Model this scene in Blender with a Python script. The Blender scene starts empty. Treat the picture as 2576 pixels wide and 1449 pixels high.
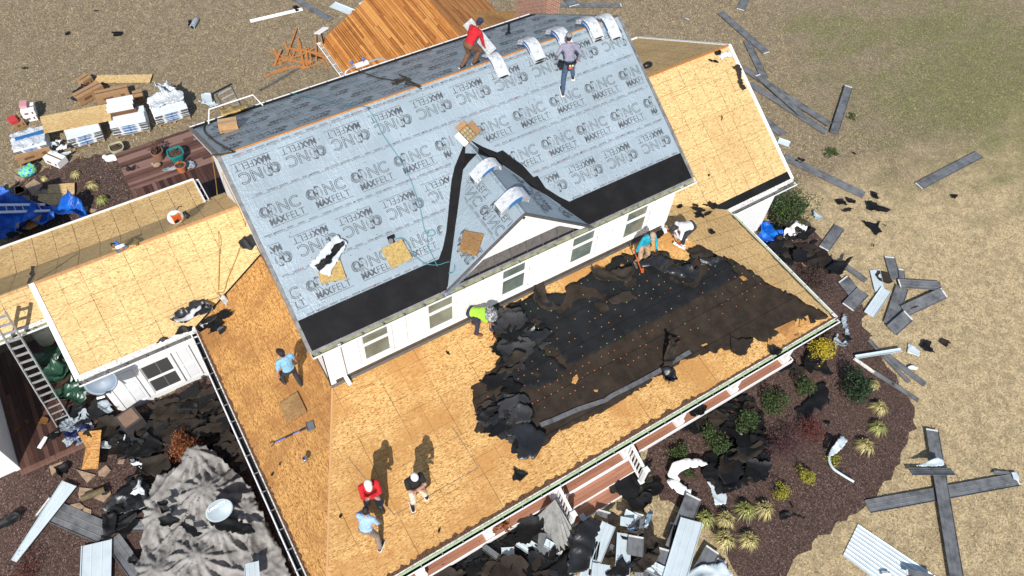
import bpy, bmesh, math, random
from mathutils import Vector, Matrix, Euler, noise
from mathutils.geometry import tessellate_polygon
sc = bpy.context.scene
C = sc.collection
V = Vector
R_ = math.radians
# ---------------------------------------------------------------- camera, world, sun
CAM = (-1.6199, -14.9758, 13.8464)
FPX = 1.1454 * 1700
EUL = Euler((0.6213, -0.0509, -0.5516), 'XYZ')
cd = bpy.data.cameras.new('camera'); cam = bpy.data.objects.new('camera', cd); C.objects.link(cam)
cam.location = CAM; cam.rotation_euler = EUL; cd.sensor_width = 36; cd.lens = 36 * FPX / 2576; cd.clip_end = 2000; cd.clip_start = .1
sc.camera = cam
LD = V((0.44, 0.615, -0.69)).normalized()          # direction the sunlight travels
w_ = bpy.data.worlds.new('World'); sc.world = w_; w_.use_nodes = True
nt = w_.node_tree; bg = nt.nodes['Background']; sk = nt.nodes.new('ShaderNodeTexSky'); sk.sky_type = 'NISHITA'; sk.sun_disc = False
sk.sun_elevation = math.asin(-LD.z); sk.sun_rotation = math.atan2(-LD.x, -LD.y); sk.altitude = 200
nt.links.new(sk.outputs[0], bg.inputs[0]); bg.inputs[1].default_value = 0.105
sl = bpy.data.lights.new('sun', 'SUN'); so = bpy.data.objects.new('sun', sl); C.objects.link(so)
sl.energy = 4.7; sl.angle = R_(.5); sl.color = (1, .965, .91); so.rotation_euler = LD.to_track_quat('-Z', 'Y').to_euler(); so.location = (-20, -30, 30)
sc.view_settings.view_transform = 'Standard'; sc.view_settings.look = 'None'; sc.view_settings.gamma = 1; sc.view_settings.exposure = 0.18

# ---------------------------------------------------------------- measured geometry (metres, ridge of the main roof = 0)
L = 12.16; W = 4.646; H = 2.82; A = .308; B = 4.29; ZB = -5.064; D = 5.158; DZ = .744
ZP = ZB - DZ; XL = -2.267; XR = 14.80; YF = -B - D
XW = -5.592; KW = .715; YR = 2.188; ZR = -4.143; YE = YR - (ZR - ZP) / KW
RX = 17.844; RY = .202; RZ = -3.149; RK = .588; RYE = -4.322
GZ = -8.95; DK = -8.36
SM = H / W
_R = EUL.to_matrix()
def ray(px, py): return _R @ V(((px - 1288) / FPX, -(py - 724.5) / FPX, -1))
def hit(px, py, n, o):
    r = ray(px, py); n = V(n); c = V(CAM); return c + r * (n.dot(V(o) - c) / n.dot(r))
def G(px, py, z=GZ): return hit(px, py, (0, 0, 1), (0, 0, z))
def onmain(px, py, dz=0): return hit(px, py, (0, -SM, 1), (0, 0, dz))
def onback(px, py, dz=0): return hit(px, py, (0, SM, 1), (0, 0, dz))
def onfront(px, py, dz=0): return hit(px, py, (0, -DZ / D, 1), (A, -B, ZB + dz))
def onleft(px, py, dz=0): return hit(px, py, (-DZ / 2.575, 0, 1), (A, -B, ZB + dz))
def onright(px, py, dz=0): return hit(px, py, (DZ / 2.95, 0, 1), (L - A, -B, ZB + dz))
def onwing(px, py, dz=0): return hit(px, py, (0, -KW, 1), (0, YR, ZR + dz))
def q(c, r, x, y): return (644 * c + x / 3, 483 * r + y / 3)

# ---------------------------------------------------------------- object helpers
OFF = {}
def tag(o, label=None, cat=None, group=None, kind=None):
    if label: o['label'] = label
    if cat: o['category'] = cat
    if group: o['group'] = group
    if kind: o['kind'] = kind
    return o
def thing(name, label, cat, loc, group=None):
    o = bpy.data.objects.new(name, None); o.empty_display_size = .2; C.objects.link(o); o.location = V(loc)
    OFF[o] = V(loc); return tag(o, label, cat, group)
class MB:
    def __init__(s): s.v = []; s.f = []; s.m = []; s.uvo = None; s.uv = []; s.hasuv = False
    def poly(s, pts, mi=0, uv=None):
        k = len(s.v); s.v += [V(p) for p in pts]; s.f.append(list(range(k, k + len(pts)))); s.m.append(mi)
        if uv: s.hasuv = True
        for p in pts:
            s.uv.append(((V(p) - V(uv[0])).dot(V(uv[1])), (V(p) - V(uv[0])).dot(V(uv[2]))) if uv else (p[0] + p[2] * .3, p[1]))
        return s
    def box(s, c, d, rz=0, mi=0, M=None):
        M = M or (Matrix.Translation(V(c)) @ Matrix.Rotation(rz, 4, 'Z'))
        h = [x / 2 for x in d]; P = [M @ V((x * h[0], y * h[1], z * h[2])) for z in (-1, 1) for y in (-1, 1) for x in (-1, 1)]
        for f in ((0, 2, 3, 1), (4, 5, 7, 6), (0, 1, 5, 4), (2, 6, 7, 3), (0, 4, 6, 2), (1, 3, 7, 5)):
            pp = [P[i] for i in f]; u = (pp[1] - pp[0]); u = u.normalized() if u.length else V((1, 0, 0)); n = u.cross(pp[3] - pp[0])
            vv = n.cross(u); vv = vv.normalized() if vv.length else V((0, 1, 0)); s.poly(pp, mi, (M.translation, u, vv))
        return s
    def bar(s, a, b, w, h, mi=0, up=(0, 0, 1)):
        a = V(a); b = V(b); x = (b - a); l = x.length; x.normalize(); u = V(up)
        if abs(x.dot(u)) > .98: u = V((0, 1, 0))
        y = u.cross(x).normalized(); z = x.cross(y)
        M = Matrix((x, y, z)).transposed().to_4x4(); M.translation = (a + b) / 2
        return s.box(None, (l, w, h), M=M, mi=mi)
    def slab(s, pts, t, mi=0, mside=None, uv=None, n=None):
        pts = [V(p) for p in pts]
        if n is None:
            n = (pts[1] - pts[0]).cross(pts[2] - pts[0]).normalized()
            if n.z < 0: n = -n
        n = V(n); bot = [p - n * t for p in pts]; m2 = mi if mside is None else mside
        if (pts[1] - pts[0]).cross(pts[2] - pts[0]).dot(n) < 0: pts = pts[::-1]; bot = bot[::-1]
        s.poly(pts, mi, uv); s.poly(bot[::-1], m2, uv)
        for i in range(len(pts)):
            j = (i + 1) % len(pts); s.poly([bot[i], bot[j], pts[j], pts[i]], m2, uv)
        return s
    def tube(s, pts, r, n=8, mi=0, cap=True):
        pts = [V(p) for p in pts]; rr = r if isinstance(r, (list, tuple)) else [r] * len(pts); k0 = len(s.v); y = None
        for i, p in enumerate(pts):
            d = (pts[min(i + 1, len(pts) - 1)] - pts[max(i - 1, 0)])
            if d.length < 1e-9: d = V((0, 0, 1))
            d.normalize()
            if y is None: y = d.cross(V((0, 0, 1)) if abs(d.z) < .9 else V((1, 0, 0))).normalized()
            else: y = (y - d * y.dot(d)).normalized()
            z = d.cross(y)
            for k in range(n):
                a = 2 * math.pi * k / n; s.v.append(p + (y * math.cos(a) + z * math.sin(a)) * rr[i])
        for i in range(len(pts) - 1):
            for k in range(n):
                a = k0 + i * n + k; b = k0 + i * n + (k + 1) % n; s.f.append([a, b, b + n, a + n]); s.m.append(mi); s.uv += [(0, 0)] * 4
        if cap:
            s.f.append([k0 + k for k in range(n)][::-1]); s.m.append(mi); s.uv += [(0, 0)] * n
            e = k0 + (len(pts) - 1) * n; s.f.append([e + k for k in range(n)]); s.m.append(mi); s.uv += [(0, 0)] * n
        return s
    def lathe(s, c, prof, n=20, mi=0, M=None, sq=0):
        k0 = len(s.v); M = M or Matrix.Translation(V(c))
        for r, z in prof:
            for k in range(n):
                a = 2 * math.pi * k / n; ca, sa = math.cos(a), math.sin(a); e = 1 / max((abs(ca) ** 4 + abs(sa) ** 4) ** .25, .1) if sq else 1
                s.v.append(M @ V((r * ca * e, r * sa * e, z)))
        for i in range(len(prof) - 1):
            for k in range(n):
                a = k0 + i * n + k; b = k0 + i * n + (k + 1) % n; s.f.append([a, b, b + n, a + n]); s.m.append(mi); s.uv += [(0, 0)] * 4
        return s
    def ball(s, c, r, n=10, mi=0, sc_=(1, 1, 1), M=None):
        pr = [(max(math.sin(math.pi * i / n), .001) * r, -math.cos(math.pi * i / n) * r) for i in range(n + 1)]
        Mx = (Matrix.Translation(V(c)) if M is None else M) @ Matrix.Diagonal((*sc_, 1)); return s.lathe(None, pr, n * 2, mi, Mx)
    def raw(s, vs, fs, mi=0):
        k = len(s.v); s.v += [V(p) for p in vs]
        for f in fs: s.f.append([i + k for i in f]); s.m.append(mi); s.uv += [(0, 0)] * len(f)
        return s
    def build(s, name, mats, parent=None, smooth=False, bevel=0, label=None, cat=None, group=None, kind=None, org=None):
        if not isinstance(mats, (list, tuple)): mats = [mats]
        if parent is not None: off = OFF[parent]
        elif org is not None: off = V(org)
        elif kind == 'structure' or not s.v: off = V((0, 0, 0))
        else:
            xs = [p.x for p in s.v]; ys = [p.y for p in s.v]; zs = [p.z for p in s.v]; off = V(((min(xs) + max(xs)) / 2, (min(ys) + max(ys)) / 2, min(zs)))
        me = bpy.data.meshes.new(name); me.from_pydata([tuple(p - off) for p in s.v], [], s.f)
        for m in mats: me.materials.append(m)
        me.polygons.foreach_set('material_index', s.m)
        if s.hasuv:
            ul = me.uv_layers.new(name='UVMap'); ul.data.foreach_set('uv', [c for t in s.uv for c in t])
        if smooth: me.polygons.foreach_set('use_smooth', [True] * len(me.polygons))
        o = bpy.data.objects.new(name, me); C.objects.link(o)
        if parent is not None: o.parent = parent
        else: o.location = off
        OFF[o] = off
        if bevel:
            b = o.modifiers.new('b', 'BEVEL'); b.width = bevel; b.segments = 2; b.limit_method = 'ANGLE'
        return tag(o, label, cat, group, kind)

# ---------------------------------------------------------------- materials
class NT:
    def __init__(s, name, rough=.8, metal=0):
        s.m = bpy.data.materials.new(name); s.m.use_nodes = True; s.t = s.m.node_tree; s.b = s.t.nodes['Principled BSDF']
        s.b.inputs['Roughness'].default_value = rough; s.b.inputs['Metallic'].default_value = metal
    def n(s, ty, ins={}, **kw):
        nd = s.t.nodes.new('ShaderNode' + ty)
        for k, v in kw.items(): setattr(nd, k, v)
        for k, v in ins.items():
            if isinstance(v, tuple) and len(v) == 2 and hasattr(v[0], 'outputs'): s.t.links.new(v[0].outputs[v[1]], nd.inputs[k])
            elif hasattr(v, 'outputs'): s.t.links.new(v.outputs[0], nd.inputs[k])
            else:
                if isinstance(v, tuple) and len(v) == 3 and nd.inputs[k].type == 'RGBA': v = (*v, 1)
                nd.inputs[k].default_value = v
        return nd
    def math(s, op, a, b=0, c=0, clamp=False):
        nd = s.n('Math', {0: a, 1: b, 2: c}, operation=op); nd.use_clamp = clamp; return nd
    def mix(s, f, a, b, bt='MIX'):
        nd = s.t.nodes.new('ShaderNodeMix'); nd.data_type = 'RGBA'; nd.blend_type = bt
        for i, v in ((0, f), (6, a), (7, b)):
            if isinstance(v, tuple) and len(v) == 2 and hasattr(v[0], 'outputs'): s.t.links.new(v[0].outputs[v[1]], nd.inputs[i])
            elif hasattr(v, 'outputs'): s.t.links.new(v.outputs[2] if v.bl_idname == 'ShaderNodeMix' else v.outputs[0], nd.inputs[i])
            else: nd.inputs[i].default_value = (*v, 1) if isinstance(v, tuple) else v
        return nd
    def ramp(s, f, stops):
        nd = s.n('ValToRGB', {0: f}); cr = nd.color_ramp
        while len(cr.elements) < len(stops): cr.elements.new(.5)
        for e, (p, c) in zip(cr.elements, stops): e.position = p; e.color = (*c, 1) if isinstance(c, tuple) else (c, c, c, 1)
        return nd
    def map(s, src, scale=(1, 1, 1), rot=(0, 0, 0), loc=(0, 0, 0)): return s.n('Mapping', {'Vector': src, 'Scale': scale, 'Rotation': rot, 'Location': loc})
    def noise(s, vec, scale, det=3, rough=.6, dist=0): return s.n('TexNoise', {'Vector': vec, 'Scale': scale, 'Detail': det, 'Roughness': rough, 'Distortion': dist})
    def col(s, nd): s.t.links.new(nd.outputs[2] if nd.bl_idname == 'ShaderNodeMix' else nd.outputs[0], s.b.inputs['Base Color']); return s
    def bump(s, h, st=.3, d=.01):
        b = s.n('Bump', {'Height': h, 'Strength': st, 'Distance': d}); s.t.links.new(b.outputs[0], s.b.inputs['Normal']); return s
    def pos(s): return (s.n('NewGeometry'), 0)
    def uv(s): return (s.n('UVMap'), 0)
    def obj(s): return (s.n('TexCoord'), 3)
    def island(s): return (s.n('NewGeometry'), 8)
MATS = {}
def plain(name, c, rough=.7, metal=0, var=.12, vs=6, bump=0, bs=60, spec=.5):
    if name in MATS: return MATS[name]
    t = NT(name, rough, metal); p = t.pos(); n = t.noise(p, vs, 4)
    lo = tuple(x * (1 - var * 1.6) for x in c); hi = tuple(min(1, x * (1 + var * 1.2)) for x in c)
    t.col(t.ramp(n, [(.3, lo), (.5, c), (.72, hi)])); t.b.inputs['Specular IOR Level'].default_value = spec
    if bump: t.bump(t.noise(p, bs, 3), bump, .01)
    MATS[name] = t.m; return t.m
def osb(name, dark, mid, light, lines=(.61, .61, .05), stain=.35, stainc=(.2, .09, .03), seam=(2.44, 1.22), stainc2=None):
    t = NT(name, .75); uv = t.uv(); p = t.pos()
    out = None
    for i, (rz, sc_) in enumerate(((.15, (17, 68, 1)), (-.5, (20, 80, 1)), (1.1, (18, 74, 1)))):
        v = t.n('TexVoronoi', {'Vector': t.map(uv, sc_, (0, 0, rz), (i * 3.3, i * 7.1, 0)), 'Scale': 1.0})
        r = t.n('SeparateColor', {0: (v, 1)}); out = r if out is None else t.math('ADD', out, r)
    g = t.math('MULTIPLY', out, .3333); g = t.math('ADD', t.math('MULTIPLY', t.math('SUBTRACT', g, .5), 1.25), .5); g = t.math('ADD', g, t.math('MULTIPLY', t.math('SUBTRACT', t.noise(t.map(uv, (3.5, 9, 1)), 1.6, 4, .7), .5), .55)); fn = t.noise(uv, 70, 2)
    g = t.math('ADD', g, t.math('MULTIPLY', t.math('SUBTRACT', fn, .5), .35))
    c = t.ramp(g, [(.06, dark), (.36, mid), (.78, light)])
    big = t.noise(t.map(p, (.5, .5, .5)), 1.3, 5, .65); f = t.math('MULTIPLY', t.ramp(big, [(.47, 0.), (.62, 1.)]), stain)
    c = t.mix(f, c, stainc)
    # chips, knots and nail marks
    sp = t.n('TexVoronoi', {'Vector': t.map(uv, (5.3, 7.1, 1)), 'Scale': 1.6}); ss = t.ramp((sp, 0), [(.10, .75), (.15, 0.)])
    c = t.mix(ss, c, tuple(x * .3 for x in dark))
    sp = t.n('TexVoronoi', {'Vector': t.map(uv, (2.3, 4.4, 1), (0, 0, .5)), 'Scale': 1.1}); ss = t.ramp((sp, 0), [(.09, .8), (.13, 0.)])
    c = t.mix(ss, c, (stainc[0] * 1.1, stainc[1] * .8, stainc[2] * .6))
    if lines:
        s2 = t.n('SeparateXYZ', {0: uv}); wob = t.math('MULTIPLY', t.math('SUBTRACT', t.noise(uv, 9, 1), .5), .03)
        brk = t.ramp(t.noise(uv, 7, 2), [(.36, .15), (.5, 1.)])
        def ln(axis, per, wd, off=0.):
            fr = t.math('FRACT', t.math('ADD', t.math('DIVIDE', t.math('ADD', (s2, axis), wob), per), off)); d = t.math('ABSOLUTE', t.math('SUBTRACT', fr, .5))
            return t.math('GREATER_THAN', d, .5 - wd / per)
        m = t.math('MAXIMUM', ln(0, lines[0], .008), t.math('MULTIPLY', ln(1, lines[1], .008), .8)); m = t.math('MULTIPLY', t.math('MULTIPLY', m, brk), min(1., lines[2] * 16))
        c = t.mix(m, c, tuple(x * .30 for x in dark))
        if seam:
            vv = t.math('ADD', t.math('DIVIDE', (s2, 1), 1.22), .37); row = t.math('FLOOR', vv); uu = t.math('ADD', t.math('DIVIDE', (s2, 0), 2.44), t.math('MULTIPLY', t.math('MODULO', row, 2.), .5)); cu_ = t.math('FLOOR', uu)
            wn = t.n('TexWhiteNoise', {0: t.n('CombineXYZ', {0: cu_, 1: row})}, noise_dimensions='3D'); c = t.mix(t.math('MULTIPLY', (wn, 0), .22), c, stainc2 or tuple(x * .62 for x in mid))
            m2 = t.math('MULTIPLY', t.math('MAXIMUM', t.math('GREATER_THAN', t.math('ABSOLUTE', t.math('SUBTRACT', t.math('FRACT', vv), .5)), .5 - .006), t.math('GREATER_THAN', t.math('ABSOLUTE', t.math('SUBTRACT', t.math('FRACT', uu), .5)), .5 - .003)), .5); c = t.mix(m2, c, tuple(x * .2 for x in dark))
    t.col(c); t.bump(g, .25, .004); return t.m
def wood(name, c1, c2, c3, isl=.5, rough=.6):
    t = NT(name, rough); uv = t.uv(); n = t.noise(t.map(uv, (40, 2.2, 1)), 1, 4, .6, .6); k = t.noise(t.map(uv, (4, 1.2, 1)), 1.8, 2)
    v = t.math('ADD', t.math('MULTIPLY', n, .55), t.math('MULTIPLY', (t.n('NewGeometry'), 8), isl)); v = t.math('ADD', v, t.math('MULTIPLY', t.math('SUBTRACT', k, .5), .5))
    c = t.ramp(v, [(.2, c1), (.5, c2), (.85, c3)])
    kn = t.n('TexVoronoi', {'Vector': t.map(uv, (7, 3, 1)), 'Scale': 1.}); c = t.mix(t.ramp((kn, 0), [(.07, .7), (.12, 0.)]), c, tuple(x * .35 for x in c1))
    t.col(c); t.bump(n, .2, .003); return t.m
def felt(name, c, cr=.5, sp=.5, rough=.45):
    t = NT(name, rough); p = t.pos(); uv = t.uv()
    n = t.noise(p, .9, 4); fine = t.noise(p, 55, 2)
    t.col(t.mix(t.math('MULTIPLY', fine, .12), t.ramp(n, [(.3, tuple(x * .86 for x in c)), (.7, tuple(x * 1.1 for x in c))]), tuple(x * .7 for x in c)))
    def rdg(sc_, rz, k, pw):
        a = t.noise(t.map(p, sc_, (0, 0, rz)), 1.2, 2, .5, 1.6); return t.math('MULTIPLY', t.math('POWER', t.math('SUBTRACT', 1., t.math('MULTIPLY', t.math('ABSOLUTE', t.math('SUBTRACT', a, .5)), 5.), clamp=True), pw), k)
    msk = t.ramp(t.noise(p, .45, 3), [(.42, .15), (.62, 1.)])
    h = t.math('ADD', t.math('MULTIPLY', t.math('ADD', rdg((1.0, 3.2, 3.2), .5, .8, 3.), rdg((4.2, 1.1, 1.1), -.25, 1., 3.)), msk), t.math('MULTIPLY', t.noise(p, 1.1, 2), .5))
    t.bump(h, cr, .022 if cr < .5 else .06); t.b.inputs['Specular IOR Level'].default_value = sp; return t.m
m_osb_l = osb('osb_pale', (.26, .135, .04), (.57, .38, .155), (.78, .57, .275), (.61, .61, .045), .25, (.42, .22, .07))
m_osb_w = osb('osb_off_sun', (.22, .115, .03), (.56, .365, .145), (.76, .53, .25), (.61, 1.22, .06), .3, (.30, .17, .06))  # for slopes turned from the sun, brightened in colour to lift their shade
m_osb_p = osb('osb_golden', (.17, .06, .01), (.52, .27, .075), (.80, .52, .21), (.61, 1.22, .025), .8, (.46, .22, .06))
m_osb_o = osb('osb_orange', (.17, .065, .01), (.41, .185, .042), (.63, .36, .12), (1.22, .406, .035), .8, (.30, .13, .035), None)
m_osb_b = osb('osb_board', (.30, .17, .055), (.55, .37, .15), (.76, .56, .28), None, .25, (.4, .2, .06))
m_osb_d = osb('osb_brown', (.17, .09, .03), (.30, .17, .065), (.38, .23, .09), None, .5, (.17, .08, .03))
m_foam = plain('foam_pad', (.42, .29, .10), .8, var=.25, vs=18, bump=.3)
m_felt = felt('roof_underlay', (.30, .365, .41), .4)
m_felt_s = felt('underlay_scrap', (.36, .42, .47), .9)
m_ink = plain('print_ink', (.085, .095, .11), .5, var=.3)
m_inkr = plain('print_red', (.45, .06, .09), .5)
def blackfelt(name, c, rough, spec=.5, cr=.4, courses=0):
    t = NT(name, rough); p = t.pos(); n = t.noise(p, 2.2, 5, .65); f = t.noise(p, 40, 2)
    t.col(t.ramp(t.math('ADD', t.math('MULTIPLY', n, .8), t.math('MULTIPLY', f, .2)), [(.3, tuple(x * .6 for x in c)), (.5, c), (.72, tuple(x * 1.7 for x in c))]))
    if courses:
        s_ = t.n('SeparateXYZ', {0: p}); w_n = t.math('MULTIPLY', t.noise(p, 1.2, 2), .05); l1 = t.math('LESS_THAN', t.math('FRACT', t.math('DIVIDE', t.math('ADD', (s_, 1), w_n), courses)), .022); l2 = t.math('LESS_THAN', t.math('FRACT', t.math('DIVIDE', t.math('ADD', (s_, 0), w_n), .61)), .025)
        cc_ = t.n('ValToRGB', {0: t.math('ADD', t.math('MULTIPLY', n, .7), t.math('MULTIPLY', f, .3))}); cr_ = cc_.color_ramp; cr_.elements[0].position = .35; cr_.elements[0].color = (*[x * .6 for x in c], 1); cr_.elements[1].position = .68; cr_.elements[1].color = (*[x * 1.8 for x in c], 1)
        t.col(t.mix(t.math('MULTIPLY', l2, .35), t.mix(t.math('MULTIPLY', l1, .8), cc_, tuple(x * .25 for x in c)), tuple(x * 1.9 for x in c)))
    t.bump(t.noise(p, 7, 4), cr, .02); t.b.inputs['Specular IOR Level'].default_value = spec; return t.m
m_mem = blackfelt('ice_membrane', (.009, .009, .0098), .7, .18, .1)
m_blk = blackfelt('black_felt', (.0085, .0088, .0095), .55, .22)
m_blk2 = blackfelt('black_felt_shiny', (.018, .019, .021), .36, .45)
m_brn = blackfelt('brown_felt', (.030, .023, .018), .8, .2)
m_oldf = blackfelt('old_roof_felt', (.030, .022, .016), .85, .15, .25, .92)
m_newf = blackfelt('dark_roof_felt', (.0105, .011, .012), .75, .2, .25, .92)
m_white = plain('white_siding', (.80, .80, .80), .55, var=.02)
m_wtrim = plain('white_trim', (.84, .84, .83), .4, var=.02)
m_shut = plain('shutter_white', (.78, .79, .80), .45, var=.02)
m_flash = plain('brown_flashing', (.115, .10, .085), .45, .3, var=.12)
m_dkmetal = plain('dark_standing_seam', (.125, .115, .112), .45, .2, var=.2, vs=9)
m_gutter = plain('gutter_grey', (.20, .195, .19), .5, .2, var=.3)
m_gutin = plain('gutter_inside', (.33, .33, .20), .7, var=.25)
m_green = plain('pale_green_board', (.40, .52, .30), .7, var=.12)
m_rot = plain('rotted_edge', (.10, .052, .026), .95, var=.6, vs=25, bump=1)
m_grime = plain('grimy_white', (.62, .60, .56), .7, var=.4, vs=16)
m_black = plain('black_plastic', (.012, .012, .013), .4)
m_shade = plain('painted_shade', (.006, .006, .006), .9)  # near-black colour standing in for shade in gutter troughs and board gaps
m_alu = plain('aluminium', (.62, .63, .64), .35, .6, var=.1)
m_comp = None
m_cardb = plain('cardboard', (.36, .21, .10), .85, var=.1)
m_cardd = plain('cardboard_brown', (.15, .075, .035), .85, var=.15)
m_wrap = felt('plastic_wrap', (.62, .66, .68), .6, .8, .3)
m_shin = plain('shingle_bundle_white', (.74, .76, .77), .4, var=.06)
m_bprint = plain('blue_print', (.03, .14, .36), .5)
m_rope = plain('rope_dark', (.05, .035, .02), .8)
m_ropey = plain('rope_tan', (.33, .20, .05), .8)
m_hose = plain('air_hose_teal', (.06, .22, .25), .5)
t = NT('glass', .06); p = t.pos(); n = t.noise(p, 1.4, 2); t.col(t.ramp(n, [(.35, (.10, .125, .11)), (.65, (.18, .22, .19))])); t.b.inputs['Specular IOR Level'].default_value = .8; m_glass = t.m
t = NT('glass_dark', .05); t.col(t.ramp(t.n('TexBrick', {'Vector': t.map(t.pos(), (1, 1, 1)), 'Color1': (.02, .025, .025), 'Color2': (.10, .14, .12), 'Mortar': (.2, .25, .22), 'Scale': 1.2, 'Mortar Size': .01}), [(0., .0), (1., 1.)])); m_glassd = t.m
m_blind = plain('window_blind', (.30, .34, .29), .8, var=.06)
# brick chimney
t = NT('chimney_brick', .85); br = t.n('TexBrick', {'Vector': t.uv(), 'Color1': (.27, .07, .035), 'Color2': (.40, .15, .08), 'Mortar': (.42, .36, .30), 'Scale': 1.0, 'Mortar Size': .012, 'Brick Width': .21, 'Row Height': .075})
t.col(t.mix(t.ramp(t.noise(t.pos(), 9, 3), [(.48, .0), (.7, .45)]), br, (.50, .36, .27))); t.bump((br, 1), .5, .01); m_brick = t.m
m_plank = wood('pine_planks', (.24, .075, .012), (.44, .17, .035), (.60, .28, .075), .5)
m_deckw = wood('old_deck_wood', (.045, .022, .016), (.13, .06, .042), (.24, .14, .11), .75)
m_deckb = wood('brown_deck_wood', (.022, .009, .007), (.06, .025, .017), (.115, .055, .038), .6)  # browns lowered to stand in for shade over the side deck
m_comp = wood('composite_deck', (.27, .115, .07), (.36, .165, .10), (.42, .20, .13), .25, .6)
m_lumber = wood('pale_lumber', (.34, .16, .06), (.55, .30, .13), (.68, .42, .21), .5)
m_strip = wood('orange_lumber', (.28, .09, .02), (.48, .19, .05), (.60, .28, .09), .6)
m_palw = wood('pallet_wood', (.20, .13, .07), (.34, .24, .14), (.48, .36, .24), .6)
# ground
def grass_mat():
    t = NT('dry_lawn', .95); p = t.pos(); s = t.n('SeparateXYZ', {0: p})
    tan = t.ramp(t.noise(p, 16, 5, .75), [(.3, (.22, .15, .07)), (.45, (.54, .40, .21)), (.60, (.80, .64, .39))])
    drk = t.ramp(t.noise(p, 15, 5, .75), [(.3, (.08, .06, .035)), (.46, (.25, .19, .115)), (.62, (.46, .37, .24))])
    grn = t.ramp(t.noise(p, 15, 5, .75), [(.3, (.04, .05, .012)), (.47, (.155, .165, .045)), (.62, (.33, .32, .13))])
    big = t.noise(p, .17, 4, .6, .8); near = t.math('MULTIPLY', t.math('SUBTRACT', (s, 1), -5.5), .10)  # far lawn is greyer
    mk = t.math('ADD', big, t.math('MULTIPLY', near, 1.), clamp=False)
    c = t.mix(t.ramp(mk, [(.42, 0.), (.72, 1.)]), tan, drk)
    # greener ground towards the far right corner, in drifts
    dv_ = t.n('VectorMath', {0: p, 1: (33.5, -2.8, GZ)}, operation='DISTANCE'); dr = t.noise(t.map(p, (.16, .4, 1), (0, 0, .9)), 1.5, 5, .65, .8); pt = t.noise(p, .8, 5, .7)
    gm = t.math('ADD', t.math('SUBTRACT', 1.0, t.math('DIVIDE', (dv_, 1), 11.0)), t.math('ADD', t.math('MULTIPLY', dr, 1.7), t.math('MULTIPLY', pt, 1.1)))
    gmr = t.n('MapRange', {0: gm, 1: 1.55, 2: 2.15, 3: 0., 4: .8}); c = t.mix(gmr, c, grn)
    mot = t.noise(p, 3.2, 4, .7); c = t.mix(t.math('MULTIPLY', t.ramp(mot, [(.42, 1.), (.56, 0.)]), .38), c, (.15, .11, .062))
    pt2 = t.n('MapRange', {0: t.noise(p, 1.7, 3, .6), 1: .64, 2: .74, 3: 0., 4: .35}); c = t.mix(pt2, c, (.07, .06, .025))
    t.col(c); t.bump(t.noise(p, 38, 4, .8), 1., .05); return t.m
m_grass = grass_mat()
m_gry = blackfelt('grey_felt', (.030, .030, .032), .6, .3)
t = NT('mulch', .95); p = t.pos(); v1 = t.n('TexVoronoi', {'Vector': t.map(p, (26, 60, 30), (0, 0, .6)), 'Scale': 1.}); v2 = t.n('TexVoronoi', {'Vector': t.map(p, (60, 24, 30), (0, 0, .2)), 'Scale': 1.})
sm_ = t.math('MULTIPLY', t.math('ADD', (t.n('SeparateColor', {0: (v1, 1)}), 0), (t.n('SeparateColor', {0: (v2, 1)}), 1)), .5)
cc = t.ramp(sm_, [(.2, (.022, .012, .010)), (.5, (.082, .047, .034)), (.75, (.17, .095, .078)), (.95, (.36, .26, .23))])
t.col(t.mix(t.ramp(t.noise(p, .8, 4), [(.4, .0), (.7, .45)]), cc, (.09, .05, .035))); t.bump(sm_, 1., .03); m_mulch = t.m
m_stone = plain('flagstone', (.34, .235, .155), .85, var=.22, vs=7, bump=.4, bs=25)
# ================================================================ SETTING
g = MB(); N_ = 8
g.poly([(-60, -45, GZ), (110, -45, GZ), (110, 110, GZ), (-60, 110, GZ)]); g.build('ground', m_grass, kind='structure')
def bed(name, pts, z, mat=m_mulch):
    """a mulch bed: ragged outline, slightly mounded"""
    rnd = random.Random(len(pts)); P = []
    for i in range(len(pts)):
        a, b = V(pts[i]), V(pts[(i + 1) % len(pts)]); n = max(1, int((b - a).length / .25))
        for k in range(n):
            p = a.lerp(b, k / n); P.append(V((p.x + rnd.uniform(-.13, .13), p.y + rnd.uniform(-.13, .13), z)))
    m = MB(); m.slab(P, .03, n=(0, 0, 1)); return m.build(name, mat, kind='structure')
rb = [(1905, 600), (1960, 520), (2035, 560), (2075, 620), (2110, 680), (2150, 740), (2172, 790), (2188, 860), (2215, 900), (2250, 950), (2290, 1000), (2305, 1060), (2275, 1130), (2245, 1200), (2190, 1262), (2120, 1312), (2050, 1365), (1985, 1420), (1945, 1500), (1870, 1500), (1835, 1400), (1790, 1335), (1730, 1295), (1660, 1250), (1625, 1180), (1640, 1130)]
P = [G(*p) for p in rb]; bed('mulch_bed_front', P + [V((7.7, -8.8, GZ)), V((14.2, -8.8, GZ)), V((15.2, -4.2, GZ))], GZ + .025)
bed('mulch_bed_side', [(-14, -14, GZ), (-1.2, -14, GZ), (-1.2, .2, GZ), (-5.2, .2, GZ), (-7.2, -.25, GZ), (-8.4, -.05, GZ), (-14, -.05, GZ)], GZ + .027)
bed('mulch_bed_back', [G(*p) for p in ((45, 455), (110, 425), (205, 398), (300, 384), (345, 480), (420, 600), (60, 640), (20, 560))], GZ + .023)

# ================================================================ HOUSE
W = 4.50; H = W * SM
house = thing('house', 'white farmhouse with stripped plywood roofs and grey underlayment on its tall middle roof', 'house', (6, 0, GZ))
X = V((1, 0, 0)); Y = V((0, 1, 0)); Z = V((0, 0, 1))
UF = V((0, W, H)).normalized(); UB = V((0, -W, H)).normalized()
NF = V((0, -H, W)).normalized(); NB = V((0, H, W)).normalized()
def mz(y): return -abs(y) * SM
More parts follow.
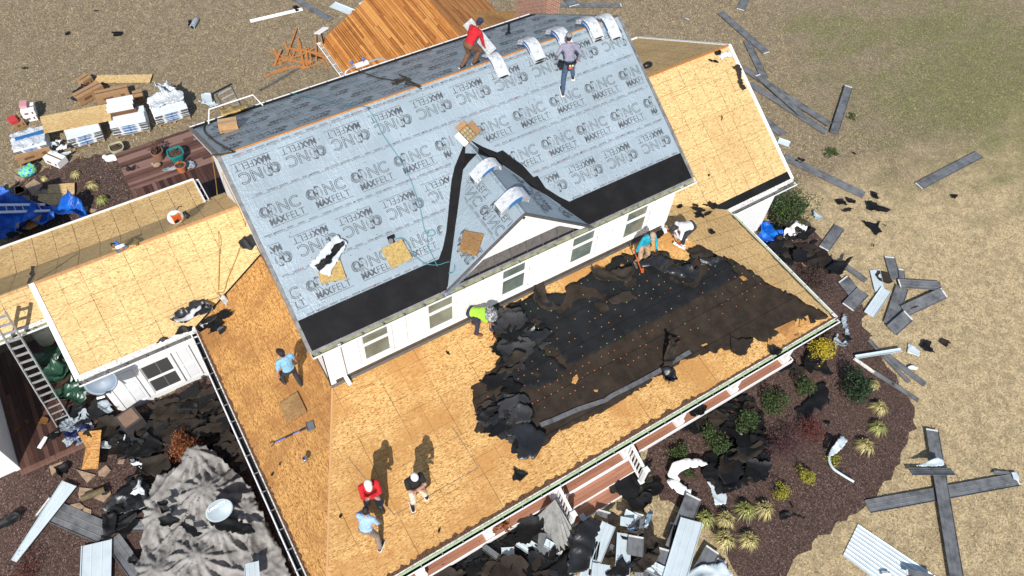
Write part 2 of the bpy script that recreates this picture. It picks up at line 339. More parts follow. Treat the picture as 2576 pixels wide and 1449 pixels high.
# main roof deck
b = MB()
b.slab([(0, -W, -H), (L, -W, -H), (L, 0, 0), (0, 0, 0)], .04, uv=((0, 0, 0), X, UF)); b.slab([(0, 0, 0), (L, 0, 0), (L, W, -H), (0, W, -H)], .04, uv=((0, 0, 0), X, UB))
b.build('roof_deck', m_osb_p, house)
# rakes and fascia
b = MB()
for x in (.02, L - .02):
    for s in (-1, 1): b.bar((x, s * .02, -.17), (x, s * (W - .02), -H - .15), .035, .20, up=(0, 0, 1))
for s in (-1, 1): b.box((L / 2, s * (W - .03), -H - .14), (L - .02, .03, .17))
b.build('fascia', m_wtrim, house)
b = MB()
for x in (.0, L + .0):
    for s in (-1, 1): b.bar((x, 0, -.025), (x, s * W, -H - .025), .09, .09)
b.build('rake_flashing', m_gutter, house)
b = MB()
b.slab([(.05, -W + .02, -H - .2), (L - .05, -W + .02, -H - .2), (L - .05, -B, -H - .2), (.05, -B, -H - .2)], .02); b.slab([(.05, B, -H - .2), (L - .05, B, -H - .2), (L - .05, W - .02, -H - .2), (.05, W - .02, -H - .2)], .02)
b.build('soffit', m_wtrim, house)
# underlayment
UY = -3.80
def grid_sheet(name, o, U, Vv, N, w, h, mat, parent, step=.12, amp=.004, lift=.012, skip=None):
    nx = max(1, int(w / step)); ny = max(1, int(h / step)); b = MB(); vs = []; fs = []
    for j in range(ny + 1):
        for i in range(nx + 1):
            u = w * i / nx; v = h * j / ny; p = V(o) + U * u + Vv * v
            d = noise.noise(V((u * 1.1, v * 2.3, 1.7))) * amp + abs(noise.noise(V((u * .7 + v * 2, v * .5, 5)))) ** 2 * amp * 2
            vs.append(p + N * (lift + d))
    for j in range(ny):
        for i in range(nx):
            if skip and skip(V(o) + U * (w * (i + .5) / nx) + Vv * (h * (j + .5) / ny)): continue
            a = j * (nx + 1) + i; fs.append([a, a + 1, a + nx + 2, a + nx + 1])
    b.raw(vs, fs); o_ = b.build(name, mat, parent, smooth=True); return o_
DX, DYF, DPZ = 6.08, -4.5, -.945      # dormer ridge x, front face y, ridge z
DS = (2.85 - .945) / 2.42             # dormer slope
def in_dormer(p, m=0): return p.z < DPZ - abs(p.x - DX) * DS - m
sl_ = lambda y: math.hypot(y, y * SM)
grid_sheet('underlayment', (.05, UY, mz(UY)), X, UF, NF, L - .10, sl_(UY) - .02, m_felt, house, skip=lambda p: in_dormer(p, .12) and p.y < -1.4)
grid_sheet('underlayment', (.05, 4.2, mz(4.2)), X, UB, NB, L - .10, sl_(4.2) - .09, m_felt, house)
b = MB(); b.slab([(.03, -W, -H), (L - .03, -W, -H), (L - .03, UY + .03, mz(UY + .03)), (.03, UY + .03, mz(UY + .03))], .006, n=NF)
for v in range(len(b.v)): b.v[v] = b.v[v] + NF * .009
o = b.build('ice_membrane', m_mem, house)
b = MB(); b.slab([(.03, W, -H), (L - .03, W, -H), (L - .03, 4.14, mz(4.14)), (.03, 4.14, mz(4.14))], .006, n=NB)
for v in range(len(b.v)): b.v[v] = b.v[v] + NB * .02
b.build('ice_membrane', m_mem, house)
b = MB(); b.slab([(.3, .002, .0), (L - .3, .002, 0), (L - .3, .075, mz(.075)), (.3, .075, mz(.075))], .02, n=NB, uv=((0, 0, 0), Y, X))
for v in range(len(b.v)): b.v[v] = b.v[v] + NB * .022
b.build('ridge_slot', m_strip, house)

# ---- printing on the underlayment
def text_geo(body, size, mode='fill', off=0., bev=.006, sp=1.):
    cu = bpy.data.curves.new('tmp', 'FONT'); cu.body = body; cu.size = size; cu.space_character = sp
    if mode == 'line': cu.fill_mode = 'NONE'; cu.bevel_depth = bev; cu.bevel_resolution = 0; cu.resolution_u = 4
    else: cu.offset = off; cu.resolution_u = 3
    o = bpy.data.objects.new('tmp', cu); C.objects.link(o); dg = bpy.context.evaluated_depsgraph_get(); dg.update()
    me = bpy.data.meshes.new_from_object(o.evaluated_get(dg)); vs = [v.co.copy() for v in me.vertices]; fs = [list(p.vertices) for p in me.polygons]
    bpy.data.objects.remove(o); bpy.data.curves.remove(cu); bpy.data.meshes.remove(me); return vs, fs
def fit(geo, x, y, w, h):
    vs, fs = geo; x0 = min(v.x for v in vs); x1 = max(v.x for v in vs); y0 = min(v.y for v in vs); y1 = max(v.y for v in vs)
    return [V((x + (v.x - x0) / (x1 - x0) * w, y + (v.y - y0) / (y1 - y0) * h, 0)) for v in vs], fs
def merge(*gs):
    vs = []; fs = []
    for v, f in gs: k = len(vs); vs += v; fs += [[i + k for i in ff] for ff in f]
    return vs, fs
def stroke(pts, w):
    vs = []; fs = []
    for i, p in enumerate(pts):
        a = V((*pts[max(i - 1, 0)], 0)); c = V((*pts[min(i + 1, len(pts) - 1)], 0)); d = (c - a).normalized(); n = V((-d.y, d.x, 0)); ww = w * (1 - .55 * abs(2 * i / (len(pts) - 1) - 1)); p = V((*p, 0))
        vs += [p + n * ww / 2, p - n * ww / 2]
    for i in range(len(pts) - 1): fs.append([2 * i, 2 * i + 1, 2 * i + 3, 2 * i + 2])
    return vs, fs
def arc(cx, cy, r0, r1, a0, a1, n=9, e=1.): return [(cx + (r0 + (r1 - r0) * i / n) * math.cos(R_(a0 + (a1 - a0) * i / n)) * e, cy + (r0 + (r1 - r0) * i / n) * math.sin(R_(a0 + (a1 - a0) * i / n))) for i in range(n + 1)]
def blob(cx, cy, rx, ry, rot=0, n=9): return ([V((cx + rx * math.cos(a) * math.cos(rot) - ry * math.sin(a) * math.sin(rot), cy + rx * math.cos(a) * math.sin(rot) + ry * math.sin(a) * math.cos(rot), 0)) for a in [2 * math.pi * i / n for i in range(n)]], [list(range(n))])
# ram head emblem: big ribbed curling horn on the left, small horn on the right, face lines, chest
ram0 = [stroke(arc(.115, .36, .105, .10, 120, 310), .012), stroke(arc(.115, .36, .08, .045, 60, 300), .016), stroke(arc(.115, .36, .055, .02, 60, 330), .016), stroke(arc(.115, .365, .105, .095, 60, 140), .034), blob(.2, .36, .022, .055, .1), blob(.255, .345, .016, .03), stroke([(.17, .47), (.21, .40), (.235, .33)], .022), stroke([(.285, .47), (.265, .40)], .02), stroke(arc(.30, .44, .055, .045, 10, 110, e=.7), .026), blob(.262, .485, .032, .022, .5), stroke([(.2, .44), (.205, .37), (.19, .33), (.215, .285), (.25, .27), (.275, .30), (.28, .36), (.30, .41)], .010), stroke([(.155, .45), (.2, .44), (.25, .455)], .016), stroke([(.235, .40), (.255, .41)], .014), stroke([(.215, .41), (.2, .395)], .012), stroke([(.225, .31), (.255, .305)], .012), stroke([(.16, .30), (.185, .24), (.18, .2)], .014), stroke([(.2, .28), (.23, .24), (.25, .2)], .009), stroke([(.27, .28), (.31, .24), (.34, .2)], .014), stroke([(.24, .26), (.235, .215)], .01), stroke([(.36, .45), (.375, .36), (.36, .3), (.335, .27)], .012), stroke([(.345, .4), (.35, .33)], .009)]
for k in range(15):
    a = 90 + k * 17; ram0.append(stroke([(.115 + .055 * math.cos(R_(a)), .36 + .055 * math.sin(R_(a))), (.115 + .1 * math.cos(R_(a + 14)), .36 + .1 * math.sin(R_(a + 14)))], .013 if k % 3 else .022))
ram = [([V((v.x * 1.02 - .04, .2 + (v.y - .2) * 1.12, 0)) for v in g_[0]], g_[1]) for g_ in ram0]
LOGO = merge(*ram, fit(text_geo('NC', 1, 'line', bev=.013), .40, .25, .50, .275), fit(text_geo('MAX', 1, off=.045), .10, .045, .37, .155), fit(text_geo('FELT', 1, off=-.012), .49, .045, .44, .155), fit(text_geo('MAXIMUM TRACTION PROVEN SATISFACTION', 1), .10, 0, .86, .022))
LOGO = ([v * 1.1 for v in LOGO[0]], LOGO[1])
def stamp(mb, geo, o, U, Vv, N, keep=None, lift=.024, inv=False):
    if inv: U = -U; Vv = -Vv
    vs, fs = geo; w = [V(o) + U * v.x + Vv * v.y + N * (lift + max(0, v.z) * .1) for v in vs]
    if keep: fs = [f for f in fs if all(keep(w[i]) for i in f)]
    mb.raw(w, fs)
def edge_print(mb, mr, o, U, Vv, N, w, keep, rnd):
    def r(mbx, u0, v0, du, dv):
        p = [V(o) + U * a + Vv * c_ + N * .024 for a, c_ in ((u0, v0), (u0 + du, v0), (u0 + du, v0 + dv), (u0, v0 + dv))]
        if all(keep(x) for x in p): mbx.raw(p, [[0, 1, 2, 3]])
    u = 0
    while u < w:
        r(mb, u, 0, .145, .007)
        if int(u / .15) % 2 == 0: r(mb, u, -.02, .012, .02)
        u += .15
    u = rnd.random() * .3
    while u < w:
        l = rnd.uniform(.12, .24)
        for k in range(2):
            x = u
            while x < u + l: c_ = rnd.uniform(.008, .03); r(mb, x, .028 + k * .022, c_, .012); x += c_ + .007
        if rnd.random() < .35: r(mr, u + l + .02, .03, .035, .022)
        if rnd.random() < .3: r(mb, u + l + .05, .025, .07, .028)
        u += l + rnd.uniform(.07, .16)
rnd = random.Random(5); pm = MB(); pr = MB()
kf = lambda p: .13 < p.x < L - .13 and p.y < -.02 and not (in_dormer(p, -.32) and p.y < -1.2)
def frow(y, xs, inv):
    for x in xs:
        if inv: stamp(pm, LOGO, (x + .50, y + .02, mz(y + .02)), X, UF, NF, kf, inv=True)
        else: stamp(pm, LOGO, (x - .42, y, mz(y)), X, UF, NF, kf)
R1 = [.72 + 1.22 * i for i in range(10)]
frow(-.27, R1, True); frow(-1.80, [x + .03 for x in R1], False); frow(-2.13, [.05 + 1.22 * i for i in range(5)], True); frow(-2.68, [7.3 + 1.2 * i - 1.2 * 0 for i in range(5)], False)
frow(-3.60, [-.2 + 1.22 * i for i in range(5)], False); frow(-3.02, [7.75 + 1.24 * i for i in range(4)], True)
for y in (-.13, -1.06, -1.95, -2.86, -3.80): edge_print(pm, pr, (.12, y, mz(y)), X, UF, NF, L - .24, kf, rnd)
for k in range(170):
    y = -rnd.uniform(.1, 3.75); p = V((rnd.uniform(.2, L - .2), y, mz(y)))
    if kf(p): (pr if rnd.random() < .12 else pm).raw([p + X * a * .011 + UF * c_ * .011 + NF * .025 for a, c_ in ((-1, -1), (1, -1), (1, 1), (-1, 1))], [[0, 1, 2, 3]])
kb = lambda p: .13 < p.x < L - .13 and .1 < p.y < 4.12
rows = [(.14, True), (1.08, False), (2.0, True), (2.93, False), (3.75, True)]
for j, (y, inv) in enumerate(rows):
    for i in range(11):
        x = -.2 + 1.22 * i + (.61 if j % 2 else 0)
        if inv: stamp(pm, LOGO, (x + .9, y + .12, mz(y + .12)), -X * -1, UB * 1, NB, kb, inv=True)
        else: stamp(pm, LOGO, (x, y + .66, mz(y + .66)), X, UB, NB, kb)
    if y > .2: edge_print(pm, pr, (.12, y, mz(y)), X, UB, NB, L - .24, kb, rnd)
# lettering on the dormer, laid along its own slopes
DUL = V((1, 0, DS)).normalized(); DNL = V((-DS, 0, 1)).normalized(); DUR = V((-1, 0, DS)).normalized(); DNR = V((DS, 0, 1)).normalized()
def dpl(x, y): return V((x, y, DPZ - abs(x - DX) * DS))
def kd(p):
    s = p.y - 0; yv = -(DPZ - abs(p.x - DX) * DS) / SM * -1
    return p.y > DYF + .02 and p.y < yv - .2 and abs(p.x - DX) > .03 and abs(p.x - DX) < 2.2
for (dx_, y) in ((.28, -2.35), (.28, -3.5), (1.15, -3.45), (1.15, -4.6 + 1.0)): stamp(pm, LOGO, dpl(DX - dx_, y), Y, DUL, DNL, kd, inv=True, lift=.034)
stamp(pm, LOGO, dpl(7.3, -4.25), Y, DUR, DNR, kd, lift=.034)
stamp(pm, LOGO, dpl(8.0, -4.35), Y, DUR, DNR, kd, lift=.034); stamp(pm, LOGO, dpl(7.25, -3.1), Y, DUR, DNR, kd, lift=.034)
for d_ in (.04, 1.0):
    edge_print(pm, pr, dpl(DX - d_ * .8 - .02, DYF + .03), Y, DUL, DNL, 3., kd, rnd); edge_print(pm, pr, dpl(DX + d_ * .8 + .02, DYF + .03), Y, DUR, DNR, 3., kd, rnd)
pm.build('underlayment_print', m_ink, house); pr.build('underlayment_print', m_inkr, house)

# ---- dormer
def dv(x):                    # valley point under dormer slope at x
    z = DPZ - abs(x - DX) * DS; return V((x, z / SM, z))
DF = 2.39; ya = DPZ / SM
b = MB()
pl = [V((DX, DYF, DPZ)), V((DX, ya, DPZ)), dv(DX - DF), V((DX - DF, DYF - .02, DPZ - DF * DS))]
pr_ = [V((DX, DYF, DPZ)), V((DX + DF, DYF - .02, DPZ - DF * DS)), dv(DX + DF), V((DX, ya, DPZ))]
for pp, N in ((pl, DNL), (pr_, DNR)): b.slab([p + N * .01 for p in pp], .03, n=N)
b.build('dormer_roof', m_felt, house)
b = MB()
for s in (-1, 1): b.bar((DX, DYF - .03, DPZ - .02), (DX + s * (DF + .03), DYF - .03, DPZ - (DF + .03) * DS - .02), .05, .07)
b.build('dormer_rake_edge', m_dkmetal, house)
b = MB()
for s in (-1, 1): b.bar((DX - s * .0, DYF + .005, DPZ - .14), (DX + s * DF, DYF + .005, DPZ - DF * DS - .12), .035, .17)
b.build('dormer_fascia', m_wtrim, house)
b = MB(); yg = DYF + .17; zb_ = -2.42; hw = (DPZ - .1 - zb_) / DS
b.slab([(DX - hw, yg, zb_), (DX + hw, yg, zb_), (DX, yg, DPZ - .1)], .05, n=(0, -1, 0)); b.build('dormer_gable', m_white, house)
b = MB(); xs0, xs1 = DX - DF + .12, DX + DF - .12
def sk_(x): # skirt top height limited by rakes
    return min(zb_ + .02, DPZ - abs(x - DX) * DS - .16)
n = 9
for i in range(n):
    a, c_ = xs0 + (xs1 - xs0) * i / n, xs0 + (xs1 - xs0) * (i + 1) / n; za, zc = sk_(a), sk_(c_); f = lambda z: yg - .01 - (zb_ - z) / (zb_ + H + .06) * (yg - (-W + .02))
    lo = -H - .0
    if za <= lo + .02 and zc <= lo + .02: continue
    b.slab([(a + .008, f(lo), lo), (c_ - .008, f(lo), lo), (c_ - .008, f(max(zc, lo + .01)), max(zc, lo + .01)), (a + .008, f(max(za, lo + .01)), max(za, lo + .01))], .02)
    b.bar((c_, f(lo) - .012, lo + .01), (c_, f(max(zc, lo + .02)) - .012, max(zc, lo + .02) + .012), .016, .028)
b.build('dormer_skirt_roof', m_dkmetal, house)
# membrane over the valleys (outline in crop pixels on the two slopes)
c1 = lambda x, y: (1047.8 + x * .3086, 306.7 + y * .3086)
b = MB()
def vpt(y, sx): z = y * SM; return V((DX + sx * (DPZ - z) / DS * -1 * -1, y, z)) if z < DPZ else V((DX, y, z))
for sx, outer, inner in ((-1, [(400, 145), (352, 262), (308, 370), (283, 480), (270, 600), (255, 760), (240, 900), (212, 1030), (168, 1150), (172, 1300), (190, 1400)], [(498, 262), (430, 330), (378, 400), (370, 480), (355, 600), (334, 760), (314, 885), (294, 1000), (278, 1150), (266, 1280), (258, 1350)]),
                         (1, [(430, 145), (540, 205), (655, 250), (700, 232), (770, 285), (860, 350), (952, 452), (985, 440), (1050, 540), (1160, 610), (1262, 660), (1440, 820)], [(498, 262), (560, 285), (640, 305), (690, 340), (740, 372), (800, 420), (880, 485), (930, 530), (985, 560), (1080, 600), (1180, 670), (1400, 830)])):
    Nd = DNL if sx < 0 else DNR; pv = None
    for (ox, oy), (ix, iy) in zip(outer, inner):
        O_ = onmain(*c1(ox, oy)); I_ = hit(*c1(ix, iy), Nd, (DX, 0, DPZ)); yv = max(min((O_.y + I_.y) / 2, -1.35), -W + .05); z = yv * SM
        Vp = V((DX + sx * max(0, (DPZ - z)) / DS, yv, z)); cur = (O_ + NF * .022, Vp + Z * .030, I_ + Nd * .022)
        if pv: b.raw([pv[0], cur[0], cur[1], pv[1]], [[0, 1, 2, 3]]); b.raw([pv[1], cur[1], cur[2], pv[2]], [[0, 1, 2, 3]])
        pv = cur
o = b.build('valley_membrane', m_mem, house); sd = o.modifiers.new('s', 'SOLIDIFY'); sd.thickness = .008; sd.offset = 1
for f in o.data.polygons: pass
# ---- upper walls
b = MB(); zt = -H - .2
b.slab([(A, -B, ZB - .3), (L - A, -B, ZB - .3), (L - A, -B, zt), (A, -B, zt)], .15, n=(0, -1, 0)); b.build('wall', m_white, house)
for x, s in ((A, -1), (L - A, 1)):
    b = MB(); b.slab([(x, -B + .002, GZ), (x, B, GZ), (x, B, mz(B) - .05), (x, 0, -.05), (x, -B + .002, mz(B) - .05)], .15, n=(s, 0, 0)); b.build('gable_wall', m_white, house)
b = MB(); b.slab([(A + .15, B, GZ), (L - A - .15, B, GZ), (L - A - .15, B, zt), (A + .15, B, zt)], .15, n=(0, 1, 0)); b.build('wall', m_white, house)
b = MB()
for x in (A + .075, L - A - .075): b.box((x, -B - .008, (ZB + zt) / 2), (.15, .02, zt - ZB))
b.box((L / 2, -B - .008, ZB + .225), (L - 2 * A - .3, .02, .045)); b.build('corner_board', m_wtrim, house)
b = MB(); b.slab([(A - .05, -B - .012, ZB + .02), (L - A + .05, -B - .012, ZB + .02), (L - A + .05, -B - .012, ZB + .20), (A - .05, -B - .012, ZB + .20)], .012, n=(0, -1, 0))
b.slab([(A - .03, -B - .09, ZB - .0), (L - A + .03, -B - .09, ZB - .0), (L - A + .03, -B - .024, ZB + .045), (A - .03, -B - .024, ZB + .045)], .012)
b.box((A - .015, -1.0, ZB + .08), (.014, 6.5, .24)); b.build('wall_flashing', m_flash, house)
# ---- windows with sashes and panelled shutters
def window(x0, x1, z0, z1, y, dark=False, parent=house, blind=True):
    f = MB(); t_ = .075
    for a, c_ in (((x0 - t_, z1 + t_ / 2), (x1 + t_, z1 + t_ / 2)), ((x0 - t_, z0 - t_ / 2), (x1 + t_, z0 - t_ / 2))): f.box(((a[0] + c_[0]) / 2, y - .025, a[1]), (c_[0] - a[0], .05, t_))
    for x in (x0 - t_ / 2, x1 + t_ / 2): f.box((x, y - .025, (z0 + z1) / 2), (t_, .05, z1 - z0))
    w = f.build('window', m_wtrim, parent)
    zm = (z0 + z1) / 2 - .02; s = MB()
    for za, zc, yo in ((z0, zm, -.022), (zm, z1, -.010)):
        s.box(((x0 + x1) / 2, y + yo, za + .025), (x1 - x0, .02, .05)); s.box(((x0 + x1) / 2, y + yo, zc - .02), (x1 - x0, .02, .04))
        for x in (x0 + .018, x1 - .018): s.box((x, y + yo, (za + zc) / 2), (.036, .02, zc - za - .09))
    s.build('sash', m_wtrim, w)
    gl = MB()
    for za, zc, yo in ((z0 + .05, zm - .04, -.014), (zm + .05, z1 - .04, -.004)): gl.slab([(x0 + .036, y + yo, za), (x1 - .036, y + yo, za), (x1 - .036, y + yo, zc), (x0 + .036, y + yo, zc)], .006, n=(0, -1, 0))
    gl.build('pane', m_glassd if dark else m_glass, w)
    return w
def shutter(x0, x1, z0, z1, y, parent=house):
    s = MB(); zm = (z0 + z1) / 2; t_ = .05
    s.box(((x0 + x1) / 2, y - .012, zm), (x1 - x0, .024, z1 - z0))
    for z in (z0 + t_ / 2, z1 - t_ / 2, zm): s.box(((x0 + x1) / 2, y - .032, z), (x1 - x0, .018, t_ if z != zm else t_ * 1.3))
    for x in (x0 + t_ / 2, x1 - t_ / 2): s.box((x, y - .0315, zm), (t_, .017, z1 - z0 - .005))
    for za, zc in ((z0 + .09, zm - .075), (zm + .075, z1 - .09)): s.box(((x0 + x1) / 2, y - .027, (za + zc) / 2), (x1 - x0 - .17, .012, zc - za))
    return s.build('shutter', m_shut, parent)
yw_ = -B - .002
for x0, x1 in ((1.36, 2.14), (3.30, 4.10), (5.66, 6.46), (8.05, 8.87), (10.03, 10.84)):
    window(x0, x1, -4.60, zt - .12, yw_)
    shutter(x0 - .50, x0 - .12, -4.64, zt - .1, yw_); shutter(x1 + .12, x1 + .50, -4.64, zt - .1, yw_)
# ---- gutters
def gutter(name, a, bb, out, w=.12, h=.10, parent=house, mo=m_wtrim, mi=m_gutin, hang=.61, hm=m_gutter):
    """open gutter from a to bb, out = horizontal direction away from the roof"""
    a = V(a); bb = V(bb); o_ = V(out); g_ = MB(); d = (bb - a); t_ = .006
    def rib(p0, p1, thick, mi_=0):
        n = d.cross(p1 - p0).normalized(); g_.slab([a + p0, bb + p0, bb + p1, a + p1], thick, n=n, mi=mi_)
    rib(o_ * 0, -Z * h, t_, 1); rib(-Z * h, o_ * (w * .75) - Z * h, t_, 1); rib(o_ * (w * .75) - Z * h, o_ * w - Z * .02, t_, 0); g_.bar(a + o_ * w - Z * .01, bb + o_ * w - Z * .01, .032, .03)
    for p in (a, bb):
        g_.slab([p, p - Z * h, p + o_ * (w * .75) - Z * h, p + o_ * w], .006, n=d.normalized())
    r = g_.build(name, [mo, mi], parent)
    hg = MB(); n = int(d.length / hang)
    for i in range(n + 1): p = a + d * ((i + .3) / (n + 1)); hg.bar(p - Z * .0, p + o_ * w + Z * .002, .03, .012)
    hg.build('gutter_hanger', hm, r); return r
gutter('gutter', (0, -W - .045, -H - .055), (L + .05, -W - .045, -H - .055), (0, -1, 0), w=.13)
b = MB(); b.slab([(0, -W + .03, -H + .025), (L, -W + .03, -H + .025), (L, -W - .05, -H - .05), (0, -W - .05, -H - .05)], .008); b.build('drip_edge', m_gutter, house)
gutter('gutter', (0, W + .01, -H - .05), (L, W + .01, -H - .05), (0, 1, 0), w=.11, mi=m_wtrim)
def downspout(x, top, y, zb0, sx):
    d = MB(); d.bar((x, y - .3, top), (x, y - .05, top - .16), .09, .07); d.bar((x, y - .05, top - .12), (x, y - .05, zb0 + .16), .09, .07, up=(0, 1, 0)); d.bar((x, y - .05, zb0 + .2), (x + sx * .03, y - .26, zb0 + .05), .095, .075)
    d.build('downspout', m_wtrim, house)
downspout(.72, -H - .15, -B, ZB, 1); downspout(L - A - .12, -H - .15, -B, ZB, -1)

# ================================================================ PORCH ROOF (wraps three sides)
b = MB(); uvf = ((A, -B, ZB), X, V((0, D, DZ)).normalized())
c0 = V((A, -B, ZB)); c1_ = V((L - A, -B, ZB)); e0 = V((XL, YF, ZP)); e1 = V((XR, YF, ZP))
b.slab([e0, e1, c1_, c0], .05, uv=uvf); b.build('porch_roof_front', m_osb_p, house)
b = MB(); b.slab([e0, c0, (A, YE + DZ / KW + .0, ZB), (XL, YE, ZP)], .05, uv=(tuple(e0), Y, V((2.575, 0, DZ)).normalized())); b.build('porch_roof_side', m_osb_o, house)
b = MB(); yrv = RYE + .0; b.slab([e1, (XR, yrv, ZP), (L - A, yrv + DZ / RK, ZB), c1_], .05, uv=(tuple(e1), Y, V((-2.95, 0, DZ)).normalized())); b.build('porch_roof_side', m_osb_w, house)
b = MB(); b.slab([c0 + Z * .004, e0 + Z * .004, e0 + X * .05 + Z * .004, c0 + X * .05 + Z * .004], .004); b.build('hip_seam', m_lumber, house)
b = MB()     # rotten strip along the eaves
rr = random.Random(3)
def ragged(a, bb, inw, w0, w1, step=.12, lift=.008):
    a = V(a); bb = V(bb); n = int((bb - a).length / step); P = [a.lerp(bb, i / n) for i in range(n + 1)]; Q = [p + V(inw) * rr.uniform(w0, w1) for p in P]
    for i in range(n): b.slab([P[i], P[i + 1], Q[i + 1], Q[i]], .012)
ragged((XL, YF - .005, ZP + .012), (XR, YF - .005, ZP + .012), (0, 1, DZ / D), .03, .08, .06); ragged((XL, YF - .002, ZP + .014), (XR * .62, YF - .002, ZP + .014), (0, 1, DZ / D), .02, .15, .09)
ragged((XL + .002, YF, ZP + .013), (XL + .002, YE, ZP + .013), (1, 0, DZ / 2.5), .03, .09, .07); ragged((XR - .002, YF, ZP + .013), (XR - .002, RYE - .3, ZP + .013), (-1, 0, DZ / 2.9), .03, .10)
b.build('rotted_edge', m_rot, house)
b = MB(); b.box(((XL + XR) / 2, YF - .022, ZP - .10), (XR - XL, .03, .16)); b.box((XL - .018, (YF + YE) / 2, ZP - .10), (.03, YE - YF - .03, .16)); b.box((XR + .018, (YF + RYE) / 2, ZP - .10), (.03, RYE - YF - .03, .16)); b.build('fascia', m_grime, house)
gutter('gutter', (XL - .05, YF - .045, ZP - .06), (XR + .1, YF - .045, ZP - .06), (0, -1, 0), w=.135, mi=m_shade)
gutter('gutter', (XR + .035, YF, ZP - .06), (XR + .035, RYE - .25, ZP - .06), (1, 0, 0), w=.12, mi=m_shade)
gutter('gutter', (XL - .04, YF, ZP - .06), (XL - .04, YE - .1, ZP - .06), (-1, 0, 0), w=.14, mi=m_shade)
b = MB(); b.box(((XL + XR) / 2, YF - .075, ZP - .055), (XR - XL, .05, .02)); b.box((XR + .075, (YF + RYE) / 2, ZP - .055), (.05, RYE - YF - .4, .02)); b.build('gutter_guard', m_green, house)
b = MB(); b.slab([(XL + .02, YF, ZP - .19), (XR - .02, YF, ZP - .19), (XR - .02, YF + .5, ZP - .19), (XL + .02, YF + .5, ZP - .19)], .02); b.build('soffit', m_wtrim, house)
b = MB(); b.box(((XL + XR) / 2 + .2, YF + .38, ZP - .27), (XR - XL - .8, .25, .18)); b.box((XR - .35, (YF + RYE) / 2, ZP - .27), (.25, RYE - YF - .6, .18)); b.build('porch_beam', m_wtrim, house)
# lower front wall under the porch (ground floor)
b = MB(); b.slab([(A, -B + .3, GZ), (L - A, -B + .3, GZ), (L - A, -B + .3, ZB - .3), (A, -B + .3, ZB - .3)], .15, n=(0, -1, 0)); b.build('wall', m_white, house)
# columns, deck, steps, railings
for x in (.36, 2.53, 4.79, 7.42, 9.52, 11.80, 14.09):
    c_ = MB(); c_.box((x, -9.07, (DK + ZP - .36) / 2), (.20, .20, ZP - .36 - DK)); c_.box((x, -9.07, DK + .09), (.29, .29, .18)); c_.box((x, -9.07, DK + .20), (.25, .25, .05)); c_.box((x, -9.07, ZP - .42), (.27, .27, .10)); c_.build('porch_column', m_wtrim, house)
bd = MB(); y = -9.22
while y < -B + .2: bd.box(((XL + XR) / 2, y + .068, DK - .015), (XR - XL - .9, .132, .03)); y += .139
for f in range(0): pass
def boards(name, x0, x1, y0, y1, z, w=.14, gap=.006, mat=None, parent=house, along='x', seg=(1.8, 3.6), th=.03, seed=1, kind=None, label=None, cat=None):
    r = random.Random(seed); m = MB(); t_ = y0
    while t_ < y1 - .01:
        c_ = min(w, y1 - t_) - gap; s0 = x0
        while s0 < x1 - .01:
            s1 = min(x1, s0 + r.uniform(*seg))
            if x1 - s1 < .4: s1 = x1
            pts = [(s0 + .002, t_, z), (s1 - .002, t_, z), (s1 - .002, t_ + c_, z), (s0 + .002, t_ + c_, z)]
            if along == 'x': m.slab(pts, th, uv=((s0, t_, z), Y, X))
            else: m.slab([(p[1], p[0], p[2]) for p in pts], th, uv=((t_, s0, z), X, Y))
            s0 = s1
        t_ += w
    return m.build(name, mat, parent, kind=kind, label=label, cat=cat)
boards('porch_floor', XL + .5, XR - .4, -9.24, -B + .2, DK, .14, .006, m_comp)
b = MB(); b.box(((XL + XR) / 2 + .05, -9.255, DK - .09), (XR - XL - .86, .03, .19)); b.box((XR - .385, (-9.24 - B) / 2, DK - .09), (.03, 9.24 - B, .19)); b.build('porch_skirt', m_wtrim, house)
for k, yy in enumerate((-9.64, -10.03)):
    z = DK - .18 * (k + 1); boards('porch_step', 4.86 - .02 * k, 7.50 - .0 * k, yy, yy + .385, z, .128, .006, m_comp, seed=9 + k)
    b = MB(); b.box((6.18, yy - .008, z - .095), (2.66, .018, .15)); b.build('step_riser', m_wtrim, house)
b = MB(); b.box((6.18, -9.273, DK - .10), (2.66, .012, .14)); b.build('step_riser', m_wtrim, house)
for x in (4.80, 7.42):
    r_ = MB(); r_.box((x, -10.0, DK - .36 + .45), (.12, .12, 1.05)); r_.box((x, -10.0, DK - .36 + .99), (.17, .17, .05)); r_.box((x, -10.0, DK - .30), (.17, .17, .12))
    r_.bar((x, -9.12, DK + .90), (x, -9.98, DK + .52), .08, .07); r_.bar((x, -9.12, DK + .14), (x, -9.98, DK - .22), .06, .05)
    for k in range(6): yy = -9.25 - k * .125; z0 = DK + .14 - (k * .125 + .13) * .42; r_.box((x, yy, z0 + .36), (.035, .035, .74))
    r_.build('stair_railing', m_wtrim, house)

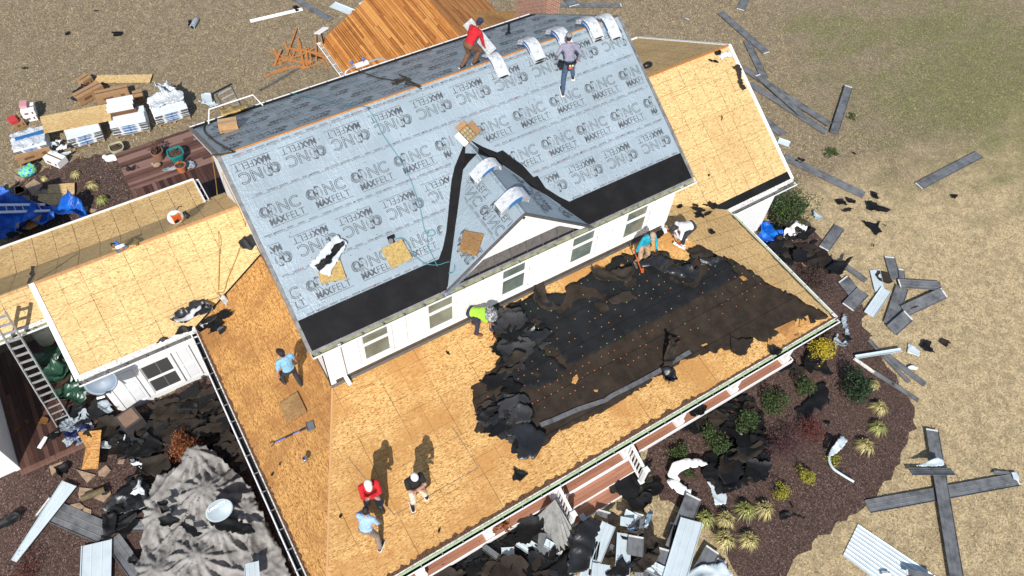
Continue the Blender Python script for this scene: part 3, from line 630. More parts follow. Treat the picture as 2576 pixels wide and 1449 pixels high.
# ================================================================ LEFT WING
b = MB(); UW = V((0, 1, KW)).normalized(); UWB = V((0, -1, KW)).normalized()
b.slab([(XW, YE, ZP), (XL, YE, ZP), (A, YE + DZ / KW, ZB), (A, YR, ZR), (XW, YR, ZR)], .05, uv=((XW, YE, ZP), X, UW)); b.build('wing_roof', m_osb_l, house)
ybk = 4.22; zbk = ZR - KW * (ybk - YR)
x2 = -8.9
b = MB(); b.slab([(x2, ybk, zbk), (x2, YR, ZR), (A, YR, ZR), (A, ybk, zbk)], .05, uv=((XW, ybk, zbk), X, UWB)); b.build('wing_roof_back', m_osb_w, house)
b = MB(); z3 = zbk - .02; b.slab([(x2, 5.75, -5.92), (x2, ybk + .02, z3), (-.43, ybk + .02, z3), (-.43, 5.75, -5.92)], .05, uv=((XW, ybk, z3), X, V((0, -1, .25)).normalized()))
b.slab([(-.40, ybk + .02, z3 - .03), (A, ybk + .02, z3 - .03), (A, 4.62, z3 - .22), (-.40, 4.62, z3 - .22)], .04, uv=((XW, ybk, z3), X, V((0, -1, .3)).normalized())); b.build('back_porch_roof', m_osb_w, house)
b = MB(); b.bar((XW, YR, ZR - .01), (A, YR, ZR - .01), .09, .04); b.bar((x2, YR + .02, ZR - .05), (XW, YR + .02, ZR - .05), .09, .04); b.build('ridge_board', m_lumber, house)
b = MB(); b.bar((x2, 5.78, -5.93), (-.43, 5.78, -5.93), .05, .09); b.bar((-.41, 5.78, -5.93), (-.41, 4.3, -5.62), .05, .1); b.build('fascia', m_wtrim, house)
gutter('gutter', (-.38, 5.72, -5.92), (-.38, 4.4, -5.66), (1, 0, 0), w=.11, mi=m_shade)
b = MB(); b.slab([(x2, 1.38, ZR - .05 - KW * (YR - 1.38)), (XW - .02, 1.38, ZR - .05 - KW * (YR - 1.38)), (XW - .02, YR, ZR - .05), (x2, YR, ZR - .05)], .05, uv=((x2, 1.38, -4.7), X, UW)); b.build('wing_roof', m_osb_l, house)
ze_ = ZR - .05 - KW * (YR - 1.38)
gutter('gutter', (x2, 1.33, ze_ - .05), (XW - .05, 1.33, ze_ - .05), (0, -1, 0), w=.13, mi=m_gutin)
b = MB(); b.slab([(x2, 1.30, ze_ - .03), (XW - .05, 1.30, ze_ - .03), (XW - .05, 1.39, ze_ + .03), (x2, 1.39, ze_ + .03)], .01); b.build('fascia', m_grime, house)
b = MB(); b.slab([(XW - .07, YE - .03, ZP - .02 + .03), (XW + .07, YE - .03, ZP - .02 + .03), (XW + .07, YR, ZR + .035), (XW - .07, YR, ZR + .035)], .03); b.bar((XW - .06, YE - .02, ZP - .1), (XW - .06, YR, ZR - .1), .03, .18); b.build('rake_trim', m_wtrim, house)
b = MB(); b.slab([(XW, YE - .10, ZP - .035), (XL, YE - .10, ZP - .035), (XL, YE + .03, ZP + .045), (XW, YE + .03, ZP + .045)], .02); b.build('fascia', m_grime, house)
gutter('gutter', (XW - .05, YE - .10, ZP - .09), (XL + .0, YE - .10, ZP - .09), (0, -1, 0), w=.13, mi=m_gutter)
yw2 = YE + .40
b = MB(); b.slab([(-5.36, yw2, GZ), (A, yw2, GZ), (A, yw2, ZP - .1), (-5.36, yw2, ZP - .1)], .12, n=(0, -1, 0)); b.slab([(-5.36, yw2 + .002, GZ), (-5.36, 4.1, GZ), (-5.36, 4.1, zbk - .1), (-5.36, YR, ZR - .08), (-5.36, yw2 + .002, ZP + .2)], .12, n=(-1, 0, 0)); b.build('wall', m_white, house)
b = MB(); b.box((-5.27, yw2 - .012, (GZ + ZP) / 2), (.16, .024, ZP - GZ)); b.box((-5.372, yw2 + .08, (GZ + ZP) / 2), (.024, .16, ZP - GZ)); b.build('corner_board', m_wtrim, house)
b = MB(); b.slab([(XW + .1, YE - .05, ZP - .2), (XL, YE - .05, ZP - .2), (XL, yw2, ZP - .2), (XW + .1, yw2, ZP - .2)], .02); b.build('soffit', m_wtrim, house)
window(-4.22, -3.34, -8.62, -7.05, yw2 - .002, dark=True)
shutter(-4.86, -4.42, -8.72, -6.95, yw2); shutter(-3.14, -2.70, -8.72, -6.95, yw2)
b = MB(); vA = V((XL, YE, ZP)); vB = V((A, YE + DZ / KW, ZB)); b.bar(vA + Z * .01, vB + Z * .01, .05, .02); b.build('valley_seam', m_black, house)
# ================================================================ RIGHT WING
b = MB(); UR = V((0, 1, RK)).normalized(); RZE = RZ - RK * (RY - RYE)
b.slab([(L - A, RYE, RZE), (RX, RYE, RZE), (RX, RY, RZ), (L - A, RY, RZ)], .05, uv=((RX, RYE, RZE), X, UR)); b.build('wing_roof', m_osb_l, house)
ybr = 2 * RY - RYE
b = MB(); b.slab([(L - A, RY, RZ), (RX, RY, RZ), (RX, ybr, RZE), (L - A, ybr, RZE)], .05, uv=((RX, ybr, RZE), X, V((0, -1, RK)).normalized())); b.build('wing_roof_back', m_osb_w, house)
b = MB(); b.slab([(12.6, RYE - .01, RZE + .008), (RX, RYE - .01, RZE + .008), (RX, RYE + .24, RZE + .24 * RK + .008), (12.6, RYE + .24, RZE + .24 * RK + .008)], .006); b.build('eave_membrane', m_mem, house)
b = MB()
for s, ye2 in ((-1, RYE), (1, ybr)): b.slab([(RX - .05, ye2, RZE + .03), (RX + .07, ye2, RZE + .03), (RX + .07, RY, RZ + .03), (RX - .05, RY, RZ + .03)], .03); b.bar((RX + .06, ye2, RZE - .08), (RX + .06, RY, RZ - .08), .03, .18)
b.build('rake_trim', m_wtrim, house)
b = MB(); b.bar((L - A + .0, RY - .015, RZ + .015), (RX - .05, RY - .015, RZ + .015), .07, .03); b.build('ridge_board', m_strip, house)
b = MB(); b.slab([(XR + .0, RYE - .13, RZE - .04), (RX + .02, RYE - .13, RZE - .04), (RX + .02, RYE - .012, RZE + .01), (XR + .0, RYE - .012, RZE + .01)], .02); b.slab([(12.6, RYE - .10, RZE - .03), (XR, RYE - .10, RZE - .03), (XR, RYE - .012, RZE + .012), (12.6, RYE - .012, RZE + .012)], .02); b.build('fascia', m_grime, house)
gutter('gutter', (XR + .1, RYE - .14, RZE - .08), (RX + .05, RYE - .14, RZE - .08), (0, -1, 0), w=.14, mi=m_gutter)
gutter('gutter', (L, ybr + .01, RZE - .05), (RX, ybr + .01, RZE - .05), (0, 1, 0), w=.12)
yr3 = RYE + .3
b = MB(); b.slab([(L - A, yr3, GZ), (RX - .02, yr3, GZ), (RX - .02, yr3, RZE - .1), (L - A, yr3, RZE - .1)], .12, n=(0, -1, 0)); b.slab([(RX - .02, yr3 + .001, GZ), (RX - .02, ybr - .3, GZ), (RX - .02, ybr - .3, RZE - .05), (RX - .02, RY, RZ - .1), (RX - .02, yr3 + .001, RZE - .05)], .12, n=(1, 0, 0)); b.build('wall', m_white, house)
b = MB(); b.box((RX - .10, yr3 - .012, (GZ + RZE) / 2), (.15, .024, RZE - GZ)); b.box((XR + .6, yr3 - .01, RZE - .2), (RX - XR - 1.4, .02, .14)); b.build('corner_board', m_wtrim, house)
# ================================================================ REAR WING with board sheathing
gx0, gx1, gz0, gz1, gy1, gy0 = 6.3, 9.93, -5.81, -3.62, 10.52, 4.5
k_ = (gz1 - gz0) / (gx1 - gx0); rr = random.Random(8); b = MB(); UL = V((1, 0, k_)).normalized(); NL = V((-k_, 0, 1)).normalized(); LL = (gx1 - gx0) * math.hypot(1, k_)
s = 0
while s < LL:
    wb_ = rr.choice((.08, .10, .12)); wb_ = min(wb_, LL - s); y = gy1 + rr.uniform(-.03, .04)
    while y > gy0:
        y2 = max(gy0, y - rr.uniform(1.2, 4.2)); p0 = V((gx0, 0, gz0)) + UL * s; p1 = p0 + UL * (wb_ - rr.choice((.005, .01, .018)))
        b.slab([p0 + Y * y2, p1 + Y * y2, p1 + Y * (y - .004), p0 + Y * (y - .004)], .022, uv=((p0.x, y, 0), UL, Y)); y = y2
    s += wb_
s = 0; UR2 = V((-1, 0, k_)).normalized()
while s < LL:
    wb_ = min(rr.choice((.09, .11, .13)), LL - s); y = gy1
    while y > gy0:
        y2 = max(gy0, y - rr.uniform(1.6, 4.2)); p0 = V((2 * gx1 - gx0, 0, gz0)) + UR2 * s; p1 = p0 + UR2 * (wb_ - .012)
        b.slab([p0 + Y * y2, p1 + Y * y2, p1 + Y * (y - .004), p0 + Y * (y - .004)], .022, uv=((p0.x, y, 0), UR2, Y)); y = y2
    s += wb_
b.build('rear_roof_boards', m_plank, house)
b = MB(); b.slab([(gx0, gy0, gz0 - .03), (gx1, gy0, gz1 - .03), (gx1, gy1 - .05, gz1 - .03), (gx0, gy1 - .05, gz0 - .03)], .02); b.slab([(2 * gx1 - gx0, gy0, gz0 - .03), (gx1, gy0, gz1 - .03), (gx1, gy1 - .05, gz1 - .03), (2 * gx1 - gx0, gy1 - .05, gz0 - .03)], .02); b.build('rear_roof_underside', m_shade, house)  # near-black sheet paints the shade seen through the board gaps
def onrr(px, py, dz=0): return hit(px, py, (k_, 0, 1), (gx1, 0, gz1 + dz))
b = MB(); P = [onrr(*p, .01) for p in ((1190, 25), (1310, 27), (1313, 45), (1270, 66), (1165, 104))]; P = [onrr(*p, .01) for p in ((1193, 27), (1316, 28), (1330, 60), (1230, 100))]
tri = b.slab(P, .018, uv=(tuple(P[0]), Y, UR2)); b.build('plywood_patch', m_osb_o, house)
gutter('gutter', (gx0 - .03, 4.9, gz0 - .03), (gx0 - .03, gy1, gz0 - .03), (-1, 0, 0), w=.13, mi=m_palw, hm=m_wtrim)
b = MB(); b.box((gx0 - .0, (5 + gy1) / 2, gz0 - .12), (.03, gy1 - 5, .17)); b.build('fascia', m_wtrim, house)
b = MB(); b.box((gx0 + .12, 8.3, (GZ + gz0) / 2 - .1), (.2, .2, gz0 - GZ - .2)); b.box((gx0 + .12, 6.1, (GZ + gz0) / 2 - .1), (.2, .2, gz0 - GZ - .2)); b.box((gx0 + .12, 7.2, gz0 - .35), (.16, 3.2, .25)); b.build('porch_column', m_wtrim, house)
b = MB(); b.slab([(gx0 + .5, gy1 - .4, GZ), (2 * gx1 - gx0 - .4, gy1 - .4, GZ), (2 * gx1 - gx0 - .4, gy1 - .4, gz0), (gx1, gy1 - .4, gz1 - .1), (gx0 + .5, gy1 - .4, gz0)], .1, n=(0, 1, 0)); b.slab([(gx0 + .9, 4.6, GZ), (gx0 + .9, gy1 - .4, GZ), (gx0 + .9, gy1 - .4, gz0), (gx0 + .9, 4.6, gz0)], .1, n=(-1, 0, 0)); b.build('wall', m_white, house)
# chimney
b = MB(); cx0, cy0, cw, cl, ct = 12.95, 4.75, .62, 1.9, -2.45
for pts, uu in (([(cx0, cy0, GZ), (cx0 + cw, cy0, GZ), (cx0 + cw, cy0, ct), (cx0, cy0, ct)], X), ([(cx0, cy0 + cl, GZ), (cx0, cy0, GZ), (cx0, cy0, ct), (cx0, cy0 + cl, ct)], Y), ([(cx0 + cw, cy0, GZ), (cx0 + cw, cy0 + cl, GZ), (cx0 + cw, cy0 + cl, ct), (cx0 + cw, cy0, ct)], Y), ([(cx0 + cw, cy0 + cl, GZ), (cx0, cy0 + cl, GZ), (cx0, cy0 + cl, ct), (cx0 + cw, cy0 + cl, ct)], X)): b.poly(pts, 0, ((0, 0, 0), uu, Z))
ch = b.build('chimney', m_brick, house)
b = MB(); b.box((cx0 + cw / 2, cy0 + cl / 2, ct + .04), (cw - .12, cl - .12, .09)); b.build('chimney_cap', m_grime, ch)
# vent pipe on the back slope
p = onback(1279, 87); b = MB(); b.tube([p, p + Z * .42], .04, 10); b.lathe(p + Z * .02, [(.11, -.03), (.10, .02), (.05, .06)], 12); b.build('vent_pipe', m_black, house)
p = onrr(1205, 60) if False else None
# ================================================================ LEFT OUTBUILDING, DECKS
b = MB()
ob = thing('outbuilding', 'white walled corner of the next building at the left edge beside the brown deck', 'building', (-11, 2, GZ))
b.slab([(-8.41, -.08, GZ), (-8.41, 6, GZ), (-8.41, 6, -3.9), (-8.41, -.08, -3.9)], .15, n=(1, 0, 0)); b.slab([(-13.5, -.081, GZ), (-8.411, -.081, GZ), (-8.411, -.081, -3.9), (-13.5, -.081, -3.9)], .15, n=(0, -1, 0)); b.build('wall', m_white, ob)
b = MB(); b.box((-8.49, -.095, (GZ - 3.9) / 2), (.15, .024, -3.9 - GZ)); b.build('corner_board', m_wtrim, ob)
b = MB(); b.slab([(-14, -.4, -3.9), (-8.35, -.4, -3.9), (-8.35, 6.2, -3.0), (-14, 6.2, -3.0)], .08, uv=((0, 0, 0), X, Y)); b.build('roof', m_osb_l, ob)
boards('side_deck', -.28, 4.2, -8.38, -5.4, -8.72, .14, .006, m_deckb, None, 'y', (2, 4), seed=4, kind='structure')
b = MB(); b.box((-7.15, -.33, -8.77), (2.5, .13, .12)); b.box((-5.95, .2, -8.772), (.13, 1., .12)); b.build('side_deck_edge', m_deckw, kind='structure')
dkp = dict(mat=m_deckw)
boards('back_deck_border', -2.45, 9.9, 9.15, 11.4, -8.62, .15, .008, m_deckw, None, 'x', (1.5, 3.6), seed=12, kind='structure')
boards('back_deck', 5.85, 9.13, -2.3, 6.8, -8.60, .15, .008, m_deckb, None, 'y', (2, 3.3), seed=5, kind='structure')
boards('back_deck', 4.35, 5.84, -2.3, 6.8, -8.60, .15, .008, m_deckb, None, 'y', (1, 1.5), seed=6, kind='structure')
b = MB()
for x_ in (-2.38, -1.6, -.5): b.box((x_, 7.6, -8.588), (.14, 3.1, .02))
b.build('deck_trim', m_deckw, kind='structure')
# ================================================================ PEOPLE
m_skin = plain('skin', (.42, .22, .15), .55, var=.08); m_skint = plain('skin_tan', (.22, .11, .07), .55, var=.08); m_hair = plain('hair', (.015, .011, .009), .7)
m_hairw = plain('hair_grey', (.2, .18, .17), .7)
def fab(name, c, var=.15, vs=9):
    t = NT(name, .85); p = t.pos(); n = t.noise(p, vs, 3, .6, .5); t.col(t.ramp(n, [(.3, tuple(x * (1 - var) for x in c)), (.7, tuple(min(1, x * (1 + var)) for x in c))]))
    t.bump(t.noise(t.map(p, (1, 1, .6)), 9, 4, .65, 2.), 1., .05); return t.m
m_glove = plain('glove', (.03, .03, .06), .8)
def capsules(name, segs, mat, parent=None, vox=.012, it=4, balls=(), smooth_=True, org=None, **kw):
    """one continuous body grown from tapered limbs: overlapping tapered tubes fused by a voxel remesh"""
    b = MB()
    for p0, p1, r0, r1 in segs:
        p0 = V(p0); p1 = V(p1); n = 4; b.tube([p0.lerp(p1, i / n) for i in range(n + 1)], [r0 + (r1 - r0) * i / n for i in range(n + 1)], 10); b.ball(p0, r0, 6); b.ball(p1, r1, 6)
    for c_, rs, M in balls:
        MM = Matrix.Translation(V(c_)) @ (M.to_4x4() if M else Matrix.Identity(4)); b.ball(None, 1., 8, 0, rs, MM)
    # close lathe poles are tiny holes: remesh closes them
    o = b.build(name, mat, parent, smooth=True, org=org, **kw); r = o.modifiers.new('r', 'REMESH'); r.mode = 'VOXEL'; r.voxel_size = vox; r.use_smooth_shade = True
    if it: s = o.modifiers.new('s', 'SMOOTH'); s.iterations = it; s.factor = .5
    return o
def ik(a, b_, l1, l2, pole):
    """middle joint of a two-bone limb, bent towards pole"""
    a = V(a); b_ = V(b_); d = b_ - a; L_ = min(d.length, (l1 + l2) * .999); u = d.normalized(); x = (l1 * l1 - l2 * l2 + L_ * L_) / (2 * L_); h = math.sqrt(max(0, l1 * l1 - x * x)); w = V(pole) - u * V(pole).dot(u); w.normalize(); return a + u * x + w * h, a + u * L_
def person(label, foot, face, shirt, pants, S=1., lean=0, hip=.92, side=0, feet=((-.1, 0), (.1, 0)), hands=((-.25, .05, .78), (.25, .05, .78)), elbow=(0, -1, 0), head=(0, 0), sleeves='long', legs='long', hat=None, hatm=None, skin=None, shoe=None, group='people working on the roofs', normal=(0, 0, 1), gloves=False, kneedir=1, hair=None, shirt_len=.02, gripdir=(0, 1, -.4), fat=1., hiploc=(0, 0), brim=None, sole=True, feetz=None):
    """local frame: x right, y forward, z up; face = world direction (x, y) the person looks; hands in local metres from the feet centre"""
    F = V((face[0], face[1], 0)).normalized(); Rt = F.cross(Z); O = V(foot); n = V(normal)
    def T(x, y, z): return O + (Rt * x + F * y + Z * z) * S
    def gz(x, y):  # surface height under a point
        w = Rt * x + F * y; return -(w.x * n.x + w.y * n.y) / n.z
    skin = skin or m_skin; shoe = shoe or m_black
    P = V((hiploc[0], hiploc[1], hip)); ln = R_(lean); sd = R_(side)
    sp = V((math.sin(sd), math.sin(ln) * math.cos(sd), math.cos(ln) * math.cos(sd)))   # spine direction
    fw = V((0, math.cos(ln), -math.sin(ln)))
    rt = fw.cross(sp).normalized()
    ch = P + sp * .36; nk = P + sp * .53; f2 = fw
    ha = R_(head[0]) + ln * .6; hy = R_(head[1]); hd = V((math.sin(hy) * math.cos(ha) * 1., math.cos(hy) * math.cos(ha), -math.sin(ha))); hup = V((math.sin(hy) * math.sin(ha), math.cos(hy) * math.sin(ha), math.cos(ha)))
    hc = nk + (sp * .4 + hup * .6).normalized() * .15 + hd * .03
    hr = hd.cross(hup).normalized()
    W_ = lambda v: T(v.x, v.y, v.z)
    HM = Matrix([[W_(hr).x - O.x, W_(hd).x - O.x, W_(hup).x - O.x], [W_(hr).y - O.y, W_(hd).y - O.y, W_(hup).y - O.y], [W_(hr).z - O.z, W_(hd).z - O.z, W_(hup).z - O.z]])
    TM = Matrix([[(W_(rt) - O).x, (W_(fw) - O).x, (W_(sp) - O).x], [(W_(rt) - O).y, (W_(fw) - O).y, (W_(sp) - O).y], [(W_(rt) - O).z, (W_(fw) - O).z, (W_(sp) - O).z]])
    body = []; top = []; bot = []; shoes = []; balls = []; cuffs = []
    body += [(W_(nk - sp * .03), W_(hc - hup * .03), .055 * S, .05 * S), (W_(P), W_(ch), .10 * S, .11 * S)]
    balls += [(W_(hc), (.076, .092, .115), HM), (W_(hc - hup * .055 + hd * .03), (.055, .06, .055), HM), (W_(hc + hd * .098 - hup * .012), (.014, .02, .024), HM), (W_(hc + hr * .077 - hup * .01), (.012, .02, .03), HM), (W_(hc - hr * .077 - hup * .01), (.012, .02, .03), HM)]
    top += [(W_(P + sp * .1), W_(ch), .118 * fat * S, .125 * fat * S)]
    tballs = [(W_(P + sp * (.05 + shirt_len)), (.165 * fat, .118 * fat, .10), TM), (W_(P + sp * .22), (.155 * fat, .115 * fat, .16), TM), (W_(ch), (.19, .125, .15), TM), (W_(nk - sp * .05), (.17, .09, .07), TM)]
    bballs = [(W_(P), (.165 * fat, .118 * fat, .12), TM)]
    for i, s in enumerate((-1, 1)):
        hj = P + rt * s * .085 - sp * .02
        fx, fy = feet[i]; fz = gz(fx, fy) + .09 + (feetz[i] if feetz else 0); an = V((fx, fy, fz))
        kn, an = ik(hj, an, .43, .42, V((s * .15, kneedir, .1)))
        body += [(W_(hj), W_(kn), .08 * S, .052 * S), (W_(kn), W_(an), .052 * S, .036 * S)]
        bot.append((W_(hj), W_(kn), .098 * fat * S, .074 * S))
        if legs == 'long': bot.append((W_(kn), W_(an + V((0, 0, .015))), .072 * S, .062 * S))
        else: bot.append((W_(kn), W_(kn.lerp(an, .12)), .082 * S, .085 * S))
        tz = gz(fx + s * .03, fy + .14) + .045 + (feetz[i] if feetz else 0); hz = gz(fx, fy - .05) + .045 + (feetz[i] if feetz else 0)
        shoes += [(W_(V((fx, an.y - .05, hz))), W_(V((fx + s * .03, an.y + .15, tz))), .044 * S, .04 * S), (W_(an), W_(V((fx, an.y, hz + .0))), .048 * S, .045 * S)]
        sj = nk - sp * .06 + rt * s * .175; hn = V(hands[i]); el, hn = ik(sj, hn, .29, .26, V((s * .5, elbow[1], elbow[2])) + V((elbow[0] * s, 0, 0)))
        body += [(W_(sj), W_(el), .05 * S, .038 * S), (W_(el), W_(hn), .038 * S, .027 * S)]
        e2 = el.lerp(hn, .9) if sleeves == 'long' else None
        top.append((W_(nk - sp * .06 + rt * s * .12), W_(sj), .07 * S, .066 * S))
        if sleeves == 'long': top += [(W_(sj), W_(el), .066 * S, .054 * S), (W_(el), W_(e2), .053 * S, .042 * S)]
        else: top += [(W_(sj), W_(sj.lerp(el, .62)), .068 * S, .066 * S)]
        # hand: palm, four fingers of different lengths curled once, thumb from the side of the palm
        fd = (hn - el).normalized(); fd = (fd * .6 + V(gripdir).normalized() * .4).normalized(); side_ = fd.cross(V((0, 0, 1)) if abs(fd.z) < .9 else V((0, 1, 0))).normalized(); pn = side_.cross(fd).normalized() * (-1)
        dst = body if not gloves else cuffs
        w0 = hn; pc = hn + fd * .05; dst.append((W_(w0), W_(pc), .026 * S, .028 * S)); dst.append((W_(pc - side_ * .018), W_(pc + side_ * .018), .022 * S, .022 * S))
        for k, (o_, l_) in enumerate(((-.030, .062), (-.010, .076), (.010, .072), (.030, .056))):
            a0 = pc + side_ * o_ + fd * .02; a1 = a0 + fd * l_ * .5 + pn * .008; a2 = a1 + (fd * .55 + pn * .8).normalized() * l_ * .5; dst += [(W_(a0), W_(a1), .0095 * S, .009 * S), (W_(a1), W_(a2), .009 * S, .0075 * S)]
        t0 = w0 + fd * .025 - side_ * .02 * s; t1 = t0 - side_ * .03 * s + fd * .02; t2 = t1 + fd * .03 + pn * .012; dst += [(W_(t0), W_(t1), .012 * S, .011 * S), (W_(t1), W_(t2), .011 * S, .009 * S)]
    root = capsules('person', body, skin, None, .009, 3, balls, org=O); tag(root, label, 'person', group)
    capsules('shirt', top, shirt, root, .014, 5, tballs); capsules('trousers' if legs == 'long' else 'shorts', bot, pants, root, .014, 4, bballs)
    if cuffs: capsules('gloves', cuffs, m_glove, root, .009, 1)
    b = MB()
    capsules('shoes', shoes, shoe, root, .012, 2)
    if sole:
        sb = MB()
        for i, s in enumerate((-1, 1)):
            fx, fy = feet[i]
            dz = (feetz[i] if feetz else 0); sb.bar(W_(V((fx, fy - .09, gz(fx, fy - .09) + .012 + dz))), W_(V((fx + s * .03, fy + .185, gz(fx + s * .03, fy + .185) + .012 + dz))), .098 * S, .022 * S)
        sb.build('shoe_soles', m_wtrim if sole is True else sole, root, bevel=.008)
    # face details
    e = MB()
    for s in (-1, 1): e.ball(None, .011, 5, 0, (1, 1, 1), Matrix.Translation(W_(hc + hd * .083 + hr * s * .032 + hup * .012)))
    e.ball(None, 1, 5, 0, (.024, .006, .006), Matrix.Translation(W_(hc + hd * .088 - hup * .052)) @ HM.to_4x4()); e.build('eyes_and_mouth', m_hair, root)
    hm = hair or m_hair
    capsules('hair', [], hm, root, .009, 1, [(W_(hc - hd * .012 + hup * .014), (.082, .094, .112), HM), (W_(hc - hd * .05 - hup * .03), (.068, .05, .07), HM)] if not False else [])
    if hat in ('cap', 'cap_back'):
        f = 1 if hat == 'cap' else -1; cp = MB(); cen = hc + hup * .045
        M = Matrix.Translation(W_(cen)) @ HM.to_4x4(); pr_ = [(.097, -.012), (.099, .02), (.092, .05), (.072, .077), (.04, .092), (.002, .096)]
        cp.lathe(None, [(r, z) for r, z in pr_], 20, 0, M @ Matrix.Diagonal((.93, 1.08, 1, 1)))
        o_ = cp.build('cap', hatm, root, smooth=True); sd_ = o_.modifiers.new('s', 'SOLIDIFY'); sd_.thickness = .006
        bm_ = MB(); vs = []; n_ = 9
        for r_, zz in ((.0, 0), (1., -.018)):
            for i in range(n_):
                a = math.pi * (.12 + .76 * i / (n_ - 1)); x = math.cos(a) * .086; y0 = math.sin(a) * .095; y = y0 + r_ * .085 * math.sin(a) ** .5
                vs.append(M @ V((x, f * y, .0 + zz * (1 if True else 1) - .0 - .02 * (abs(x) / .086) ** 2)))
        bm_.raw(vs, [[i, i + 1, i + 1 + n_, i + n_] for i in range(n_ - 1)]); o2 = bm_.build('cap_brim', brim or hatm, root, smooth=True); sd_ = o2.modifiers.new('s', 'SOLIDIFY'); sd_.thickness = .007
        bt = MB(); bt.ball(None, .009, 5, 0, (1, 1, .6), M @ Matrix.Translation((0, 0, .097))); bt.build('cap_button', brim or hatm, root)
    if hat == 'wide':
        cp = MB(); M = Matrix.Translation(W_(hc + hup * .03)) @ HM.to_4x4(); cp.lathe(None, [(.235, -.045), (.225, -.025), (.16, -.002), (.11, .004), (.10, .03), (.088, .075), (.06, .10), (.002, .105)], 24, 0, M)
        o_ = cp.build('sun_hat', hatm, root, smooth=True); sd_ = o_.modifiers.new('s', 'SOLIDIFY'); sd_.thickness = .006
    root['_'] = 1; del root['_']
    return root, T
nF = (0, -DZ / D, 1); nM = (0, -SM, 1); nB = (0, SM, 1); nL = (-DZ / 2.575, 0, 1)
f_red = fab('sweater_red', (.55, .012, .02)); f_jean = fab('jeans', (.05, .085, .15), .3); f_blk = fab('tee_black', (.012, .012, .014)); f_beige = fab('shorts_beige', (.62, .56, .46), .06)
f_pale = fab('shirt_pale_blue', (.36, .54, .80), .08); f_khaki = fab('trousers_taupe', (.24, .19, .16)); f_sky = fab('tee_sky_blue', (.24, .48, .66), .08); f_char = fab('trousers_charcoal', (.03, .031, .036), .2)
f_grey = fab('shirt_grey_violet', (.27, .26, .34), .12, 4); f_brown = fab('trousers_brown', (.17, .085, .045), .15); f_teal = fab('shirt_teal', (.012, .36, .50), .12); f_camo = fab('trousers_camo', (.46, .30, .19), .4, 14)
f_whi = fab('shirt_white', (.72, .74, .78), .04); f_lime = fab('vest_lime', (.38, .78, .05), .12, 6); f_navy = fab('trousers_navy', (.03, .03, .06), .3); f_cap = plain('cap_cream', (.74, .68, .58), .8, var=.08)
f_capn = plain('cap_navy', (.02, .03, .09), .8); f_capg = plain('cap_grey', (.22, .21, .22), .8); f_capt = plain('cap_tan', (.38, .29, .20), .8, var=.15); f_capb = plain('cap_black', (.018, .013, .016), .8)
t = NT('hat_camo', .9); n = t.noise(t.pos(), 16, 3, .6, 1.); t.col(t.ramp(n, [(.38, (.04, .04, .045)), (.5, (.2, .2, .21)), (.62, (.5, .5, .5))])); f_camog = t.m
m_boot = plain('boot_leather', (.16, .06, .03), .7, var=.3); m_shoew = plain('shoe_white', (.6, .55, .52), .7)
# three men talking on the front porch roof
p = onfront(940, 1270); person('man in red sweater and cream cap standing with arms crossed', p, (-.15, -1), f_red, f_jean, 1.07, lean=2, hip=.88, feet=((-.13, .12), (.15, -.14)), hands=((.05, .24, 1.17), (-.05, .27, 1.12)), elbow=(1.2, .3, -1.), head=(22, 5), hat='cap', hatm=f_cap, normal=nF, gripdir=(0, .3, .1), fat=1.12, hair=m_hairw, shoe=plain('boot_dark', (.03, .022, .016), .7), sole=False, group='men talking on the porch roof', hiploc=(0, 0))
p = onfront(1047, 1254); person('man in black tee and beige shorts standing with arms crossed', p, (-.05, -1), f_blk, f_beige, 1.05, lean=2, hip=.88, feet=((-.20, -.02), (.16, .10)), hands=((.05, .24, 1.17), (-.05, .27, 1.12)), elbow=(1.2, .3, -1.), sleeves='short', legs='short', head=(20, 0), hat='cap', hatm=plain('cap_white', (.7, .72, .75), .8), brim=f_blk, normal=nF, gripdir=(0, .3, .1), fat=1.15, group='men talking on the porch roof')
p = onfront(933, 1352); person('bareheaded man in pale blue shirt and taupe trousers, legs apart', p, (.75, .8), f_pale, f_khaki, 1.0, lean=18, hip=.84, feet=((-.24, .18), (.30, -.20)), hands=((-.12, .38, .98), (.24, .16, .76)), elbow=(.4, -1, 0), head=(15, -10), normal=nF, group='men talking on the porch roof', fat=1.08, shoe=m_black, hiploc=(-.02, -.08))
# man walking on the side slope
p = onleft(745, 972); person('man in sky blue tee and charcoal trousers climbing the plywood side slope', p, (-.15, 1), f_sky, f_char, 1.0, lean=10, hip=.92, feet=((-.2, .26), (.12, -.05)), hands=((-.36, .02, .88), (.27, .16, .84)), elbow=(.3, -1, 0), sleeves='short', head=(-5, -8), hat='cap', hatm=f_capb, normal=nL, fat=1.05, sole=False, hiploc=(-.02, .02), feetz=(.12, 0))
# man with tool belt on the main slope
p = onmain(1424, 222); r, T = person('man in grey shirt and grey cap with a tool belt striding upslope', p, (.35, .95), f_grey, f_jean, .97, lean=34, hip=.84, feet=((-.14, -.16), (.26, .30)), hands=((-.28, .38, .84), (.34, .26, .80)), elbow=(.3, -1, 0), head=(-8, 8), hat='cap', hatm=f_capg, normal=nM, hiploc=(.04, .12))
b = MB(); c_ = V((.04, .12, .87))
for k in range(14): a = 2 * math.pi * k / 14; b.box(T(c_.x + math.cos(a) * .155, c_.y + math.sin(a) * .13, c_.z), (.07, .05, .07), a + math.pi / 2)
for x, y, z, s_ in ((-.17, -.0, .86, .13), (.19, .05, .86, .12), (-.2, .12, .84, .11), (.0, -.10, .86, .10)): b.box(T(c_.x + x - .04, c_.y + y - .0, z - .10), (s_, s_ * .7, s_ * 1.5), x * 3)
tb = b.build('tool_belt', m_black, r, bevel=.015)
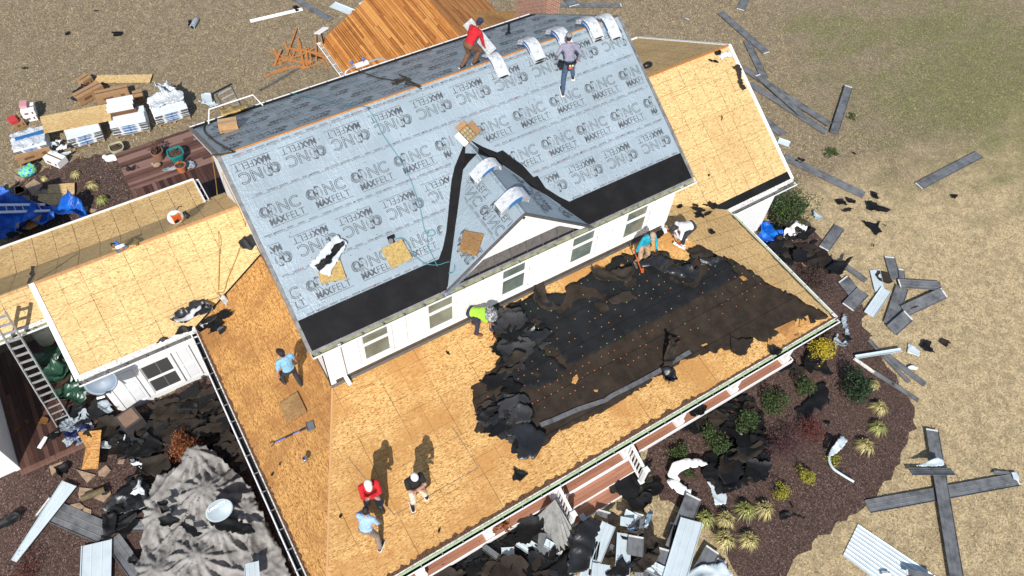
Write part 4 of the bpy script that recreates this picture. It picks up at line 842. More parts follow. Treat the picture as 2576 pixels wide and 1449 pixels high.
b = MB(); b.ball(T(.04, -.02, .75), .06, 6, 0, (1, .8, .7)); b.build('tape_reel', plain('tool_orange', (.75, .07, .02), .5), tb); b = MB(); b.ball(T(.10, -.02, .82), .045, 6); b.ball(T(.02, -.03, .83), .04, 6); b.build('nail_coils', plain('brass_coil', (.55, .45, .28), .4, .5), tb)
# man in red carrying a bundle on the back slope
p = onback(1178, 166); r, T = person('man in red sweatshirt and navy cap carrying a white shingle bundle', p, (.95, .25), f_red, f_brown, .95, lean=38, hip=.76, feet=((-.06, -.2), (.1, .16)), hands=((-.12, .46, .74), (.2, .46, .50)), elbow=(.2, -.9, -.3), head=(18, -5), hat='cap_back', hatm=f_capn, normal=nB, hair=m_hair, skin=m_skint, fat=1.05)
RED_T = T
# man stripping felt by the right windows
p = onfront(1607, 658); r, T = person('man in teal shirt and patterned trousers holding a long orange shovel', p, (-.1, -1), f_teal, f_camo, 1.0, lean=14, hip=.90, feet=((-.19, -.02), (.17, .04)), hands=((-.27, .30, .86), (.36, .14, .78)), elbow=(.5, -.7, 0), head=(26, 0), hat='cap', hatm=f_capt, normal=nF, gloves=True, fat=1.05, shoe=plain('boot_grey', (.10, .09, .08), .8), sole=False, gripdir=(0, .4, -1))
TEAL_T = T
# man bent over with the magnetic broom
p = onright(1716, 612); r, T = person('man in white hoodie bent over a red push broom', p, (-.9, .12), f_whi, f_char, 1.0, lean=78, hip=.84, feet=((-.08, .05), (.14, -.2)), hands=((.0, .44, .62), (-.22, .42, .70)), elbow=(.2, .2, -1), head=(5, 0), hat='cap', hatm=plain('cap_charcoal', (.03, .03, .033), .8), normal=(DZ / 2.95, 0, 1), skin=m_skint, shoe=m_shoew, hiploc=(0, -.12), fat=1.05)
WHITE_T = T
# man bent over in a lime shirt
p = onfront(1199, 833); r, T = person('man in lime green shirt and wide sun hat bent over under the wall', p, (.62, -.85), f_lime, f_navy, 1.0, lean=68, hip=.80, feet=((.12, .05), (-.16, -.16)), hands=((.30, .62, .42), (-.16, .60, .36)), elbow=(.4, .2, -.8), sleeves='short', head=(0, 0), hat='wide', hatm=f_camog, normal=nF, skin=m_skint, shoe=m_boot, sole=False, hiploc=(-.06, -.22), gloves=True)
LIME_T = T
# ================================================================ LOOSE THINGS
m_pan0 = plain('strip_grey', (.13, .13, .135), .5, .2, var=.3)
def basis(n):
    n = V(n).normalized(); u = Y.cross(n) if abs(n.y) < .9 else X.cross(n); u = V((1, 0, 0)) - n * n.x; u.normalize(); return u, n.cross(u), n
def inpoly(x, y, P):
    c_ = False; j = len(P) - 1
    for i in range(len(P)):
        if (P[i][1] > y) != (P[j][1] > y) and x < (P[j][0] - P[i][0]) * (y - P[i][1]) / (P[j][1] - P[i][1]) + P[i][0]: c_ = not c_
        j = i
    return c_
def near(x, y, P):
    m = 9e9; bst = (x, y)
    for i in range(len(P)):
        a, b_ = P[i - 1], P[i]; dx, dy = b_[0] - a[0], b_[1] - a[1]; t_ = max(0, min(1, ((x - a[0]) * dx + (y - a[1]) * dy) / (dx * dx + dy * dy + 1e-9))); p = (a[0] + t_ * dx, a[1] + t_ * dy); d = math.hypot(x - p[0], y - p[1])
        if d < m: m = d; bst = p
    return m, bst
def sheet(name, pts, n, mat, h=.04, seed=0, jag=.25, curl=.5, parent=None, lift=.015, thick=.006, step=None, freq=2.2, smooth_=True, fold=None, rag=.05, **kw):
    """a torn limp sheet lying on a plane: ragged edge, creases and lifted corners"""
    pts = [V(p) for p in pts]; o = sum(pts, V()) / len(pts); u, v, n = basis(n); Q0 = [((p - o).dot(u), (p - o).dot(v)) for p in pts]; r = random.Random(seed)
    x0, x1 = min(a for a, _ in Q0), max(a for a, _ in Q0); y0, y1 = min(b_ for _, b_ in Q0), max(b_ for _, b_ in Q0); sz = max(x1 - x0, y1 - y0); st = step or max(.022, sz / 22); Q = []
    for i in range(len(Q0)):
        a, b_ = Q0[i - 1], Q0[i]; l = math.hypot(b_[0] - a[0], b_[1] - a[1]); k = max(1, int(l / max(st * 1.3, .07)))
        for j in range(k):
            t_ = j / k; w = min(rag, l * .12) * (1 if j else .3); Q.append((a[0] + (b_[0] - a[0]) * t_ + r.uniform(-w, w), a[1] + (b_[1] - a[1]) * t_ + r.uniform(-w, w)))
    nx, ny = int((x1 - x0) / st) + 3, int((y1 - y0) / st) + 3; idx = {}; vs = []; fs = []
    def vert(i, j):
        if (i, j) in idx: return idx[i, j]
        x = x0 + (i - .5) * st + r.uniform(-jag, jag) * st; y = y0 + (j - .5) * st + r.uniform(-jag, jag) * st; e, bp = near(x, y, Q); k = seed * 7.3
        if e < st * .45 or not inpoly(x, y, Q): x, y = bp; e = 0
        a = noise.noise(V((x * freq, y * freq, k))); b_ = 1 - abs(noise.noise(V((x * freq * .8 + y * .9, y * freq * .6, k + 9)))) * 2.6; z = lift + h * (max(0, a) * .9 + max(0, b_) ** 3 * .8)
        z += h * curl * max(0, 1 - e / (sz * .14 + .02)) * max(0, noise.noise(V((x * 1.7, y * 1.7, k + 4))) + .25) * 2.2
        if fold: z += fold(x, y)
        idx[i, j] = len(vs); vs.append(o + u * x + v * y + n * z); return idx[i, j]
    for j in range(ny):
        for i in range(nx):
            cx_, cy_ = x0 + i * st, y0 + j * st
            if inpoly(cx_, cy_, Q): fs.append([vert(i, j), vert(i + 1, j), vert(i + 1, j + 1), vert(i, j + 1)])
    if not fs: fs = [[vert(0, 0), vert(1, 0), vert(1, 1), vert(0, 1)]]
    b = MB(); b.raw(vs, fs); ob_ = b.build(name, mat, parent, smooth=smooth_, **kw)
    s_ = ob_.modifiers.new('s', 'SOLIDIFY'); s_.thickness = thick; s_.offset = 0; return ob_
UPZ = (0, 0, 1)
def S(label, fn, n, c_, r_, pts, mat, h=.05, name='felt_scrap', cat='roofing felt', lift=.015, **kw):
    kw.setdefault('seed', len(OFF) % 97)
    return sheet(name, [fn(*q(c_, r_, x, y), lift) if fn is not G else G(*q(c_, r_, x, y), GZ + .03) for x, y in pts], n, mat, h, label=label, cat=cat, lift=lift, **kw)
def SG(label, c_, r_, pts, mat, h=.05, z=GZ + .03, name='felt_scrap', cat='roofing felt', **kw):
    kw.setdefault('seed', len(OFF) % 97); return sheet(name, [G(*q(c_, r_, x, y), z) for x, y in pts], UPZ, mat, h, label=label, cat=cat, **kw)
# ---- felt still on the porch roof (part of the house)
brown = [(1240, 790), (1288, 762), (1338, 742), (1342, 723), (1385, 740), (1421, 740), (1421, 723), (1448, 710), (1475, 713), (1481, 686), (1518, 680), (1545, 663), (1548, 643), (1565, 635), (1588, 643), (1648, 633), (1675, 633), (1698, 653), (1735, 656), (1731, 630), (1765, 623), (1791, 633), (1795, 650), (1821, 643), (1875, 673), (1932, 713), (2012, 753), (2066, 783), (2085, 798), (2040, 815), (2020, 806), (1985, 818), (1950, 845), (1925, 862), (1890, 850), (1860, 895), (1838, 880), (1755, 897), (1690, 925), (1640, 960), (1545, 1020), (1490, 1050), (1415, 1083), (1350, 1135), (1320, 1143), (1270, 1105), (1230, 1090), (1191, 1088), (1207, 1060), (1191, 1020), (1190, 985), (1177, 972), (1200, 965), (1240, 930), (1262, 890), (1225, 870), (1258, 870), (1230, 830)]
NFP = V((0, -DZ / D, 1)).normalized()
sheet('remaining_felt', [onfront(*p) for p in brown], NFP, m_oldf, .012, 3, .45, 2., house, .008, step=.09)
dark = [(1288, 764), (1338, 744), (1345, 726), (1388, 742), (1421, 742), (1448, 712), (1481, 690), (1518, 682), (1548, 647), (1588, 645), (1648, 636), (1698, 655), (1735, 658), (1731, 634), (1791, 637), (1820, 650), (1860, 700), (1621, 820), (1431, 923), (1405, 890), (1370, 870), (1350, 840), (1300, 800)]
sheet('remaining_felt', [onfront(*p) for p in dark], NFP, m_newf, .012, 5, .3, 2., house, .020, step=.09)
sheet('remaining_felt', [onfront(*p) for p in [(1290, 880), (1350, 870), (1390, 900), (1425, 930), (1380, 970), (1300, 980), (1270, 930)]], NFP, m_newf, .012, 6, .3, 2., house, .022, step=.09)
rn = random.Random(21); cn = MB(); co = MB()
for k in range(52):
    for j in range(13):
        jx, jy = rn.uniform(-3, 3), rn.uniform(-3, 3); px, py = 1225 + k * 16, 945 - k * 8.4 + (j - 6.) * 26; a = V(onfront(px + jx, py + jy, .035))
        if inpoly(px, py, brown) and rn.random() < .6: (cn if (j < 6 and rn.random() < .8) or rn.random() < .15 else co).tube([a, a + Z * .012], .017 if rn.random() < .6 else .014, 6)
cn.build('cap_nails_green', plain('cap_green', (.16, .42, .11), .5), house, kind='stuff'); co.build('cap_nails_orange', plain('cap_orange', (.50, .17, .07), .5), house, kind='stuff')
f_ = onfront
S('curled brown-backed felt flap rolled up in the middle of the stripped roof', f_, NFP, 2, 1, [(580, 605), (740, 600), (900, 600), (885, 690), (760, 690), (640, 680), (600, 650)], m_brn, .14, curl=1.2, lift=.05)
S('large shiny black felt sheet crumpled in front of the teal shirted man', f_, NFP, 2, 1, [(900, 560), (1050, 500), (1120, 480), (1250, 560), (1400, 590), (1390, 660), (1280, 680), (1130, 640), (1060, 580), (960, 590)], m_blk2, .22, curl=.5, lift=.05)
S('brown felt flap folded over beside the upper wall, third window', f_, NFP, 2, 1, [(150, 740), (230, 700), (260, 800), (370, 880), (300, 905), (200, 870), (150, 810)], m_brn, .16, curl=1.)
S('rust brown felt patch torn loose near the centre of the dark felt', f_, NFP, 2, 1, [(720, 820), (830, 750), (900, 755), (960, 810), (860, 830), (760, 850)], m_brn, .02, lift=.03)
S('crumpled black felt beside the broom in front of the hip line', f_, NFP, 2, 1, [(1310, 440), (1400, 415), (1505, 450), (1515, 510), (1430, 520), (1340, 490)], m_brn, .1, lift=.04)
S('black felt fold gleaming in the upper right of the stripped roof', f_, NFP, 2, 1, [(1400, 520), (1500, 510), (1600, 530), (1520, 570), (1420, 560)], m_blk2, .16, lift=.04)
S('black felt lying over the flashing at the corner downspout', f_, NFP, 2, 1, [(1060, 320), (1150, 270), (1140, 330), (1110, 360), (1070, 360)], m_blk, .05, lift=.04)
S('tall brown felt flap standing up from the lower part of the roof', f_, NFP, 2, 1, [(1150, 1120), (1235, 1130), (1225, 1230), (1200, 1340), (1120, 1330), (1135, 1240)], m_brn, .22, curl=1.1, lift=.05)
S('star shaped black felt scrap hanging over the plywood edge', f_, NFP, 2, 1, [(1110, 1350), (1170, 1330), (1225, 1370), (1230, 1440), (1160, 1480), (1120, 1430)], m_blk2, .2, curl=1., lift=.05)
S('brown felt tongue reaching onto the plywood near the right corner', f_, NFP, 2, 1, [(1640, 1080), (1690, 1110), (1830, 1110), (1770, 1220), (1720, 1245), (1650, 1220)], m_brn, .05, lift=.03)
S('black felt scrap draped over the front corner gutter', f_, NFP, 3, 1, [(0, 1170), (60, 1175), (100, 1200), (60, 1250), (0, 1230)], m_blk, .08, lift=.06)
S('lone triangular black felt scrap on clean plywood behind the steps', f_, NFP, 2, 2, [(0, 640), (60, 660), (125, 680), (70, 735), (10, 735)], m_blk, .05, lift=.02)
S('tiny black felt scrap on the plywood below the arms crossed men', f_, NFP, 1, 2, [(1375, 1100), (1395, 1085), (1390, 1120), (1370, 1125)], m_blk, .03)
for lb, c_, r_, pts in (('small black felt chip by the dormer wall base', 1, 1, [(1425, 1205), (1450, 1210), (1465, 1235), (1440, 1225)]), ('small black felt chip left of the red sweater', 1, 2, [(630, 990), (650, 985), (645, 1020), (625, 1010)]), ('small black felt chip on the plywood beside the side gutter', 1, 2, [(110, 690), (140, 655), (135, 690), (115, 700)])): S(lb, f_ if r_ != 9 else onleft, NFP, c_, r_, pts, m_blk, .03)
STF = {}
CN = {'black_felt': 'black', 'ice_membrane': 'dull black', 'black_felt_shiny': 'shiny black', 'brown_felt': 'brown', 'grey_felt': 'grey', 'plastic_wrap': 'clear', 'sheet_green': 'green', 'underlay_scrap': 'blue-grey'}
def heap(label, group, poly, n, fn, nrm, mats, sz, zr, seed, name='felt_scrap', cat='roofing felt', h=.045, over=None, bits=0):
    r = random.Random(seed); k = 0; x0, x1 = min(p[0] for p in poly), max(p[0] for p in poly); y0, y1 = min(p[1] for p in poly), max(p[1] for p in poly)
    while k < n + bits:
        px, py = r.uniform(x0, x1), r.uniform(y0, y1)
        if not inpoly(px, py, poly): continue
        bit = k < bits; c_ = fn(px, py); s = r.uniform(*sz) * (.42 if bit else 1); a0 = r.uniform(0, 6.3); m = r.randint(6, 11); e = r.uniform(.35, .95); tl = .25 if bit else .15
        nn = (V(nrm) + V((r.uniform(-tl, tl), r.uniform(-tl, tl), 0))).normalized(); u, v, _ = basis(nn)
        rj = [r.uniform(.38, 1.28) for i in range(m)]
        P = [c_ + u * math.cos(a0 + 6.283 * i / m) * s * rj[i] + v * math.sin(a0 + 6.283 * i / m) * s * e * rj[i] for i in range(m)]
        zc = r.uniform(zr[0], zr[1]) * (.7 if bit else .6 + .5 * k / (n + bits)); P = [V((p.x, p.y, c_.z + zc - ((p.x - c_.x) * nn.x + (p.y - c_.y) * nn.y) / nn.z)) for p in P]
        if bit:
            mt = r.choice(mats); mb = STF.setdefault(mt, MB()); mid = sum(P, V()) / len(P) + nn * r.uniform(.0, .03); P2 = [p + nn * r.uniform(-.01, .02) for p in P]; mb.raw([mid] + P2, [[0, i + 1, (i + 1) % m + 1] for i in range(m)]); k += 1; continue
        th = r.uniform(0, 3.14); th2 = th + r.uniform(.6, 1.6); k1, k2 = r.choice((0, 0, r.uniform(.1, .5))), r.choice((0, r.uniform(0, .5))); o1, o2 = r.uniform(-.3, .3) * s, r.uniform(-.3, .3) * s
        kb = r.choice((0, r.uniform(.3, 1.1))); fo = lambda x, y: kb * max(0, x * math.sin(th) - y * math.cos(th) - .25 * s) ** 1.6 + k1 * abs(x * math.cos(th) + y * math.sin(th) - o1) + k2 * max(0, x * math.cos(th2) + y * math.sin(th2) - o2)
        mt_ = r.choice(mats); sheet(name, P, nn, mt_, h * r.uniform(.2, 1.2), seed * 100 + k, .15, r.uniform(.1, .7), lift=.02, step=max(.035, s / 8), freq=1.1, rag=.035, fold=fo, smooth_=r.random() < .25, label=('large ' if s > sz[0] + (sz[1] - sz[0]) * .66 else ('small ' if s < sz[0] + (sz[1] - sz[0]) * .33 else 'medium ')) + CN.get(mt_.name, '') + ' piece, ' + ('upper', 'middle', 'lower')[min(2, int(3 * (py - y0) / (y1 - y0)))] + ' ' + ('left', 'centre', 'right')[min(2, int(3 * (px - x0) / (x1 - x0)))] + ', in the ' + group.replace('torn ', ''), cat=cat, group=group); k += 1
MF = [m_blk, m_mem, m_blk2, m_brn, m_blk, m_gry]
heap('torn black felt piece heaped at the left end of the stripped roof', 'torn felt heaped beside the lime shirted man', [(1240, 800), (1320, 805), (1400, 840), (1370, 890), (1300, 880), (1290, 960), (1300, 1040), (1345, 1110), (1310, 1130), (1240, 1080), (1200, 1075), (1200, 985), (1255, 940), (1270, 880)], 34, f_, NFP, MF, (.25, .62), (.02, .22), 31, bits=60)
heap('torn black felt piece heaped where the porch roof meets the right wing', 'torn felt heaped in the right roof valley', [(1700, 520), (1740, 515), (1795, 520), (1830, 535), (1790, 550), (1740, 548), (1712, 545)], 8, lambda x, y: onright(x, y), (.2, 0, 1), [m_blk, m_blk, m_brn], (.14, .3), (.03, .12), 32)
heap('torn black felt piece caught in the left roof valley above the window wing', 'torn felt caught in the left roof valley', [(495, 815), (530, 800), (575, 770), (590, 775), (560, 830), (530, 850), (500, 850)], 8, lambda x, y: onleft(x, y), (-.2, 0, 1), [m_blk, m_blk2, m_blk], (.13, .3), (.03, .16), 33)
for i_, (c__, r__, pts) in enumerate(((2, 1, [(1715, 640), (1740, 632), (1772, 650), (1765, 668), (1745, 670)]), (2, 1, [(1425, 1155), (1470, 1140), (1475, 1150), (1440, 1165)]), (2, 1, [(450, 1440), (460, 1400), (490, 1375), (502, 1410), (480, 1449)]), (3, 1, [(45, 1035), (110, 1005), (200, 965), (205, 1000), (165, 1020), (135, 1095), (90, 1060)]), (3, 1, [(240, 960), (300, 930), (318, 985), (290, 1030), (235, 1020)]), (2, 1, [(815, 550), (845, 545), (848, 560), (825, 562)]), (2, 2, [(615, 45), (650, 40), (645, 60), (625, 58)]), (3, 1, [(0, 1100), (60, 1150), (75, 1165), (0, 1170)]), (3, 1, [(200, 1080), (240, 1065), (235, 1085), (210, 1092)]))):
    P = [onfront(*q(c__, r__, x, y), .045) for x, y in pts]; MB().slab(P, .004, uv=((0, 0, 0), X, Y), n=NFP).build('bare_plywood_patch', m_osb_o, house)
m = MB(); P = [onfront(*q(c__, r__, x, y), .06) for c__, r__, x, y in ((2, 2, 215, 310), (2, 2, 330, 265), (2, 2, 500, 190), (2, 2, 700, 125), (2, 2, 760, 85), (2, 2, 960, -15), (2, 1, 1110, 1350), (2, 1, 1210, 1285), (2, 1, 1345, 1205))]
for i in range(len(P) - 1): m.bar(P[i], P[i + 1], .13, .035, up=(0, -.14, 1))
m.build('drip_edge_strip', m_pan0, label='long bent grey flashing strip lying across the brown felt', cat='flashing strip')
# porch roof: shovels, board, chalk square, tools
def tool_line(name, label, a, b_, r, mat, cat, group=None):
    t_ = thing(name, label, cat, (V(a) + V(b_)) / 2, group); m = MB(); m.tube([a, b_], r, 8); m.build('handle', mat, t_); return t_
m_orange = plain('tool_orange2', (.60, .11, .02), .5); m_redt = plain('tool_red', (.55, .02, .03), .45); m_bluet = plain('tool_blue', (.06, .14, .45), .5); m_steel = plain('steel', (.35, .35, .36), .35, .7)
a = onfront(680, 1118) if False else onleft(681, 1118, .06); b_ = onleft(772, 1076, .06)
t_ = thing('roofing_shovel', 'blue handled tear-off shovel lying on the plywood side slope', 'shovel', (a + b_) / 2)
m = MB(); m.tube([a.lerp(b_, .12), b_], .018, 8); m.build('handle', m_bluet, t_); m = MB(); m.tube([a.lerp(b_, .40), a.lerp(b_, .62)], .021, 8); m.tube([a.lerp(b_, .8), b_], .024, 8); m.build('sleeve', m_black, t_)
d = (b_ - a).normalized(); w = d.cross(Z).normalized(); m = MB(); g1 = a.lerp(b_, .12); m.tube([g1, a + w * .07, a - w * .07, g1], .014, 6); m.build('grip', m_black, t_)
m = MB(); m.slab([b_ - w * .12, b_ + w * .12, b_ + w * .13 + d * .20, b_ - w * .13 + d * .20], .012); m.slab([b_ - w * .12, b_ + w * .12, b_ + w * .12 + Z * .05, b_ - w * .12 + Z * .05], .008, n=d); m.build('blade', m_steel, t_)
def board(label, pts, mat, name='foam_board', cat='board', t=.05, dz=0, n=None, bev=.01):
    P = [V(p) for p in pts]; c_ = sum(P, V()) / len(P); u = (P[1] - P[0]).normalized(); nn = n or (P[1] - P[0]).cross(P[-1] - P[0]).normalized(); nn = V(nn); nn = nn if nn.z > 0 else -nn
    m = MB(); m.slab([p + nn * (t + .01 + dz) for p in P], t, n=nn, uv=(tuple(c_), u, nn.cross(u))); return m.build(name, mat, label=label, cat=cat, bevel=bev)
board('square grey-brown seat cushion lying on the orange side slope', [onleft(*q(1, 2, x, y)) for x, y in ((180, 155), (320, 65), (390, 210), (245, 300))], m_osb_d, 'foam_board', 'foam pad', .07)
board('tan foam pad on the underlayment beside the black nail gun', [onmain(*q(1, 1, x, y)) for x, y in ((942, 435), (1095, 358), (1178, 500), (1025, 582))], m_foam, 'foam_board', 'foam pad', .06)
board('tan foam pad under the white plastic sheet', [onmain(*q(1, 1, x, y)) for x, y in ((468, 605), (620, 480), (680, 655), (490, 695))], m_foam, 'foam_board', 'foam pad', .06)
def ondl(px, py, dz=0): return hit(px, py, (-DS, 0, 1), (DX, 0, DPZ + dz))
board('rust brown foam pad on the left slope of the dormer', [ondl(*q(1, 1, x, y)) for x, y in ((1580, 295), (1725, 320), (1672, 485), (1540, 455))], m_osb_d, 'foam_board', 'foam pad', .06)
P = [onmain(*q(1, 1, x, y), .08) for x, y in ((395, 555), (600, 325), (690, 390), (590, 560), (550, 645), (470, 600), (430, 575))]
o = sheet('plastic_sheet', P, NF, m_wrap, .07, 4, .15, .5, None, .03, .006, freq=2.5, rag=.02, label='torn white plastic wrapper with black stripe on a foam pad', cat='plastic sheet')
sheet('black_stripe', [onmain(*q(1, 1, x, y), .20) for x, y in ((440, 560), (550, 480), (560, 430), (650, 370), (665, 395), (590, 490), (480, 612))], NF, m_blk, .03, 7, .3, 1., o, .05)
# nail gun
p = onmain(*q(1, 1, 1010, 350)); t_ = thing('nail_gun', 'black coil nail gun resting above a foam pad', 'nail gun', p); u, v, n_ = basis(NF)
m = MB(); m.bar(p + n_ * .08 - u * .08, p + n_ * .10 + u * .10, .07, .08); m.build('body', m_black, t_, bevel=.015); m = MB(); m.bar(p + n_ * .09 + u * .02, p + n_ * .09 + u * .03 - v * .15, .04, .04); m.build('handle', m_black, t_); m = MB(); m.tube([p + n_ * .03 - v * .08 - u * .03, p + n_ * .12 - v * .08 - u * .03], .06, 12); m.build('magazine', m_gutter, t_)
# teal man's shovel, white man's broom, lime man's bar
h1 = TEAL_T(.36, .14, .72); e1_ = onfront(*q(2, 1, 975, 590), .04); top_ = h1 + (h1 - e1_) * .30
t_ = thing('tear_off_shovel', 'long orange tear-off shovel held by the teal shirted man', 'shovel', e1_); m = MB(); m.tube([top_, e1_], .017, 8); m.build('handle', m_orange, t_); d = (e1_ - top_).normalized(); w = d.cross(Z).normalized(); m = MB(); m.slab([e1_ - w * .09, e1_ + w * .09, e1_ + w * .10 + V((d.x, d.y, 0)) * .2 + Z * .01, e1_ - w * .10 + V((d.x, d.y, 0)) * .2 + Z * .01], .012); m.build('blade', m_orange, t_)
h1 = WHITE_T(-.10, .44, .66); e1_ = onright(*q(2, 1, 1262, 405), .05); t_ = thing('push_broom', 'red push broom with white bristles held by the stooping man', 'broom', e1_); top_ = h1 + (h1 - e1_).normalized() * .25; m = MB(); m.tube([top_, e1_], .014, 8); m.build('handle', m_redt, t_)
w = (onfront(*q(2, 1, 1290, 425)) - onfront(*q(2, 1, 1235, 395))).normalized(); m = MB(); m.bar(e1_ - w * .2, e1_ + w * .2, .07, .05); m.build('head', m_wtrim, t_, bevel=.008); m = MB(); m.tube([e1_ - w * .1 + Z * .02, e1_ + (top_ - e1_) * .18], .012, 6); m.tube([e1_ + w * .1 + Z * .02, e1_ + (top_ - e1_) * .18], .012, 6); m.build('brace', m_redt, t_)
h1 = LIME_T(.30, .62, .42); e1_ = onfront(*q(1, 1, 1815, 1050), .04); t_ = thing('pry_bar', 'red pry bar in the hands of the lime shirted man', 'pry bar', e1_); m = MB(); m.tube([h1 + (h1 - e1_) * .2, e1_], .016, 8); m.build('handle', m_redt, t_); m = MB(); m.bar(e1_, e1_ + (e1_ - h1).normalized() * .12, .05, .015); m.build('claw', m_redt, t_)
m = MB(); p = onfront(*q(1, 2, 372, 573), .0); m.lathe(p, [(.001, .0), (.07, .0), (.07, .10), (.05, .11), (.05, .02), (.001, .02)], 14); m.build('tin_can', m_steel, label='small grey tin can on the golden plywood beside the blue shovel', cat='can')
m = MB(); P = [onfront(*q(1, 2, x, y), .008) for x, y in ((565, 385), (700, 560), (1045, 990), (1680, 630), (1480, 320))]
for i in (1, 2, 3):
    m.bar(P[i], P[(i + 1) % 5] if i < 4 else P[0], .013, .004)
m.build('chalk_line', m_gutter, house)
# ridge bundles draped over the ridge
def bundle_geo(L_=1.0, w=.34, t_=.10, n=12, bend=None):
    """profile function bend(s) -> (offset across, height, angle)"""
    pass
def draped(label, x, w=.36, layers=1, L_=1.02, fn=None, axis=Y, up=Z, cx0=0, slope=SM, group='shingle bundles draped over the ridges', fwd=0., zr=0, xo=X):
    """shingle bundle bent over a ridge; x = place along the ridge"""
    base = None
    for k in range(layers):
        z0 = .02 + k * .075; n = 14; prof = []
        for i in range(n + 1):
            s = (i / n - .5) * L_ + fwd; a = math.atan(slope); c_ = .22
            if abs(s) < c_: yy = s * math.cos(a * abs(s) / c_ * .5); zz = -c_ * .5 * slope * (s / c_) ** 2 * math.cos(a)
            else: yy = math.copysign(c_ * math.cos(a * .5) + (abs(s) - c_) * math.cos(a), s); zz = -c_ * .5 * slope * math.cos(a) - (abs(s) - c_) * math.sin(a)
            prof.append((yy, zz + .06 + z0))
        org = x if isinstance(x, V) else V((x, 0, zr)); o_ = org + xo * (k * .015)
        b = MB()
        for i in range(n):
            (ya, za), (yb, zb2) = prof[i], prof[i + 1]
            def pt(yy, zz, s): return o_ + axis * yy + up * zz + xo * s * w / 2
            tk = .065
            b.poly([pt(ya, za + tk, -1), pt(yb, zb2 + tk, -1), pt(yb, zb2 + tk, 1), pt(ya, za + tk, 1)], 0, (tuple(org), axis, xo)); b.poly([pt(ya, za, -1), pt(ya, za, 1), pt(yb, zb2, 1), pt(yb, zb2, -1)], 0)
            for s in (-1, 1): b.poly([pt(ya, za, s), pt(yb, zb2, s), pt(yb, zb2 + tk, s), pt(ya, za + tk, s)], 1 if 3 < i < 10 else 0)
        for i, e in ((0, 0), (n, 1)):
            (ya, za) = prof[i]; b.poly([o_ + axis * ya + up * za - xo * w / 2, o_ + axis * ya + up * za + xo * w / 2, o_ + axis * ya + up * (za + .065) + xo * w / 2, o_ + axis * ya + up * (za + .065) - xo * w / 2], 0)
        ob_ = b.build('shingle_bundle', [m_bwrap, m_bprint], label=label if layers == 1 else label + (', top one' if k == layers - 1 else (', bottom one' if k == 0 else ', middle one')), cat='shingle bundle', group=group)
        s_ = MB(); (ya, za) = prof[0]; s_.lathe(None, [(.001, .002), (1, .002)], 14, 0, Matrix.Translation(o_ + axis * (ya + (-.004)) + up * (za + .032)) @ Matrix([(xo.x, up.x, -axis.x), (xo.y, up.y, -axis.y), (xo.z, up.z, -axis.z)]).to_4x4() @ Matrix.Diagonal((w * .40, .03, 1, 1))); s_.build('open_end', m_black, ob_)
t = NT('printed_wrapper', .35); uv = t.uv(); n1 = t.n('TexBrick', {'Vector': t.map(uv, (1, 1, 1), (0, 0, 0)), 'Color1': (.78, .79, .80), 'Color2': (.70, .72, .73), 'Mortar': (.30, .32, .35), 'Scale': 1., 'Brick Width': .05, 'Row Height': .016, 'Mortar Size': .003}); bl = t.noise(uv, 11, 2); c = t.mix(t.ramp(bl, [(.38, 1.), (.42, .0)]), n1, (.80, .81, .81)); c = t.mix(t.ramp(t.noise(uv, 7, 3), [(.54, 0.), (.62, .55)]), c, (.28, .31, .35)); t.col(c); t.bump(t.noise(t.pos(), 14, 3, .6, 1.), .25, .01); m_bwrap = t.m
def rx(px, py): return hit(px, py, (0, 0, 1), (0, 0, .05)).x
draped('white shingle bundle over the ridge right behind the red shirted man', rx(1240, 145), fwd=-.12)
draped('white shingle bundle over the ridge, second from the left', rx(1330, 112), layers=2, fwd=-.08)
draped('white shingle bundle over the ridge just above the grey capped man', rx(1405, 88), layers=2, fwd=-.0)
draped('white shingle bundle over the ridge, second from the right', rx(1480, 62), layers=2, fwd=-.05)
draped('flat white shingle bundle over the ridge nearest the right gable', rx(1530, 55), fwd=-.18)
dg = 'shingle bundles draped over the dormer ridge'
draped('white shingle bundle over the dormer ridge, uphill stack', V((DX, -2.75, DPZ + .02)), axis=X, xo=-Y, slope=DS, layers=2, group=dg, fwd=-.16, w=.36, L_=.92)
draped('white shingle bundle over the dormer ridge, front stack', V((DX, -4.02, DPZ + .02)), axis=X, xo=-Y, slope=DS, layers=3, group=dg, fwd=-.12, w=.38, L_=.98)
# bundle carried by the man in red
a, b_ = RED_T(-.30, .42, .98), RED_T(.30, .56, .50); d = (b_ - a).normalized(); m = MB(); a = a - d * .18; b_ = b_ + d * .12; m.bar(a, b_, .09, .34, up=V((0, 0, 1))); o = m.build('shingle_bundle', m_bwrap, bevel=.02, label='white shingle bundle under the arm of the man in red', cat='shingle bundle')
m = MB(); w = V((-d.y, d.x, 0)).normalized(); m.ball(None, 1, 8, 0, (1, 1, 1), Matrix.Translation(b_ + d * .003) @ Matrix([(d.x, w.x, d.cross(w).x), (d.y, w.y, d.cross(w).y), (d.z, w.z, d.cross(w).z)]).to_4x4() @ Matrix.Diagonal((.006, .035, .15, 1))); m.build('open_end', m_black, o)
